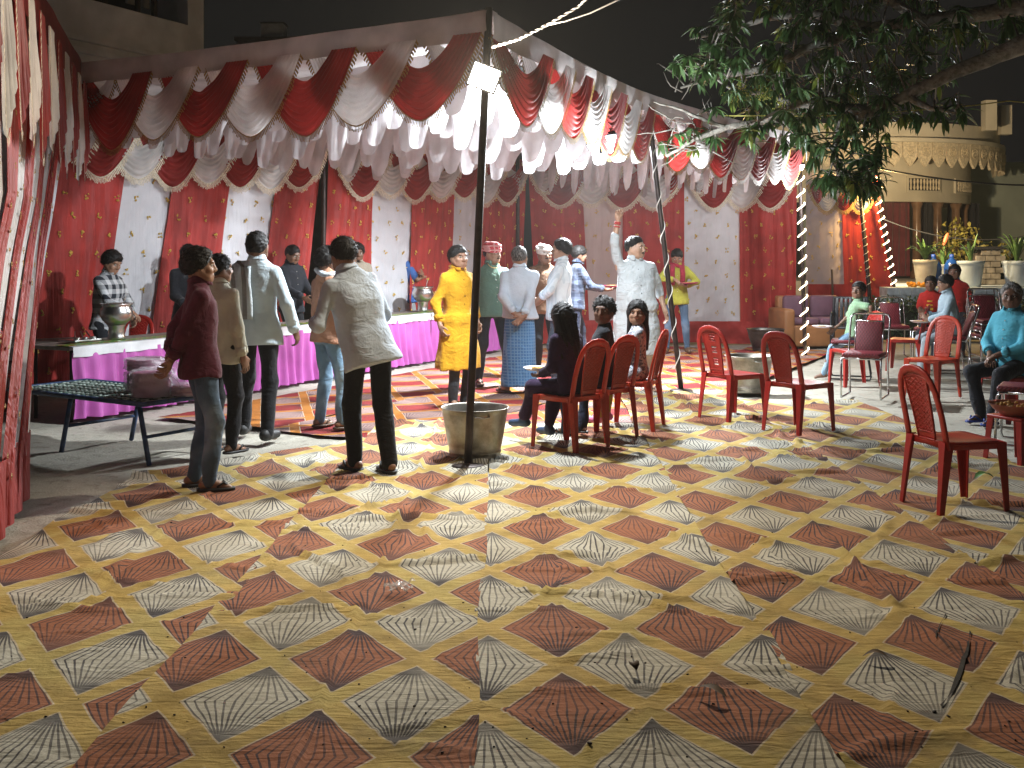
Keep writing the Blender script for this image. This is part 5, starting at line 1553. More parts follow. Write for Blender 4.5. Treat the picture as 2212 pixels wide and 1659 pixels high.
        if kurta and seated is None:
            F.loft(pel, Rt, ts[2:], wx[2:], wy[2:], yo[2:], 0.03)
            F.loft(pel, np.eye(3), np.array([hm_, hm_ + .06, 0.05]) * s, wx[[0, 1, 2]], wy[[0, 1, 2]], yo[[0, 1, 2]], 0.06)
        else: F.loft(pel, Rt, ts, wx, wy, yo, 0.03)
        fl2 = 1 + fat * 1.2
        for i in (0, 1):
            F.cone(sh[i], elb[i] if sleeve > 0.5 else sh[i] + (elb[i] - sh[i]) * 0.75, 0.053 * s * fl2, (0.053 if sleeve > 0.5 else 0.066) * s * fl2, 0.035)
            if sleeve > 0.5:
                F.cone(elb[i], elb[i] + (wri[i] - elb[i]) * (sleeve - 0.5) * 1.9, 0.055 * s * fl2, (0.044 + 0.02 * (1 - sleeve)) * s * fl2, 0.02)
        if collar:
            F.cone(T(0, -0.014, 0.55), T(0, -0.006, 0.602), 0.066 * s, 0.060 * s, 0.02)
            F.cone(T(0, 0.0, 0.575), T(0, 0.005, 0.66), 0.049 * s, 0.056 * s, 0.006, 'sub')
            F.cone(T(0, 0.075, 0.56), T(0, 0.105, 0.50), 0.020 * s, 0.006 * s, 0.015, 'sub')
        if kurta: F.wrinkle(0.006, seed + 31, (16, 16, 2.5))
        F.wrinkle(0.0065, seed + 13, (8, 8, 11)); Sp = Soup(); Sp.add(*F.mesh(1)); so = Sp.obj('kurta' if kurta else 'shirt', [shirt], t)
        if collar and not female:       # turned-down collar and cuffs
            cb = MB()
            def cf(u_, v_):
                a = math.radians(108 + u_ * 324); rr_ = 0.060 + 0.021 * v_ + 0.004 * math.sin(u_ * 20)
                return Vector(T(rr_ * math.cos(a), rr_ * 0.98 * math.sin(a) - 0.008 + 0.012 * (math.sin(a) > 0.6), 0.612 - 0.050 * v_ - (0.022 * v_ if math.sin(a) > 0.55 else 0)))
            cb.grid(cf, 30, 4); o = obj('collar', cb, shirt, so); md = o.modifiers.new('thick', 'SOLIDIFY'); md.thickness = 0.005
            if sleeve > 0.7:
                for i in (0, 1):
                    d = unit(wri[i] - elb[i]); c0 = elb[i] + (wri[i] - elb[i]) * min(1, (sleeve - 0.5) * 1.95 + 0.02); n1 = unit(np.cross(d, V3(0.1, 1, 0.2))); n2 = np.cross(d, n1); rc = (0.046 + 0.02 * (1 - sleeve)) * s * fl2 * 1.06
                    cb = MB(); cb.grid(lambda u_, v_: Vector(c0 + d * (v_ - 0.9) * 0.055 * s + (n1 * math.cos(u_ * 2 * PI) + n2 * math.sin(u_ * 2 * PI)) * rc * (1.04 - 0.06 * v_)), 16, 2)
                    o = obj('cuff', cb, shirt, so); md = o.modifiers.new('thick', 'SOLIDIFY'); md.thickness = 0.006
        if print_ is not None:
            for zz, w_, hh_ in ((0.36, 0.045, 0.014), (0.29, 0.055, 0.012), (0.22, 0.06, 0.022)):
                pb_ = MB(); pb_.grid(lambda u_, v_: Vector(pel + Rt @ V3((u_ - .5) * 2 * w_ * s, float(np.interp(zz * s, ts, wy) + np.interp(zz * s, ts, yo)) * (1 - 0.10 * (2 * u_ - 1) ** 2) + 0.008, (zz + (v_ - .5) * 2 * hh_) * s)), 6, 2); obj('shirt_print', pb_, print_, so)
        if collar and not female:       # buttons down the front
            bb = MB()
            for q in range(5):
                zz = 0.44 - 0.085 * q; yy = float(np.interp(zz * s, ts, wy) + np.interp(zz * s, ts, yo))
                p = pel + Rt @ V3(0, yy + 0.001, zz * s); bb.ball(p, 0.006 * s, 6, 4)
            obj('button', bb, M_hair if seed % 2 else M_eyew, so)
    # ---- footwear
    if shoes:
        kind, fm = shoes
        for i in (0, 1):
            fy = math.radians(footyaw[i]); fd = V3(-math.sin(fy), math.cos(fy), -heel[i] * 0.8); fd = unit(fd); a = ank[i] - V3(0, 0, 0.085 * s); sd_ = V3(math.cos(fy), math.sin(fy), 0)
            if kind == 'shoe':
                F = Field(a + V3(-.25, -.25, -.03), a + V3(.25, .25, .2), max(0.006, h * .7))
                F.cone(a + V3(0, 0, .05) * s - fd * 0.04 * s, a + fd * 0.16 * s + V3(0, 0, .032) * s, 0.045 * s, 0.036 * s, 0.02); F.cone(a + V3(0, 0, .09) * s, a + V3(0, 0, .05) * s, 0.046 * s, 0.046 * s, 0.02)
                x, y, z = F.blk((slice(None),) * 3); F.D = np.maximum(F.D, (a[2] + 0.001) - z)
                Sp = Soup(); Sp.add(*F.mesh(1)); Sp.obj('shoe', [fm], t)
            else:
                R = Matrix(((sd_[0], fd[0], 0), (sd_[1], fd[1], 0), (0, fd[2], 1)))
                mb = MB()
                def sole(u_, v_, zt): return Vector(a) + R @ Vector(((u_ - .5) * 0.092 * s * (0.78 + 0.3 * math.sin(PI * min(1, v_ * 1.05)) ** .5) * (0.35 + .65 * min(1, 6 * min(v_, 1 - v_) + .1)), (-0.085 + 0.265 * v_) * s, zt))
                mb.grid(lambda u_, v_: sole(u_, v_, 0.022), 6, 14); o = obj('sandal', mb, fm, t)
                md = o.modifiers.new('thick', 'SOLIDIFY'); md.thickness = 0.018
                mb = MB(); q0 = Vector(a) + R @ Vector((0, 0.135 * s, 0.03))
                for sg in (-1, 1): mb.tube([q0, Vector(a) + R @ Vector((sg * .025 * s, 0.10 * s, 0.062 * s)), Vector(a) + R @ Vector((sg * .042 * s, 0.055 * s, 0.03))], 0.008 * s, 6)
                obj('strap', mb, fm, o)
    # ---- extras
    if turban is not None:
        mb = MB(); rr = random.Random(seed)
        for k in range(6):
            pts = []
            tilt = rr.uniform(-0.25, 0.25); rz = 0.040 + 0.015 * k
            for i in range(28):
                a = 2 * PI * i / 28; q = 0.088 + 0.006 * math.sin(3 * a + k); 
                if k > 3: q *= 0.86 - 0.17 * (k - 4)
                pts.append(Vector(hc + Rh @ (V3(q * .92 * math.cos(a), q * 1.08 * math.sin(a) - 0.012, rz + tilt * 0.10 * math.sin(a + k)) * s * 1.04 * hs)))
            mb.tube(pts, 0.024 * s, 8, closed=True)
        V_ = MB(); mb.ball(Vector(hc + Rh @ (V3(0, -0.012, 0.075) * s)), (0.075 * s, 0.085 * s, 0.062 * s), 14, 8)
        obj('turban', mb, turban, t)
    if scarf is not None:        # cloth loosely round the neck, ends hanging in front
        mb = MB(); pts = []
        for i in range(24):
            a = 2 * PI * i / 24; pts.append(Vector(T(0.098 * math.cos(a), 0.085 * math.sin(a) - 0.005, 0.545 + 0.022 * math.sin(2 * a) - 0.03 * math.sin(a))))
        mb.tube(pts, 0.028 * s, 8, closed=True)
        for sg in (-1, 1):
            mb.tube([Vector(T(sg * .075, .09, .53)), Vector(T(sg * .085, .135 + belly, .38)), Vector(T(sg * .08, .145 + belly, .20))], 1.0, 8, flat=(0.042 * s, 0.012 * s, tuple(Rt @ V3(0, 1, 0))))
        obj('scarf', mb, scarf, t)
    if towel is not None:        # folded towel over the right or left shoulder, falling down the back
        sx = towel[1]; mb = MB()
        path = [(sx * .095, .115, .40), (sx * .10, .085, .50), (sx * .10, .01, .548), (sx * .10, -.085, .50), (sx * .095, -.128, .38), (sx * .085, -.142, .22), (sx * .08, -.150, .08)]
        mb.tube([Vector(T(*p)) for p in path], 1.0, 10, flat=(0.052 * s, 0.013 * s, tuple(Rt @ V3(0, 0.3, 1))))
        pp_ = [Vector(T(*p)) for p in path]
        mb = MB()
        def tf(u_, v_):
            k = v_ * (len(pp_) - 1); j = min(int(k), len(pp_) - 2); p = pp_[j].lerp(pp_[j + 1], k - j)
            wv = Vector(Rt @ V3(1, 0, 0)) * ((u_ - .5) * (0.15 + 0.05 * v_) * s + 0.006 * math.sin(v_ * 9)); n_ = Vector(Rt @ V3(0, -1 if v_ > .45 else 1, 0.2)) * (0.014 + 0.007 * math.sin(u_ * 14 + v_ * 3))
            return p + wv + n_ * (1.0)
        mb.grid(tf, 12, 24); o = obj('towel', mb, towel[0], t); md = o.modifiers.new('thick', 'SOLIDIFY'); md.thickness = 0.008
    if chain is not None:
        mb = MB(); mb.tube([Vector(T(0.07 * math.cos(a), 0.055 + 0.062 * abs(math.sin(a)) , 0.555 - 0.055 * abs(math.sin(a)))) for a in [PI * i / 12 for i in range(13)]], 0.004, 5); obj('neck_chain', mb, chain, t)
    if glasses:
        mb = MB(); q = s * 1.04 * hs
        for sx in (-1, 1):
            mb.tube([Vector(hc + Rh @ (V3(sx * .031 + .021 * math.cos(a), .0945, .010 + .016 * math.sin(a)) * q)) for a in [2 * PI * i / 14 for i in range(14)]], 0.0022, 5, closed=True)
            mb.tube([Vector(hc + Rh @ (V3(sx * .052, .092, .012) * q)), Vector(hc + Rh @ (V3(sx * .082, .0, .014) * q))], 0.002, 5)
        mb.tube([Vector(hc + Rh @ (V3(-.010, .098, .012) * q)), Vector(hc + Rh @ (V3(.010, .098, .012) * q))], 0.002, 5)
        obj('spectacles', mb, M_iron, t)
    if armband is not None:
        i = armband[0]; w = wri[i] + (elb[i] - wri[i]) * 0.12; d = unit(elb[i] - wri[i]); n1 = unit(np.cross(d, V3(0, 1, 0.1))); n2 = np.cross(d, n1)
        mb = MB()
        for q in (0, 0.018, 0.05): mb.tube([Vector(w + d * q + (n1 * math.cos(a) + n2 * math.sin(a)) * 0.034 * s) for a in [2 * PI * k / 14 for k in range(14)]], 0.007, 6, closed=True)
        obj('wrist_thread', mb, armband[1], t)
    t['_h'] = 0
    del t['_h']
    W = Matrix.Translation((pos[0], pos[1], z0)) @ Matrix.Rotation(math.radians(heading), 4, 'Z')
    return {'root': t, 'hand': [W @ Vector(wri[i] + hnd[i][1] * 0.07 * s) for i in (0, 1)], 'W': W, 'lap': W @ Vector((pel + (knee[0] + knee[1]) / 2) / 2)}
# ------------------------------------------------------------------ the people
NDIR = Vector((-0.885, 0.465, 0))
def behind(a, dep=0.85): return TB + TDIR * a + NDIR * dep
K = {}
K['maroon'] = cloth('maroon_shirt', (0.085, 0.012, 0.028)); K['jeans'] = cloth('faded_jeans', (0.07, 0.115, 0.18), 'denim', c2=(0.22, 0.30, 0.40))
K['cream'] = cloth('cream_shirt', (0.58, 0.55, 0.42)); K['black'] = cloth('black_trousers', (0.012, 0.012, 0.014)); K['ice'] = cloth('pale_blue_white_shirt', (0.55, 0.64, 0.68))
K['peach'] = cloth('peach_shirt', (0.46, 0.24, 0.15)); K['ljeans'] = cloth('light_jeans', (0.16, 0.27, 0.38), 'denim', c2=(0.34, 0.47, 0.58))
K['checkbw'] = cloth('black_white_check', (0.60, 0.62, 0.64), 'check', c2=(0.02, 0.025, 0.035), sc_=3.4); K['dark'] = cloth('dark_shirt', (0.018, 0.02, 0.026))
K['beige'] = cloth('beige_shirt', (0.36, 0.31, 0.24)); K['polo'] = cloth('blue_polo', (0.06, 0.15, 0.42), crease=0.35); K['stone'] = cloth('stone_trousers', (0.33, 0.34, 0.35))
K['yellow'] = cloth('yellow_kurta', (0.55, 0.285, 0.012), crease=0.45); K['green'] = cloth('sage_green_shirt', (0.13, 0.22, 0.16)); K['bjeans'] = cloth('black_jeans', (0.03, 0.032, 0.036), 'denim', c2=(0.06, 0.065, 0.07))
K['white'] = cloth('white_shirt', (0.55, 0.63, 0.72)); K['lungi'] = cloth('blue_check_lungi', (0.07, 0.20, 0.42), 'grid', c2=(0.20, 0.36, 0.55), sc_=1.2); K['strp'] = cloth('white_striped_shirt', (0.66, 0.70, 0.72), 'stripe', c2=(0.42, 0.48, 0.52))
K['grey'] = cloth('slate_trousers', (0.085, 0.10, 0.125)); K['brownw'] = cloth('brown_wrap', (0.18, 0.10, 0.06)); K['navychk'] = cloth('navy_check', (0.03, 0.04, 0.07), 'check', c2=(0.10, 0.12, 0.17), sc_=3)
K['navy'] = cloth('navy_trousers', (0.025, 0.03, 0.055)); K['kurtaw'] = cloth('white_kurta', (0.47, 0.50, 0.51), crease=0.8); K['lime'] = cloth('mustard_green_shirt', (0.38, 0.36, 0.05)); K['mar2'] = cloth('maroon_scarf', (0.30, 0.02, 0.04))
K['purple'] = cloth('dark_purple_suit', (0.030, 0.012, 0.045)); K['print'] = cloth('printed_white_dress', (0.52, 0.52, 0.55), 'print', c2=(0.14, 0.15, 0.20)); K['mint'] = cloth('light_green_check', (0.30, 0.46, 0.30), 'grid', c2=(0.18, 0.34, 0.18))
K['redt'] = cloth('red_tshirt', (0.42, 0.02, 0.015)); K['bluesh'] = cloth('sky_blue_shirt', (0.085, 0.42, 0.56), crease=0.25); K['pale'] = cloth('pale_blue_shirt', (0.42, 0.56, 0.64)); K['palep'] = cloth('pale_grey_trousers', (0.38, 0.44, 0.48))
K['redck'] = cloth('red_check_turban', (0.50, 0.06, 0.07), 'grid', c2=(0.70, 0.45, 0.42), sc_=0.8); K['whitec'] = cloth('white_turban_cloth', (0.66, 0.64, 0.60)); K['towel'] = cloth('striped_towel', (0.50, 0.54, 0.55), 'stripe', c2=(0.10, 0.07, 0.05), sc_=0.5)
K['scarfw'] = cloth('white_check_scarf', (0.55, 0.58, 0.60), 'grid', c2=(0.30, 0.34, 0.38), sc_=0.6); K['teal'] = cloth('teal_shirt', (0.05, 0.12, 0.11)); K['mustard'] = cloth('mustard_pants', (0.42, 0.30, 0.04))
M_blks = simple('black_rubber', (0.015, 0.014, 0.013), 0.6); M_brns = simple('brown_leather', (0.09, 0.05, 0.028), 0.55); M_blues = simple('blue_rubber', (0.015, 0.05, 0.30), 0.5); M_navys = simple('navy_shoe', (0.03, 0.06, 0.12), 0.55)
M_pinks = simple('pink_white_shoe', (0.55, 0.16, 0.28), 0.5); M_thread = simple('red_thread', (0.40, 0.03, 0.03), 0.8); M_goldc = simple('thin_gold_chain', (0.75, 0.55, 0.22), 0.35, metal=0.7)
M_plater = simple('magenta_plate', (0.50, 0.05, 0.20), 0.4); M_platew = simple('white_plate', (0.68, 0.62, 0.66), 0.4)
SAND, SHOE = ('sandal', M_blks), ('shoe', M_blks)
BACKH = ({'to': (-0.03, -0.21, 0.02), 'pole': (-1.0, -0.35, 0.1), 'dir': (0.8, -0.1, -0.5), 'palm': (0, -1, 0.2), 'curl': 0.7}, {'to': (0.05, -0.22, -0.02), 'pole': (1.0, -0.35, 0.1), 'dir': (-0.7, -0.1, -0.6), 'palm': (0, -1, 0.2), 'curl': 0.7})

person('young man in maroon shirt and faded jeans, hands clasped behind his back', G(432, 1062), -68, 1.645, 0, 'full', None, K['maroon'], 0.82, -0.11, K['jeans'], 1.02, shoes=SAND, feet=((-0.10, -0.03), (0.10, 0.05)), hands=BACKH, hyaw=-8, seed=1, twist=0)
person('man in cream shirt seen from behind beside the maroon shirt', G(474, 985), -28, 1.60, 0, 'short', None, K['cream'], 0.93, -0.12, K['black'], 1.1, shoes=SAND, feet=((-0.09, 0.0), (0.09, 0.05)), hyaw=-25, seed=2)
person('tall man in pale white shirt from behind, towel over his shoulder', G(556, 952), -8, 1.80, 2, 'crop', None, K['ice'], 0.97, -0.13, K['black'], 1.05, shoes=SHOE, feet=((-0.17, 0.12), (0.12, -0.10)), towel=(K['towel'], -1), hyaw=5, seed=3, hands=({}, {'to': (0.30, 0.06, -0.02)}))
person('man in peach shirt and light jeans with a pale scarf round his neck', G(706, 930), -48, 1.66, 0, 'full', None, K['peach'], 0.9, -0.09, K['ljeans'], 1.0, shoes=('sandal', M_brns), feet=((-0.13, 0.0), (0.13, 0.08)), scarf=K['scarfw'], hands=({'to': (-0.16, 0.30, 0.22)}, {'to': (0.14, 0.32, 0.22), 'pole': (1, -0.4, -0.4)}), hyaw=10, hpitch=10, seed=4, beard=True)
person('man in loose white shirt stepping past, bent towards the tables', G(795, 1024), 38, 1.76, 0, 'short', None, K['white'], 0.8, -0.15, K['black'], 1.05, shoes=SAND, lean=15, side=-10, feet=((-0.06, 0.08), (0.08, -0.16)), hands=({'to': (-0.24, 0.34, 0.16)}, {'to': (0.16, 0.30, 0.05)}), hyaw=-10, hpitch=12, seed=5, fat=0.015)
person('server in black and white checked shirt stirring the steel bowl', behind(1.22, 0.88), -112, 1.65, 0, 'full', None, K['checkbw'], 0.93, -0.10, K['dark'], hands=({'to': (-0.16, 0.24, 0.02), 'pole': (-1, -0.6, 0)}, {'to': (0.02, 0.36, 0.12), 'pole': (1, -0.5, 0), 'dir': (-0.2, 0.9, -0.5), 'palm': (0, 0, -1)}), hpitch=22, lean=6, shoes=SAND, seed=6, z0=0)
person('dark-shirted man half hidden behind the maroon shirt', behind(2.45, 0.85), -150, 1.72, 2, 'short', None, K['dark'], 0.9, -0.1, K['black'], hyaw=-30, hands=({'to': (-.1, .3, .1)}, {'to': (.1, .3, .1)}), shoes=SAND, seed=7, z0=0)
person('server with bowed head in dark clothes behind the tall man', behind(4.37, 0.85), -125, 1.73, 2, 'crop', None, K['dark'], 0.9, -0.1, K['black'], hpitch=22, hands=({'to': (-.1, .34, .1)}, {'to': (.1, .34, .1)}), shoes=SAND, seed=8, z0=0, beard=True)
person('server in beige shirt standing at the second back curtain', behind(5.84, 0.82), -160, 1.75, 2, 'full', None, K['beige'], 0.6, -0.1, K['black'], hpitch=10, hands=({'to': (-.1, .32, .1)}, {'to': (.1, .32, .1)}), shoes=SAND, seed=9, z0=0, beard=True)
person('man in blue polo shirt with arms crossed behind the tables', behind(7.22, 0.80), -92, 1.80, 0, 'short', None, K['polo'], 0.4, -0.12, K['stone'], beard=True, hands=({'to': (0.10, 0.20, 0.30), 'pole': (-1, -0.1, -0.6), 'dir': (1, 0.1, 0.25), 'palm': (0, -1, 0)}, {'to': (-0.10, 0.22, 0.27), 'pole': (1, -0.1, -0.6), 'dir': (-1, 0.1, 0.2), 'palm': (0, -1, 0)}), hpitch=12, shoes=SHOE, seed=10, z0=0, lean=-3)
person('thin man in long yellow kurta beside the flood-light pole', G(990, 882), -142, 1.68, 0, 'short', None, K['yellow'], 0.86, -0.50, K['bjeans'], kurta=True, hyaw=2, feet=((-0.11, -0.03), (0.10, 0.04)), hands=({'to': (-0.24, 0.02, -0.03), 'curl': 0.9}, {'to': (0.25, 0.03, -0.04), 'curl': 0.9}), seed=11)
person('stout man in sage green shirt with red checked turban', G(1062, 834), -158, 1.72, 0, 'crop', None, K['green'], 0.85, -0.08, K['bjeans'], fat=0.035, belly=0.045, turban=K['redck'], moust=True, hyaw=35, hpitch=4, shoes=('sandal', M_brns), feet=((-0.20, 0.08), (0.15, -0.05)), chain=M_goldc, seed=12, hands=({'to': (-0.30, 0.05, -0.02)}, {'to': (0.30, 0.0, -0.02)}))
person('grey-haired man in white shirt and blue checked lungi, hands clasped behind', G(1122, 852), -4, 1.68, 0, 'crop', M_hairgd, K['white'], 0.9, -0.03, None, lungi=K['lungi'], shoes=('sandal', M_brns), hands=BACKH, fat=0.02, hyaw=-12, seed=13, feet=((-0.16, 0.02), (0.10, 0.05)), footyaw=(40, -15))
p14 = P(1176, 700, 14.6); person('man in white turban and brown wrap, half hidden in the group', p14, -170, 1.70, 2, 'crop', None, K['brownw'], 0.4, -0.1, K['dark'], turban=K['whitec'], moust=True, hyaw=10, shoes=SAND, seed=14)
p15 = P(1212, 700, 13.3); person('man in white striped shirt and slate trousers facing the group', p15, 78, 1.77, 0, 'short', None, K['strp'], 0.80, -0.13, K['grey'], pants_fit=1.15, fat=0.02, belly=0.03, moust=True, hyaw=8, hands=({'to': (-0.16, 0.24, 0.10), 'pole': (-1, -.6, 0)}, {'to': (0.12, 0.26, 0.08)}), shoes=SHOE, seed=15, feet=((-0.11, 0.0), (0.11, 0.08)))
p16 = P(1243, 700, 15.6); a = person('man in navy checked shirt carrying a magenta plate along the curtain', p16, -78, 1.70, 2, 'short', None, K['navychk'], 0.85, -0.1, K['navy'], lean=4, hpitch=14, hands=({'to': (-0.08, 0.42, 0.18), 'palm': (0, 0, 1), 'dir': (0.1, 1, 0)}, {'to': (0.12, 0.42, 0.18), 'palm': (0, 0, 1), 'dir': (-0.1, 1, 0)}), shoes=SAND, seed=16, feet=((-0.1, 0.15), (0.1, -0.15)))
def plate(label, c, r, mat, food=True, rz=0):
    t = thing('plate', label, 'plate', loc=c)
    mb = MB(); mb.lathe([(0.001, 0), (r * .7, 0), (r * .85, 0.008), (r, 0.022), (r * 1.02, 0.024), (r * .84, 0.012), (0.001, 0.004)], 24); obj('dish', mb, mat, t)
    if food:
        mb = MB(); rr = random.Random(int(c[0] * 100)); 
        for i in range(9): q = r * .6 * rr.random(); an = rr.uniform(0, 6.3); mb.ball((q * math.cos(an), q * math.sin(an), 0.014), (0.03, 0.025, 0.012), 6, 4)
        obj('food', mb, M_food, t, kind='stuff')
c = (a['hand'][0] + a['hand'][1]) / 2; plate('magenta plate carried by the man in navy check', (c.x + 0.05, c.y, c.z + 0.035), 0.15, M_plater)
p17 = P(1372, 700, 12.9)
person('stout man in long white kurta raising his fist', p17, -168, 1.79, 1, 'recede', M_hair, K['kurtaw'], 0.62, -0.50, K['whitec'], kurta=True, fat=0.045, belly=0.07, moust=True, hyaw=42, hpitch=2, shoes=('sandal', M_brns), seed=17, feet=((-0.15, 0.03), (0.15, 0.0)), armband=(1, M_thread),
       hands=({'to': (-0.34, 0.02, -0.02)}, {'to': (0.215, 0.06, 0.985), 'pole': (1, 0.3, 0), 'dir': (0.05, 0.12, 1), 'palm': (-0.25, 1, 0), 'curl': 1.15, 'thumb': 0.45}))
a = person('man in mustard green shirt and maroon scarf eating from a plate', G(1462, 764), 176, 1.66, 0, 'short', None, K['lime'], 0.93, -0.12, K['jeans'], hpitch=30, scarf=K['mar2'], beard=True, hands=({'to': (-0.13, 0.26, 0.20), 'palm': (0, 0, 1), 'dir': (0.6, 0.8, 0), 'pole': (-1, -.3, -.3)}, {'to': (0.06, 0.30, 0.30), 'palm': (0, 0, -1), 'dir': (-0.5, 0.7, -0.3), 'pole': (1, -.2, -.2)}), shoes=('shoe', M_brns), seed=18, feet=((-0.17, 0.0), (0.17, 0.0)))
c = a['hand'][0]; plate('magenta plate in the hand of the man in mustard green', (c.x + 0.08, c.y - 0.02, c.z + 0.03), 0.15, M_plater)

# seated
def seat(z, y=-0.03): return {'z': z, 'y': y}
D_ = math.degrees
a = person('child in dark purple suit with long hair, seated and leaning forward', pD1, D_(rD1), 1.38, 2, 'long', None, K['purple'], 0.9, -0.1, K['purple'], pants_fit=1.25, pants_len=0.86, seated=seat(0.535, -0.04), lean=14, feet=((-0.10, 0.56, 0.13), (0.14, 0.42, 0.05)), hyaw=-25, hpitch=8, female=True, hs=1.12, shoes=('shoe', M_navys), seed=19,
       hands=({'to': (-0.12, 0.34, 0.08), 'palm': (0, 0, 1)}, {'to': (0.10, 0.32, 0.10), 'palm': (0, 0, 1)}), collar=False)
c = (a['hand'][0] + a['hand'][1]) / 2; plate('white plate on the lap of the child in purple', (c.x - 0.05, c.y + 0.05, c.z + 0.03), 0.13, M_platew)
person('curly-haired boy seated and looking back over his shoulder', pD2, D_(rD1), 1.42, 2, 'curly', None, K['dark'], 0.4, -0.08, K['navy'], seated=seat(0.54), twist=38, hyaw=72, feet=((-0.12, 0.38), (0.12, 0.36)), hs=1.12, shoes=SAND, seed=20, hands=({'to': (-0.1, 0.3, 0.05)}, {'to': (0.16, 0.28, 0.05)}), collar=False)
a = person('girl in printed white dress seated and looking back', pD3, D_(rD3), 1.32, 0, 'long', None, K['print'], 0.4, -0.06, K['mustard'], skirt=K['print'], seated=seat(0.53), twist=20, hyaw=78, feet=((-0.1, 0.38, 0.04), (0.1, 0.36, 0.04)), female=True, hs=1.14, shoes=('shoe', M_pinks), seed=21, hands=({'to': (-0.12, 0.30, 0.10)}, {'to': (0.10, 0.30, 0.10)}), collar=False)
c = (a['hand'][0] + a['hand'][1]) / 2; plate('white plate held by the girl in printed dress', (c.x - 0.04, c.y + 0.02, c.z + 0.03), 0.13, M_platew)
a = person('boy in light green shirt seated with his arm over the chair back', qF5, 72, 1.38, 2, 'short', None, K['mint'], 0.42, -0.06, K['ljeans'], pants_fit=0.85, seated=seat(0.59, -0.05), hyaw=62, feet=((-0.08, 0.40, 0.0), (0.10, 0.34, 0.0)), hs=1.10, shoes=None, seed=22, z0=0, hands=({'to': (-0.34, -0.26, 0.17), 'pole': (-0.6, -0.6, 0.9), 'dir': (-0.1, -0.1, -1), 'palm': (0.5, 0.8, 0), 'curl': 0.4}, {'to': (0.10, 0.32, 0.03)}), lean=-6)
c = a['hand'][1]; plate('mauve plate on the knee of the boy in green', (c.x - 0.12, c.y, c.z + 0.05), 0.13, M_platew)
person('girl in red printed shirt seated in front of the hedge', qF6b, 150, 1.42, 2, 'bun', None, K['redt'], 0.42, -0.08, K['dark'], seated=seat(0.59), hyaw=-2, hpitch=5, female=True, feet=((-0.1, 0.38), (0.1, 0.38)), hs=1.08, shoes=SAND, seed=23, z0=0, hands=({'to': (-0.14, 0.28, 0.06)}, {'to': (0.12, 0.28, 0.06)}), collar=False, print_=simple('yellow_print', (0.62, 0.40, 0.03), 0.7))
person('person in plain red shirt seated against the white ledge', qF6c, 158, 1.72, 2, 'short', None, K['redt'], 0.45, -0.08, K['dark'], seated=seat(0.62), hyaw=-10, feet=((-0.1, 0.4), (0.1, 0.4)), shoes=SAND, seed=24, z0=0, hands=({'to': (-0.2, 0.22, 0.06)}, {'to': (0.2, 0.22, 0.06)}), collar=False)
a = person('youth in pale blue shirt seated sideways over a plate', qF6, 86, 1.58, 0, 'short', None, K['pale'], 0.95, -0.08, K['palep'], seated=seat(0.59), lean=6, hpitch=8, feet=((-0.1, 0.40), (0.1, 0.36)), shoes=SAND, seed=25, z0=0, hands=({'to': (-0.12, 0.34, 0.14), 'pole': (-1, -.4, -.4), 'dir': (0.3, 0.6, 0.5)}, {'to': (0.08, 0.32, 0.22), 'dir': (0, 0.7, 0.5)}))
plate('pink plate on the knees of the youth in pale blue', tuple(a['W'] @ Vector((0, 0.36, 0.68))), 0.14, M_platew)
person('old man with thin grey hair and spectacles in sky blue shirt, hands clasped', pO, 118, 1.69, 2, 'recede', M_hairg, K['bluesh'], 0.86, -0.10, K['dark'], pants_fit=1.1, seated=seat(0.545, -0.04), lean=4, hyaw=28, hpitch=4, feet=((-0.10, 0.40), (0.08, 0.34)), shoes=('sandal', M_blues), seed=26, z0=0, fat=0.02, belly=0.02, glasses=True,
       hands=({'to': (-0.035, 0.30, 0.10), 'pole': (-1, -.5, -.2), 'dir': (0.6, 0.6, -0.4), 'palm': (0.3, 0.2, -1), 'curl': 0.8}, {'to': (0.045, 0.29, 0.10), 'pole': (1, -.5, -.2), 'dir': (-0.6, 0.6, -0.4), 'palm': (-0.3, 0.2, -1), 'curl': 0.8}))
# ------------------------------------------------------------------ buildings at the left
M_plast = simple('grey_plaster', (0.74, 0.75, 0.76), 0.9, var=0.2, vscale=1.2, bump=0.2, bscale=14)
M_dark = simple('near_black', (0.02, 0.02, 0.022), 0.9); M_curtw = simple('pale_blind', (0.30, 0.29, 0.28), 0.9)  # near-black colour; the window and vent panels wear it as painted shade
cnr = Vector(((440 - UC) * 20.5 / FD, 20.5, 0)); bd = Vector((-0.43, -0.903, 0)).normalized()
brot = math.atan2(bd.y, bd.x)
t = thing('building', 'grey plastered upper storey with a dark window strip above the marquee', 'building', loc=cnr, rotz=brot)
# local x runs from the corner towards the camera along the face; local y points away from the marquee (behind the face) 
zw0, zw1 = 5.73, 7.6; L_ = 14.0
nb = -1
def wall(name, x0, x1, z0, z1, m_, y=0.0, th=0.25):
    mb = MB(); mb.box(((x0 + x1) / 2, nb * (y + th / 2), (z0 + z1) / 2), (x1 - x0, th, z1 - z0)); return obj(name, mb, m_, t, smooth=False)
xw0, xw1 = 0.42, 2.76
wall('wall', 0, L_, 0, zw0, M_plast); wall('wall', 0, L_, zw1, 11, M_plast); wall('wall', 0, xw0, zw0, zw1, M_plast); wall('wall', xw1, L_, zw0, zw1, M_plast)
wall('side_wall', 0, 0.25, 0, 11, M_plast, 0.25, 7.0)
w_ = wall('window', xw0, xw1, zw0, zw1, M_dark, 1.2, 0.1)  # dark panel behind the opening, its colour standing for the room's shade
for x in (0.95, 1.35, 2.1):
    mb = MB(); mb.box((x, nb * 0.3, (zw0 + zw1) / 2), (0.07, 0.07, zw1 - zw0)); obj('mullion', mb, M_iron, w_, smooth=False)
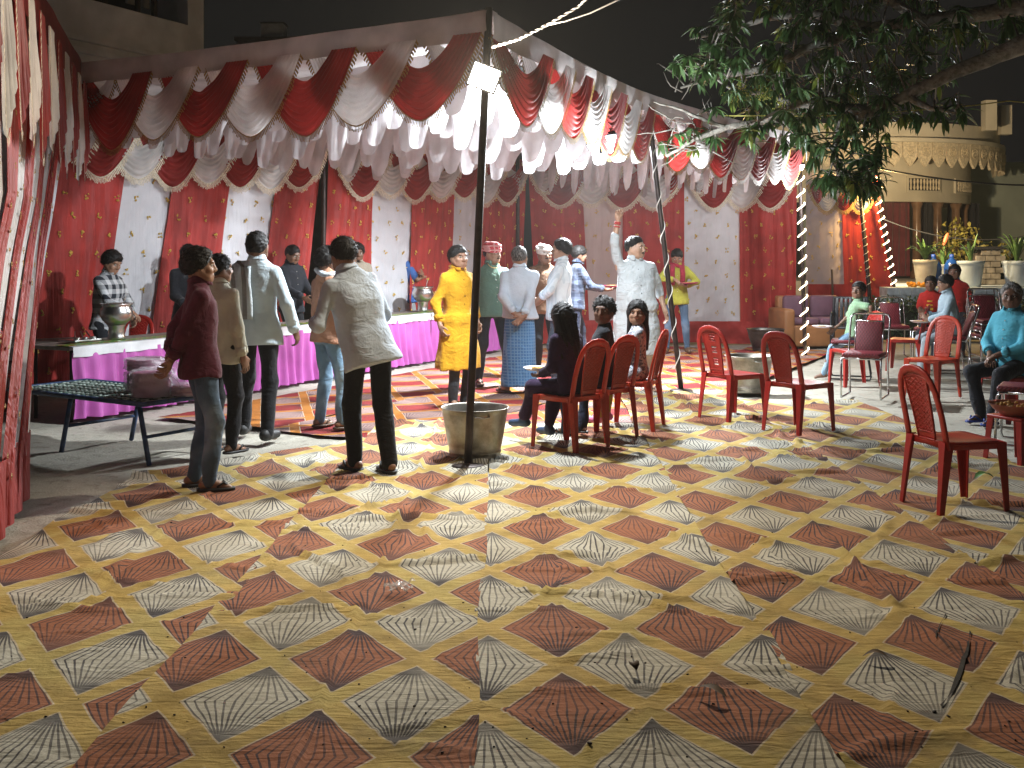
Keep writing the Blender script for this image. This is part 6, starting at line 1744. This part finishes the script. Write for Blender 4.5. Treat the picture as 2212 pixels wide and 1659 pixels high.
mb = MB(); mb.box((1.15, nb * 0.5, zw0 + 0.8), (0.55, 0.03, 1.1)); obj('blind', mb, M_curtw, w_, smooth=False)
for z in (5.05, 4.86):
    mb = MB(); mb.box((L_ / 2, 0.05, z), (L_, 0.14, 0.08)); obj('ledge', mb, M_plast, t, smooth=False)
fx, fy = (580 - UC) * 36 / FD, 36.0
t = thing('building', 'distant dark flat-roofed house behind the marquee roof', 'building', loc=(fx, fy, 0))
M_far = simple('dark_far_wall', (0.10, 0.095, 0.09), 0.9)
zt = HC + (VH - 88) * 36 / FD
mb = MB(); mb.box((1.6, 2.5, zt / 2), (5.2, 5, zt)); obj('wall', mb, M_far, t, smooth=False)
mb = MB(); mb.box((1.6, 2.5, zt + 0.06), (5.4, 5.2, 0.12)); obj('roof_slab', mb, M_far, t, smooth=False)
t2 = thing('roof_cabin', 'small pale box-shaped cabin on the distant flat roof', 'cabin', loc=(fx, fy, zt + 0.12))
mb = MB(); mb.box((0, 0.9, 0.28), (0.72, 0.7, 0.56)); obj('wall', mb, simple('pale_cabin', (0.62, 0.62, 0.62), 0.9), t2, smooth=False)
mb = MB(); mb.box((0, 0.9, 0.58), (0.8, 0.78, 0.05)); obj('roof', mb, M_far, t2, smooth=False)

# ------------------------------------------------------------------ pale house at the right
M_cream = simple('cream_plaster', (0.56, 0.50, 0.38), 0.85, var=0.12, vscale=1.5, bump=0.15, bscale=10)
M_carv = simple('carved_plaster', (0.60, 0.50, 0.34), 0.8, var=0.2, vscale=20, bump=0.6, bscale=30, bdist=0.02)
M_mint = simple('pale_green_wall', (0.42, 0.46, 0.38), 0.85, var=0.12, vscale=1.0)
M_colm = simple('polished_brown_column', (0.16, 0.09, 0.05), 0.22, var=0.5, vscale=3)
M_door = simple('brown_door', (0.16, 0.11, 0.07), 0.6, var=0.2, vscale=5); M_mcur = fabric('maroon_door_curtain', (0.13, 0.025, 0.03), trans=0.05, fold=0.8, fscale=(16, 16, 0.6), fdist=0.03)
HX, HY, HR = 8.97, 31.0, 4.36
house = thing('house', 'pale cream house with curved balcony edge of carved pendants', 'house', loc=(HX, HY, 0))
def arc(name, r0, r1, z0, z1, a0, a1, m_, n=40, parent=house):
    mb = MB(); vs = []; fs = []
    for i in range(n + 1):
        a = math.radians(a0 + (a1 - a0) * i / n); c_, s_ = math.sin(a), -math.cos(a)
        for r_, z_ in ((r1, z0), (r1, z1), (r0, z1), (r0, z0)): vs.append((r_ * c_, r_ * s_, z_))
    for i in range(n):
        for k in range(4):
            fs.append((i * 4 + k, (i + 1) * 4 + k, (i + 1) * 4 + (k + 1) % 4, i * 4 + (k + 1) % 4))
    fs += [(3, 2, 1, 0), (n * 4, n * 4 + 1, n * 4 + 2, n * 4 + 3)]
    mb.add(vs, fs); return obj(name, mb, m_, parent, smooth=True, sharp=40)
arc('balcony_slab', 0.2, HR - 0.06, 4.20, 4.34, -115, 110, M_cream)
arc('parapet', HR - 0.32, HR - 0.10, 4.34, 4.74, -115, 110, M_cream)
arc('cornice', HR - 0.2, HR + 0.03, 4.26, 4.36, -115, 110, M_cream)
npn = 34
for i in range(npn):
    a = math.radians(-88 + 176 * (i + 0.5) / npn); w = HR * math.radians(176 / npn) * 0.47
    R = Matrix.Rotation(a, 3, 'Z'); c = Vector((HR * math.sin(a), -HR * math.cos(a), 0))
    prof = [(-w, 4.255), (-w, 3.93), (-w * .62, 3.80), (-w * .25, 3.71), (0, 3.66), (w * .25, 3.71), (w * .62, 3.80), (w, 3.93), (w, 4.255)]
    mb = MB(); n = len(prof)
    vs = [c + R @ Vector((x, y, 0)) + Vector((0, 0, z)) for y in (-0.02, 0.05) for x, z in prof]
    mb.add(vs, [tuple(range(n - 1, -1, -1)), tuple(range(n, 2 * n))] + [(k, (k + 1) % n, n + (k + 1) % n, n + k) for k in range(n)])
    pn = obj('pendant_panel', mb, M_carv, house, smooth=False)
    mb = MB()
    for rr in (0.115, 0.07): mb.tube([c + R @ Vector((rr * math.cos(q), -0.028, 0)) + Vector((0, 0, 4.03 + rr * math.sin(q))) for q in [2 * PI * k / 16 for k in range(16)]], 0.012, 5, closed=True)
    for k in range(6): mb.tube([c + R @ Vector((0, -0.028, 0)) + Vector((0, 0, 4.03)), c + R @ Vector((0.07 * math.cos(k * PI / 3), -0.028, 0)) + Vector((0, 0, 4.03 + 0.07 * math.sin(k * PI / 3)))], 0.01, 4)
    obj('rosette', mb, M_carv, pn)
arc('beam', 3.25, 3.55, 2.86, 4.20, -115, 110, M_cream)
for a0 in (-14, 13, 40):
    f = arc('vent_frame', 3.5, 3.60, 3.10, 3.48, a0, a0 + 17, M_cream, 12)
    f2 = arc('vent_shade_panel', 3.5, 3.607, 3.14, 3.44, a0 + 0.8, a0 + 16.2, M_dark, 12)  # dark panel paints the shade inside the vent; nothing is hollowed out
    for k in range(10):
        a = math.radians(a0 + 1.5 + 14 * k / 9); p = Vector((3.615 * math.sin(a), -3.615 * math.cos(a), 0))
        mb = MB(); mb.lathe([(0.015, 3.15), (0.032, 3.21), (0.016, 3.28), (0.034, 3.36), (0.016, 3.43)], 8, c=(p.x, p.y, 0)); obj('baluster', mb, M_carv, f)
for a in (-20, 20, 32, 47, 60):
    p = Vector((3.4 * math.sin(math.radians(a)), -3.4 * math.cos(math.radians(a)), 0))
    mb = MB(); mb.lathe([(0.16, 0.95), (0.16, 1.1), (0.11, 1.15), (0.10, 2.7), (0.14, 2.8), (0.15, 2.87)], 18, c=p); obj('column', mb, M_colm, house)
mb = MB(); mb.box((1.8, 1.2, 2.5), (9, 0.2, 3.4)); obj('back_wall', mb, M_mint, house, smooth=False)
mb = MB(); mb.box((5.6, -2.2, 2.6), (0.25, 6.5, 3.6), Matrix.Rotation(-0.35, 3, 'Z')); obj('side_wall', mb, M_mint, house, smooth=False)
dr = MB(); dr.box((0.15, 1.06, 1.95), (1.0, 0.06, 2.0)); d_ = obj('door', dr, M_door, house, smooth=False)
for x in (-0.1, 0.4):
    for z in (1.5, 2.4):
        mb = MB(); mb.box((x, 1.015, z), (0.36, 0.04, 0.7)); obj('door_panel', mb, M_door, d_, smooth=False)
def hang(x0, x1, y, z0, z1, m_, name='door_curtain'):
    mb = MB(); mb.grid(lambda s, tt: (x0 + (x1 - x0) * s, y + 0.05 * math.sin(s * 28 + tt) * (0.5 + .5 * tt), z1 + (z0 - z1) * tt), 40, 8); obj(name, mb, m_, house)
hang(0.30, 1.05, -3.0, 1.0, 2.9, M_mcur); hang(1.25, 1.75, -2.8, 1.0, 2.9, M_dark, 'dark_curtain'); hang(2.55, 3.4, -1.6, 1.0, 2.9, M_dark, 'dark_curtain')
for x, y in ((2.9, -3.35), (3.7, -2.4)):
    mb = MB(); mb.box((x, y, 5.0), (0.28, 0.28, 0.75)); obj('roof_post', mb, M_cream, house, smooth=False)
mb = MB(); mb.box((1.5, -2.0, 0.47), (12, 6.5, 0.94)); obj('veranda_floor', mb, simple('veranda_cement', (0.30, 0.27, 0.22), 0.9), house, smooth=False)

# ledge, hedge, pots
M_wash = simple('whitewashed_brick', (0.55, 0.62, 0.66), 0.9, var=0.22, vscale=6, bump=0.6, bscale=22, bdist=0.02)
LZ = 0.95; LY = 21.0
x0 = (1917 - UC) * LY / FD
led = thing('ledge_wall', 'whitewashed ledge wall carrying the flower pots', 'wall', loc=(x0, LY, 0))
mb = MB(); mb.box((3.2, 1.5, LZ / 2), (6.4, 3.0, LZ)); obj('core', mb, M_wash, led, smooth=False)
r = random.Random(8)
for row in range(6):
    x = -0.02 - (0.12 if row % 2 else 0)
    while x < 4.6:
        w = 0.235; z = LZ - 0.075 - row * 0.15
        mb = MB(); mb.box((x + w / 2, -0.012 + r.uniform(-.006, .006), z), (w - 0.012, 0.05, 0.138)); obj('brick', mb, M_wash, led, smooth=False)
        x += w
M_hedge = simple('hedge_leaves', (0.045, 0.085, 0.03), 0.6, var=0.5, vscale=14)
def leafcloud(fn, n, L, w, seed, droop=0.3):
    r = np.random.RandomState(seed); V = []; F_ = []
    for i in range(n):
        p = np.array(fn(r)); d = r.normal(size=3); d[2] -= droop; d = unit(d); sd_ = unit(np.cross(d, r.normal(size=3))); l = L * r.uniform(.7, 1.25); ww = w * r.uniform(.8, 1.2)
        o = len(V); nn = np.cross(d, sd_) * ww * 0.35
        V += [p, p + d * l * .35 + sd_ * ww + nn, p + d * l * .35 - sd_ * ww + nn, p + d * l * .5, p + d * l * .7 + sd_ * ww * .75 + nn, p + d * l * .7 - sd_ * ww * .75 + nn, p + d * l]
        F_ += [(o, o + 1, o + 3), (o, o + 3, o + 2), (o + 1, o + 4, o + 3), (o + 3, o + 5, o + 2), (o + 4, o + 6, o + 3), (o + 3, o + 6, o + 5)]
    mb = MB(); mb.add(V, F_); return mb
hx0, hx1 = (1838 - UC) * 20.3 / FD, (2330 - UC) * 20.3 / FD
hd = thing('hedge', 'low clipped dark green hedge in front of the whitewashed ledge', 'hedge', loc=(hx0, 20.35, 0))
obj('foliage', leafcloud(lambda r: (r.uniform(0, hx1 - hx0), r.uniform(-.18, .18), r.uniform(0.05, 0.74 + 0.05 * math.sin(r.uniform(0, 9)))), 5200, 0.075, 0.016, 4, -0.9), M_hedge, hd, smooth=False, kind='stuff')
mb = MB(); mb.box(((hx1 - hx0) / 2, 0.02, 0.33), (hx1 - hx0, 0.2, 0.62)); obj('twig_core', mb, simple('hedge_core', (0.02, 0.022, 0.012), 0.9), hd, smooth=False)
mb = MB(); mb.tube([P(1799, 645, 20.0), P(1797, 582, 20.0)], 0.02, 6); tag(obj('wooden_stake', mb, M_brns), 'thin wooden stake standing in the hedge before the far curtain', 'stake')

M_pot = simple('pale_pot', (0.50, 0.47, 0.40), 0.7, var=0.2, vscale=5, bump=0.2); M_potb = simple('white_blue_pot', (0.52, 0.60, 0.66), 0.6, var=0.12); M_soil = simple('soil', (0.05, 0.035, 0.025), 0.95)
M_blade = simple('long_blade_leaf', (0.10, 0.19, 0.05), 0.5, var=0.4, vscale=12); M_croton = simple('yellow_croton_leaf', (0.19, 0.16, 0.03), 0.5, var=0.5, vscale=8); M_flower = simple('orange_flower', (0.80, 0.20, 0.08), 0.5)
def potted(label, u, v, d, rt, hgt, mat, nl, ll, seed, spread=0.8, flower=False, ridged=False):
    p = P(u, v, d); p.z = LZ
    t = thing('potted_plant', label, 'potted plant', loc=p)
    rb = rt * 0.74
    prof = [(0.001, 0), (rb, 0)] + [(rb + (rt - rb) * k / 8 + (0.006 * (k % 2) if ridged else 0), hgt * k / 8 * 0.86) for k in range(1, 9)] + [(rt * 1.06, hgt * .88), (rt * 1.08, hgt), (rt * .98, hgt), (rt * .92, hgt * .9)]
    mb = MB(); mb.lathe(prof, 28); obj('pot', mb, mat, t)
    mb = MB(); mb.lathe([(rt * .95, hgt * .92), (0.001, hgt * .94)], 20); obj('soil', mb, M_soil, t)
    r = random.Random(seed)
    for i in range(nl):
        a = 2 * PI * i / nl + r.uniform(-.3, .3); L = ll * r.uniform(.7, 1.15); out = spread * r.uniform(.35, 1.1); w = 0.028 * r.uniform(.8, 1.3)
        def fn(s, tt, a=a, L=L, out=out, w=w):
            ww = w * (math.sin(PI * (0.08 + .92 * tt)) ** .6 if tt < 1 else 0.02) 
            rad = 0.02 + L * out * tt ** 1.3 * .75; z = hgt * .93 + L * (tt * (1.05 - .25 * out) - 0.62 * out * tt ** 3)
            x = rad; y = (s - .5) * 2 * ww
            return (x * math.cos(a) - y * math.sin(a), x * math.sin(a) + y * math.cos(a), z + abs(s - .5) * .03)
        mb = MB(); mb.grid(fn, 2, 9); obj('leaf', mb, M_blade, t)
    if flower:
        mb = MB(); mb.tube([(0, 0, hgt), (0.02, 0, hgt + ll * .75)], 0.012, 6); obj('flower_stem', mb, M_blade, t)
        mb = MB(); mb.ball((0.04, -0.02, hgt + ll * .92), (0.045, 0.035, 0.14), 10, 8, R=Matrix.Rotation(0.35, 3, 'Y')); obj('flower', mb, M_flower, t)
potted('pale round pot with arching blade leaves beside the blue jars', 1999, 622, 21.6, 0.22, 0.52, M_pot, 22, 0.62, 1)
potted('white bucket pot with upright blade leaves before the brick pillar', 2097, 622, 21.5, 0.24, 0.50, M_potb, 9, 0.62, 2, 0.7)
potted('ribbed white pot with leafy stems at the ledge end', 2196, 622, 21.5, 0.25, 0.50, M_potb, 16, 0.75, 3, 0.6, ridged=True)
potted('grey pot with an orange flower spike between the blue jars', 2038, 615, 22.6, 0.17, 0.42, simple('grey_pot', (0.28, 0.30, 0.30), 0.7), 10, 0.55, 4, 0.6, flower=True)
m, nt, b = new_mat('blue_jar_plastic'); b.inputs['Base Color'].default_value = (0.02, 0.10, 0.42, 1); b.inputs['Roughness'].default_value = 0.2; b.inputs['Transmission Weight'].default_value = 0.35; M_jar = m
for u, d, lab in ((2017, 22.0, 'blue water jar next to the pale round pot'), (2056, 22.2, 'blue water jar behind the seated person in plain red')):
    p = P(u, 620, d); t = thing('water_jar', lab, 'water jar', loc=(p.x, p.y, LZ))
    mb = MB(); mb.lathe([(0.001, 0), (0.145, 0), (0.155, .03), (0.15, .12), (0.157, .14), (0.15, .16), (0.15, .30), (0.157, .32), (0.15, .34), (0.145, .40), (0.10, .49), (0.045, .54), (0.04, .59), (0.001, .59)], 24); obj('body', mb, M_jar, t)
    mb = MB(); mb.lathe([(0.047, .57), (0.047, .62), (0.001, .63)], 14); obj('cap', mb, simple('blue_cap', (0.02, 0.07, 0.35), 0.5), t)
p = P(1990, 622, 21.2); t = thing('garland_heap', 'heap of orange marigold garland on the ledge', 'garland', loc=(p.x, p.y, LZ)); mb = MB(); rr = random.Random(2)
for i in range(60): a = rr.uniform(0, 6.3); q = 0.2 * math.sqrt(rr.random()); mb.ball((q * 1.3 * math.cos(a), q * .6 * math.sin(a), 0.02 + rr.uniform(0, .06)), 0.03, 6, 4)
obj('blossoms', mb, simple('marigold', (0.70, 0.30, 0.02), 0.8, var=0.3, vscale=30), t, kind='stuff')
# brick pillar
p = P(2125, 620, 22.8); t = thing('brick_pillar', 'short pillar of grey bricks with a flat stone top behind the pots', 'pillar', loc=(p.x, p.y, LZ)); r = random.Random(4)
M_brk = simple('grey_brick', (0.26, 0.23, 0.19), 0.9, var=0.35, vscale=6, bump=0.5); mb = MB(); mb.box((0, 0, .36), (0.46, .46, .72)); obj('mortar', mb, M_soil, t, smooth=False)
for row in range(6):
    for sd_ in range(2):
        for k in range(3):
            xx = -0.24 + (k + (.5 if row % 2 else 0.0)) * 0.2 - .02
            w = 0.185
            if xx > 0.16: continue
            mb = MB(); mb.box((xx + w / 2, -0.24 + r.uniform(-.01, .01), .06 + row * .12), (w, .05, .105)) if sd_ == 0 else mb.box((0.24, xx + w / 2, .06 + row * .12), (.05, w, .105)); obj('brick', mb, M_brk, t, smooth=False)
mb = MB(); mb.box((0, 0, .75), (0.72, .6, .06)); obj('top_stone', mb, M_dark, t, smooth=False)
def bush(label, u, v, d, rx, rz, n, mat, seed, L=0.13, w=0.035):
    p = P(u, v, d); t = thing('shrub', label, 'shrub', loc=(p.x, p.y, LZ))
    obj('foliage', leafcloud(lambda r: (lambda q: (q[0] * rx, q[1] * rx, rz + q[2] * rz))(unit(r.normal(size=3)) * r.uniform(.3, 1)), n, L, w, seed), mat, t, smooth=False, kind='stuff')
    mb = MB(); rr = random.Random(seed)
    for i in range(5): mb.tube([(0, 0, 0), (rr.uniform(-.1, .1), 0, rz * .8), (rr.uniform(-rx, rx) * .6, rr.uniform(-.1, .1), rz * 1.5)], 0.012, 5)
    obj('stem', mb, M_brns, t)
bush('yellow-leaved croton shrub rising behind the blue jars', 2068, 620, 24.5, 0.55, 0.72, 420, M_croton, 5)
bush('yellow-green shrub behind the brick pillar', 2150, 620, 24.0, 0.45, 0.45, 330, M_croton, 6)
bush('dark green shrub between the brick pillar and the ribbed pot', 2172, 620, 23.5, 0.55, 0.30, 420, M_hedge, 7)

# ------------------------------------------------------------------ mango tree
M_bark = simple('grey_bark', (0.27, 0.25, 0.215), 0.9, var=0.4, vscale=14, bump=0.9, bscale=38, bdist=0.02)
def leafmat(name, c1, c2):
    m, nt, b = new_mat(name); oi = nt.nodes.new('ShaderNodeNewGeometry')
    col = mix_col(nt, X(nt, oi.outputs['Random Per Island']), c1, c2); nt.links.new(col, b.inputs['Base Color']); b.inputs['Roughness'].default_value = 0.38
    tr = nt.nodes.new('ShaderNodeBsdfTranslucent'); nt.links.new(col, tr.inputs[0]); mx = nt.nodes.new('ShaderNodeMixShader'); mx.inputs[0].default_value = 0.2
    nt.links.new(b.outputs[0], mx.inputs[1]); nt.links.new(tr.outputs[0], mx.inputs[2]); nt.links.new(mx.outputs[0], nt.nodes['Material Output'].inputs[0]); return m
M_mleaf = leafmat('mango_leaf', (0.036, 0.09, 0.028), (0.10, 0.20, 0.06)); M_mleafy = leafmat('young_mango_leaf', (0.10, 0.18, 0.03), (0.25, 0.32, 0.05))
tx, ty = 7.6, 10.6
tree = thing('mango_tree', 'mango tree reaching over the marquee corner with drooping leaves', 'tree', loc=(tx, ty, 0))
def L2(u, v, d): return P(u, v, d) - Vector((tx, ty, 0))
tw = MB(); fork = Vector((0, 0, 2.6))
tw.tube([(0.15, 0, -0.1), (0.05, 0, 0.8), (0.0, 0.02, 1.8), fork], [0.42, 0.30, 0.26, 0.25], 14); obj('trunk', tw, M_bark, tree)
mains = [([fork, L2(2290, 70, 10.2), L2(2150, 120, 10.4), L2(2040, 165, 10.5), L2(1960, 205, 10.6), L2(1890, 238, 10.7), L2(1820, 262, 10.9)], [0.2, 0.12, 0.078, 0.066, 0.058, 0.05, 0.04]),
         ([L2(1890, 238, 10.7), L2(1800, 230, 10.9), L2(1720, 225, 11.1), L2(1650, 262, 11.2), L2(1570, 275, 11.3), L2(1500, 300, 11.4), L2(1440, 338, 11.5)], [0.06, 0.05, 0.042, 0.036, 0.03, 0.024, 0.015]),
         ([L2(1820, 262, 10.9), L2(1800, 320, 11.0), L2(1810, 370, 11.0), L2(1830, 410, 11.1)], [0.04, 0.03, 0.022, 0.014]),
         ([fork, L2(2300, 0, 10.6), L2(2150, 25, 11), L2(2000, 45, 11.2), L2(1880, 60, 11.4), L2(1760, 100, 11.6), L2(1640, 150, 11.7), L2(1550, 165, 11.8), L2(1470, 190, 11.8)], [0.2, 0.10, 0.08, 0.065, 0.055, 0.055, 0.04, 0.025, 0.012]),
         ([L2(1880, 60, 11.4), L2(1760, 30, 11.6), L2(1650, 40, 11.8), L2(1560, 70, 12), L2(1490, 85, 12)], [0.06, 0.045, 0.035, 0.022, 0.01]),
         ([L2(2000, 45, 11.2), L2(1920, 0, 11), L2(1800, -30, 11)], [0.06, 0.045, 0.03]),
         ([L2(1720, 225, 11.1), L2(1660, 200, 11.2), L2(1600, 205, 11.2), L2(1520, 150, 11.3)], [0.035, 0.028, 0.02, 0.01]),
         ([L2(1570, 275, 11.3), L2(1500, 250, 11.4), L2(1440, 228, 11.5), L2(1412, 220, 11.5)], [0.025, 0.017, 0.011, 0.006]),
         ([L2(1960, 205, 10.6), L2(2010, 235, 10.4), L2(2060, 245, 10.3), L2(2075, 225, 10.3)], [0.04, 0.025, 0.015, 0.01])]
bpts = []
for pts, rs in mains:
    # smooth the path a little
    q = []; qr = []
    for i in range(len(pts) - 1):
        for k in range(5):
            f = k / 5; j = Vector((MN.noise((i + f, 1, len(q))), MN.noise((i + f, 5, 2)), MN.noise((i + f, 9, 4)))) * 0.03
            q.append(Vector(pts[i]).lerp(Vector(pts[i + 1]), f) + j * (0 if k == 0 else 1)); qr.append(rs[i] + (rs[i + 1] - rs[i]) * f)
    q.append(Vector(pts[-1])); qr.append(rs[-1]); bpts += q[6:] if len(q) > 20 else q
    mb = MB(); mb.tube(q, qr, 9); obj('branch', mb, M_bark, tree)
poly = [(1490, 80), (1560, -30), (2260, -30), (2260, 60), (2130, 130), (2010, 205), (2075, 225), (2100, 290), (2010, 260), (1930, 290), (1925, 400), (1880, 425), (1770, 425), (1735, 330), (1600, 312), (1415, 322), (1450, 270), (1545, 245), (1530, 215), (1430, 160)]
def inpoly(u, v):
    c = False; n = len(poly)
    for i in range(n):
        (x1, y1), (x2, y2) = poly[i], poly[(i + 1) % n]
        if (y1 > v) != (y2 > v) and u < (x2 - x1) * (v - y1) / (y2 - y1) + x1: c = not c
    return c
r = random.Random(21); tips = []
while len(tips) < 330:
    u, v = r.uniform(1400, 2260), r.uniform(-30, 425)
    if not inpoly(u, v): continue
    keep = 1.0
    if u > 2000 and v > 100: keep = 0.35
    if u < 1560: keep = 0.55
    if 1740 < u < 1930 and v > 300: keep = 1.5
    if r.random() > keep * 0.75: continue
    tips.append(L2(u, v, r.uniform(10.3, 12.3)))
for u, v in ((2050, 215), (2065, 235), (2020, 240), (2080, 250), (1905, 395), (1860, 405), (1840, 390), (1880, 370), (1800, 400), (1780, 385)): tips.append(L2(u, v, 10.4))
twm = MB(); LV = []; leaves = []
for tip in tips:
    near = min(bpts, key=lambda b_: (b_ - tip).length_squared)
    d = tip - near
    if d.length > 1.1: near = tip - d * (1.1 / d.length)
    mid = near.lerp(tip, 0.5) + Vector((r.uniform(-.06, .06), r.uniform(-.06, .06), r.uniform(-.02, .10)))
    twm.tube([near, mid, tip], [0.011, 0.008, 0.004], 5, cap=False)
    young = r.random() < 0.10
    for k in range(r.randint(9, 15)):
        base = mid.lerp(tip, r.uniform(0.45, 1.0)); a = r.uniform(0, 2 * PI); el = r.uniform(-1.2, 0.25)
        leaves.append((base, a, el, r.uniform(0.115, 0.20), r.uniform(0.75, 1.3), young, r.uniform(-.5, .5)))
# bare pale twigs at the lit end
for k in range(26):
    b0 = r.choice(bpts); b0 = L2(r.uniform(1440, 1560), r.uniform(255, 330), 11.45) if k < 18 else L2(r.uniform(1450, 1520), r.uniform(150, 200), 11.8)
    q = [b0]; dd = Vector((r.uniform(-1, .35), r.uniform(-.3, .3), r.uniform(-.35, 1)))
    for i in range(4): dd = (dd + Vector((r.uniform(-.4, .4), 0, r.uniform(-.3, .4)))).normalized(); q.append(q[-1] + dd * r.uniform(.05, .11))
    twm.tube(q, [0.009, .008, .006, .005, .003], 5)
obj('twigs', twm, M_bark, tree, kind='stuff')
def leafshape(L, w):
    pts = []; n = 6
    for i in range(n + 1):
        t_ = i / n; ww = w * (math.sin(PI * t_ ** 0.8) ** 0.75 if 0 < t_ < 1 else 0.03); z = -0.30 * L * t_ ** 2
        pts += [(-ww, t_ * L, z + ww * .35 + 0.008 * math.sin(t_ * 9)), (0, t_ * L, z), (ww, t_ * L, z + ww * .35 - 0.006 * math.sin(t_ * 8))]
    fs = []
    for i in range(n):
        for c_ in (0, 1): fs.append((3 * i + c_, 3 * i + c_ + 1, 3 * i + c_ + 4, 3 * i + c_ + 3))
    return np.array(pts), fs
lp, lf = leafshape(1.0, 0.125)
def lmat(l):
    base, a, el, L, wf, yg, rl = l
    return Matrix.Translation(base) @ Matrix.Rotation(a, 4, 'Z') @ Matrix.Rotation(el, 4, 'X') @ Matrix.Rotation(rl, 4, 'Y') @ Matrix.Diagonal((L * wf, L, L, 1))
# the leaves that show largest are objects of their own
order = sorted(range(len(leaves)), key=lambda i: (leaves[i][0].y + ty) / leaves[i][3])
vis = [i for i in order if (lambda w: abs(w[0] / w[1]) < 0.455 and (w[2] - HC) / w[1] < 0.222)((leaves[i][0].x + tx, leaves[i][0].y + ty, leaves[i][0].z))]
single = set(vis[:300])
cm = [MB(), MB()]; arr = np.c_[lp, np.ones(len(lp))]
for i, l in enumerate(leaves):
    if i in single: continue
    M4 = np.array(lmat(l)); cm[1 if l[5] else 0].add((arr @ M4.T)[:, :3].tolist(), lf)
crown = obj('crown', cm[0], M_mleaf, tree, kind='stuff'); obj('young_leaves', cm[1], M_mleafy, tree, kind='stuff')
lmb = MB(); lmb.add(lp.tolist(), lf); lme = [lmb.mesh('leaf', M_mleaf), lmb.mesh('leaf_young', M_mleafy)]
for i in single:
    o = bpy.data.objects.new('leaf', lme[1 if leaves[i][5] else 0]); C.objects.link(o); o.parent = crown; o.matrix_local = lmat(leaves[i])
mb = MB()
for (u, v) in ((1610, 195), (1650, 205), (1690, 225), (1590, 205)):
    for k in range(70):
        p = L2(u + r.gauss(0, 14), v + r.gauss(0, 9), 11.0 + r.gauss(0, .05)); mb.ball(p, 0.008, 4, 3)
obj('blossom', mb, simple('mango_blossom', (0.35, 0.36, 0.08), 0.8), tree, kind='stuff')
# ------------------------------------------------------------------ night air
m = bpy.data.materials.new('dusty_night_air'); m.use_nodes = True
nt = m.node_tree; nt.nodes.remove(nt.nodes['Principled BSDF'])
pv = nt.nodes.new('ShaderNodeVolumePrincipled'); pv.inputs['Color'].default_value = (0.9, 0.88, 0.84, 1); pv.inputs['Density'].default_value = 0.0012; pv.inputs['Anisotropy'].default_value = 0.35
nt.links.new(pv.outputs[0], nt.nodes['Material Output'].inputs['Volume'])
mb = MB(); mb.box((1, 19, 5.5), (50, 60, 13.2)); hz = obj('haze', mb, m, smooth=False, kind='stuff')
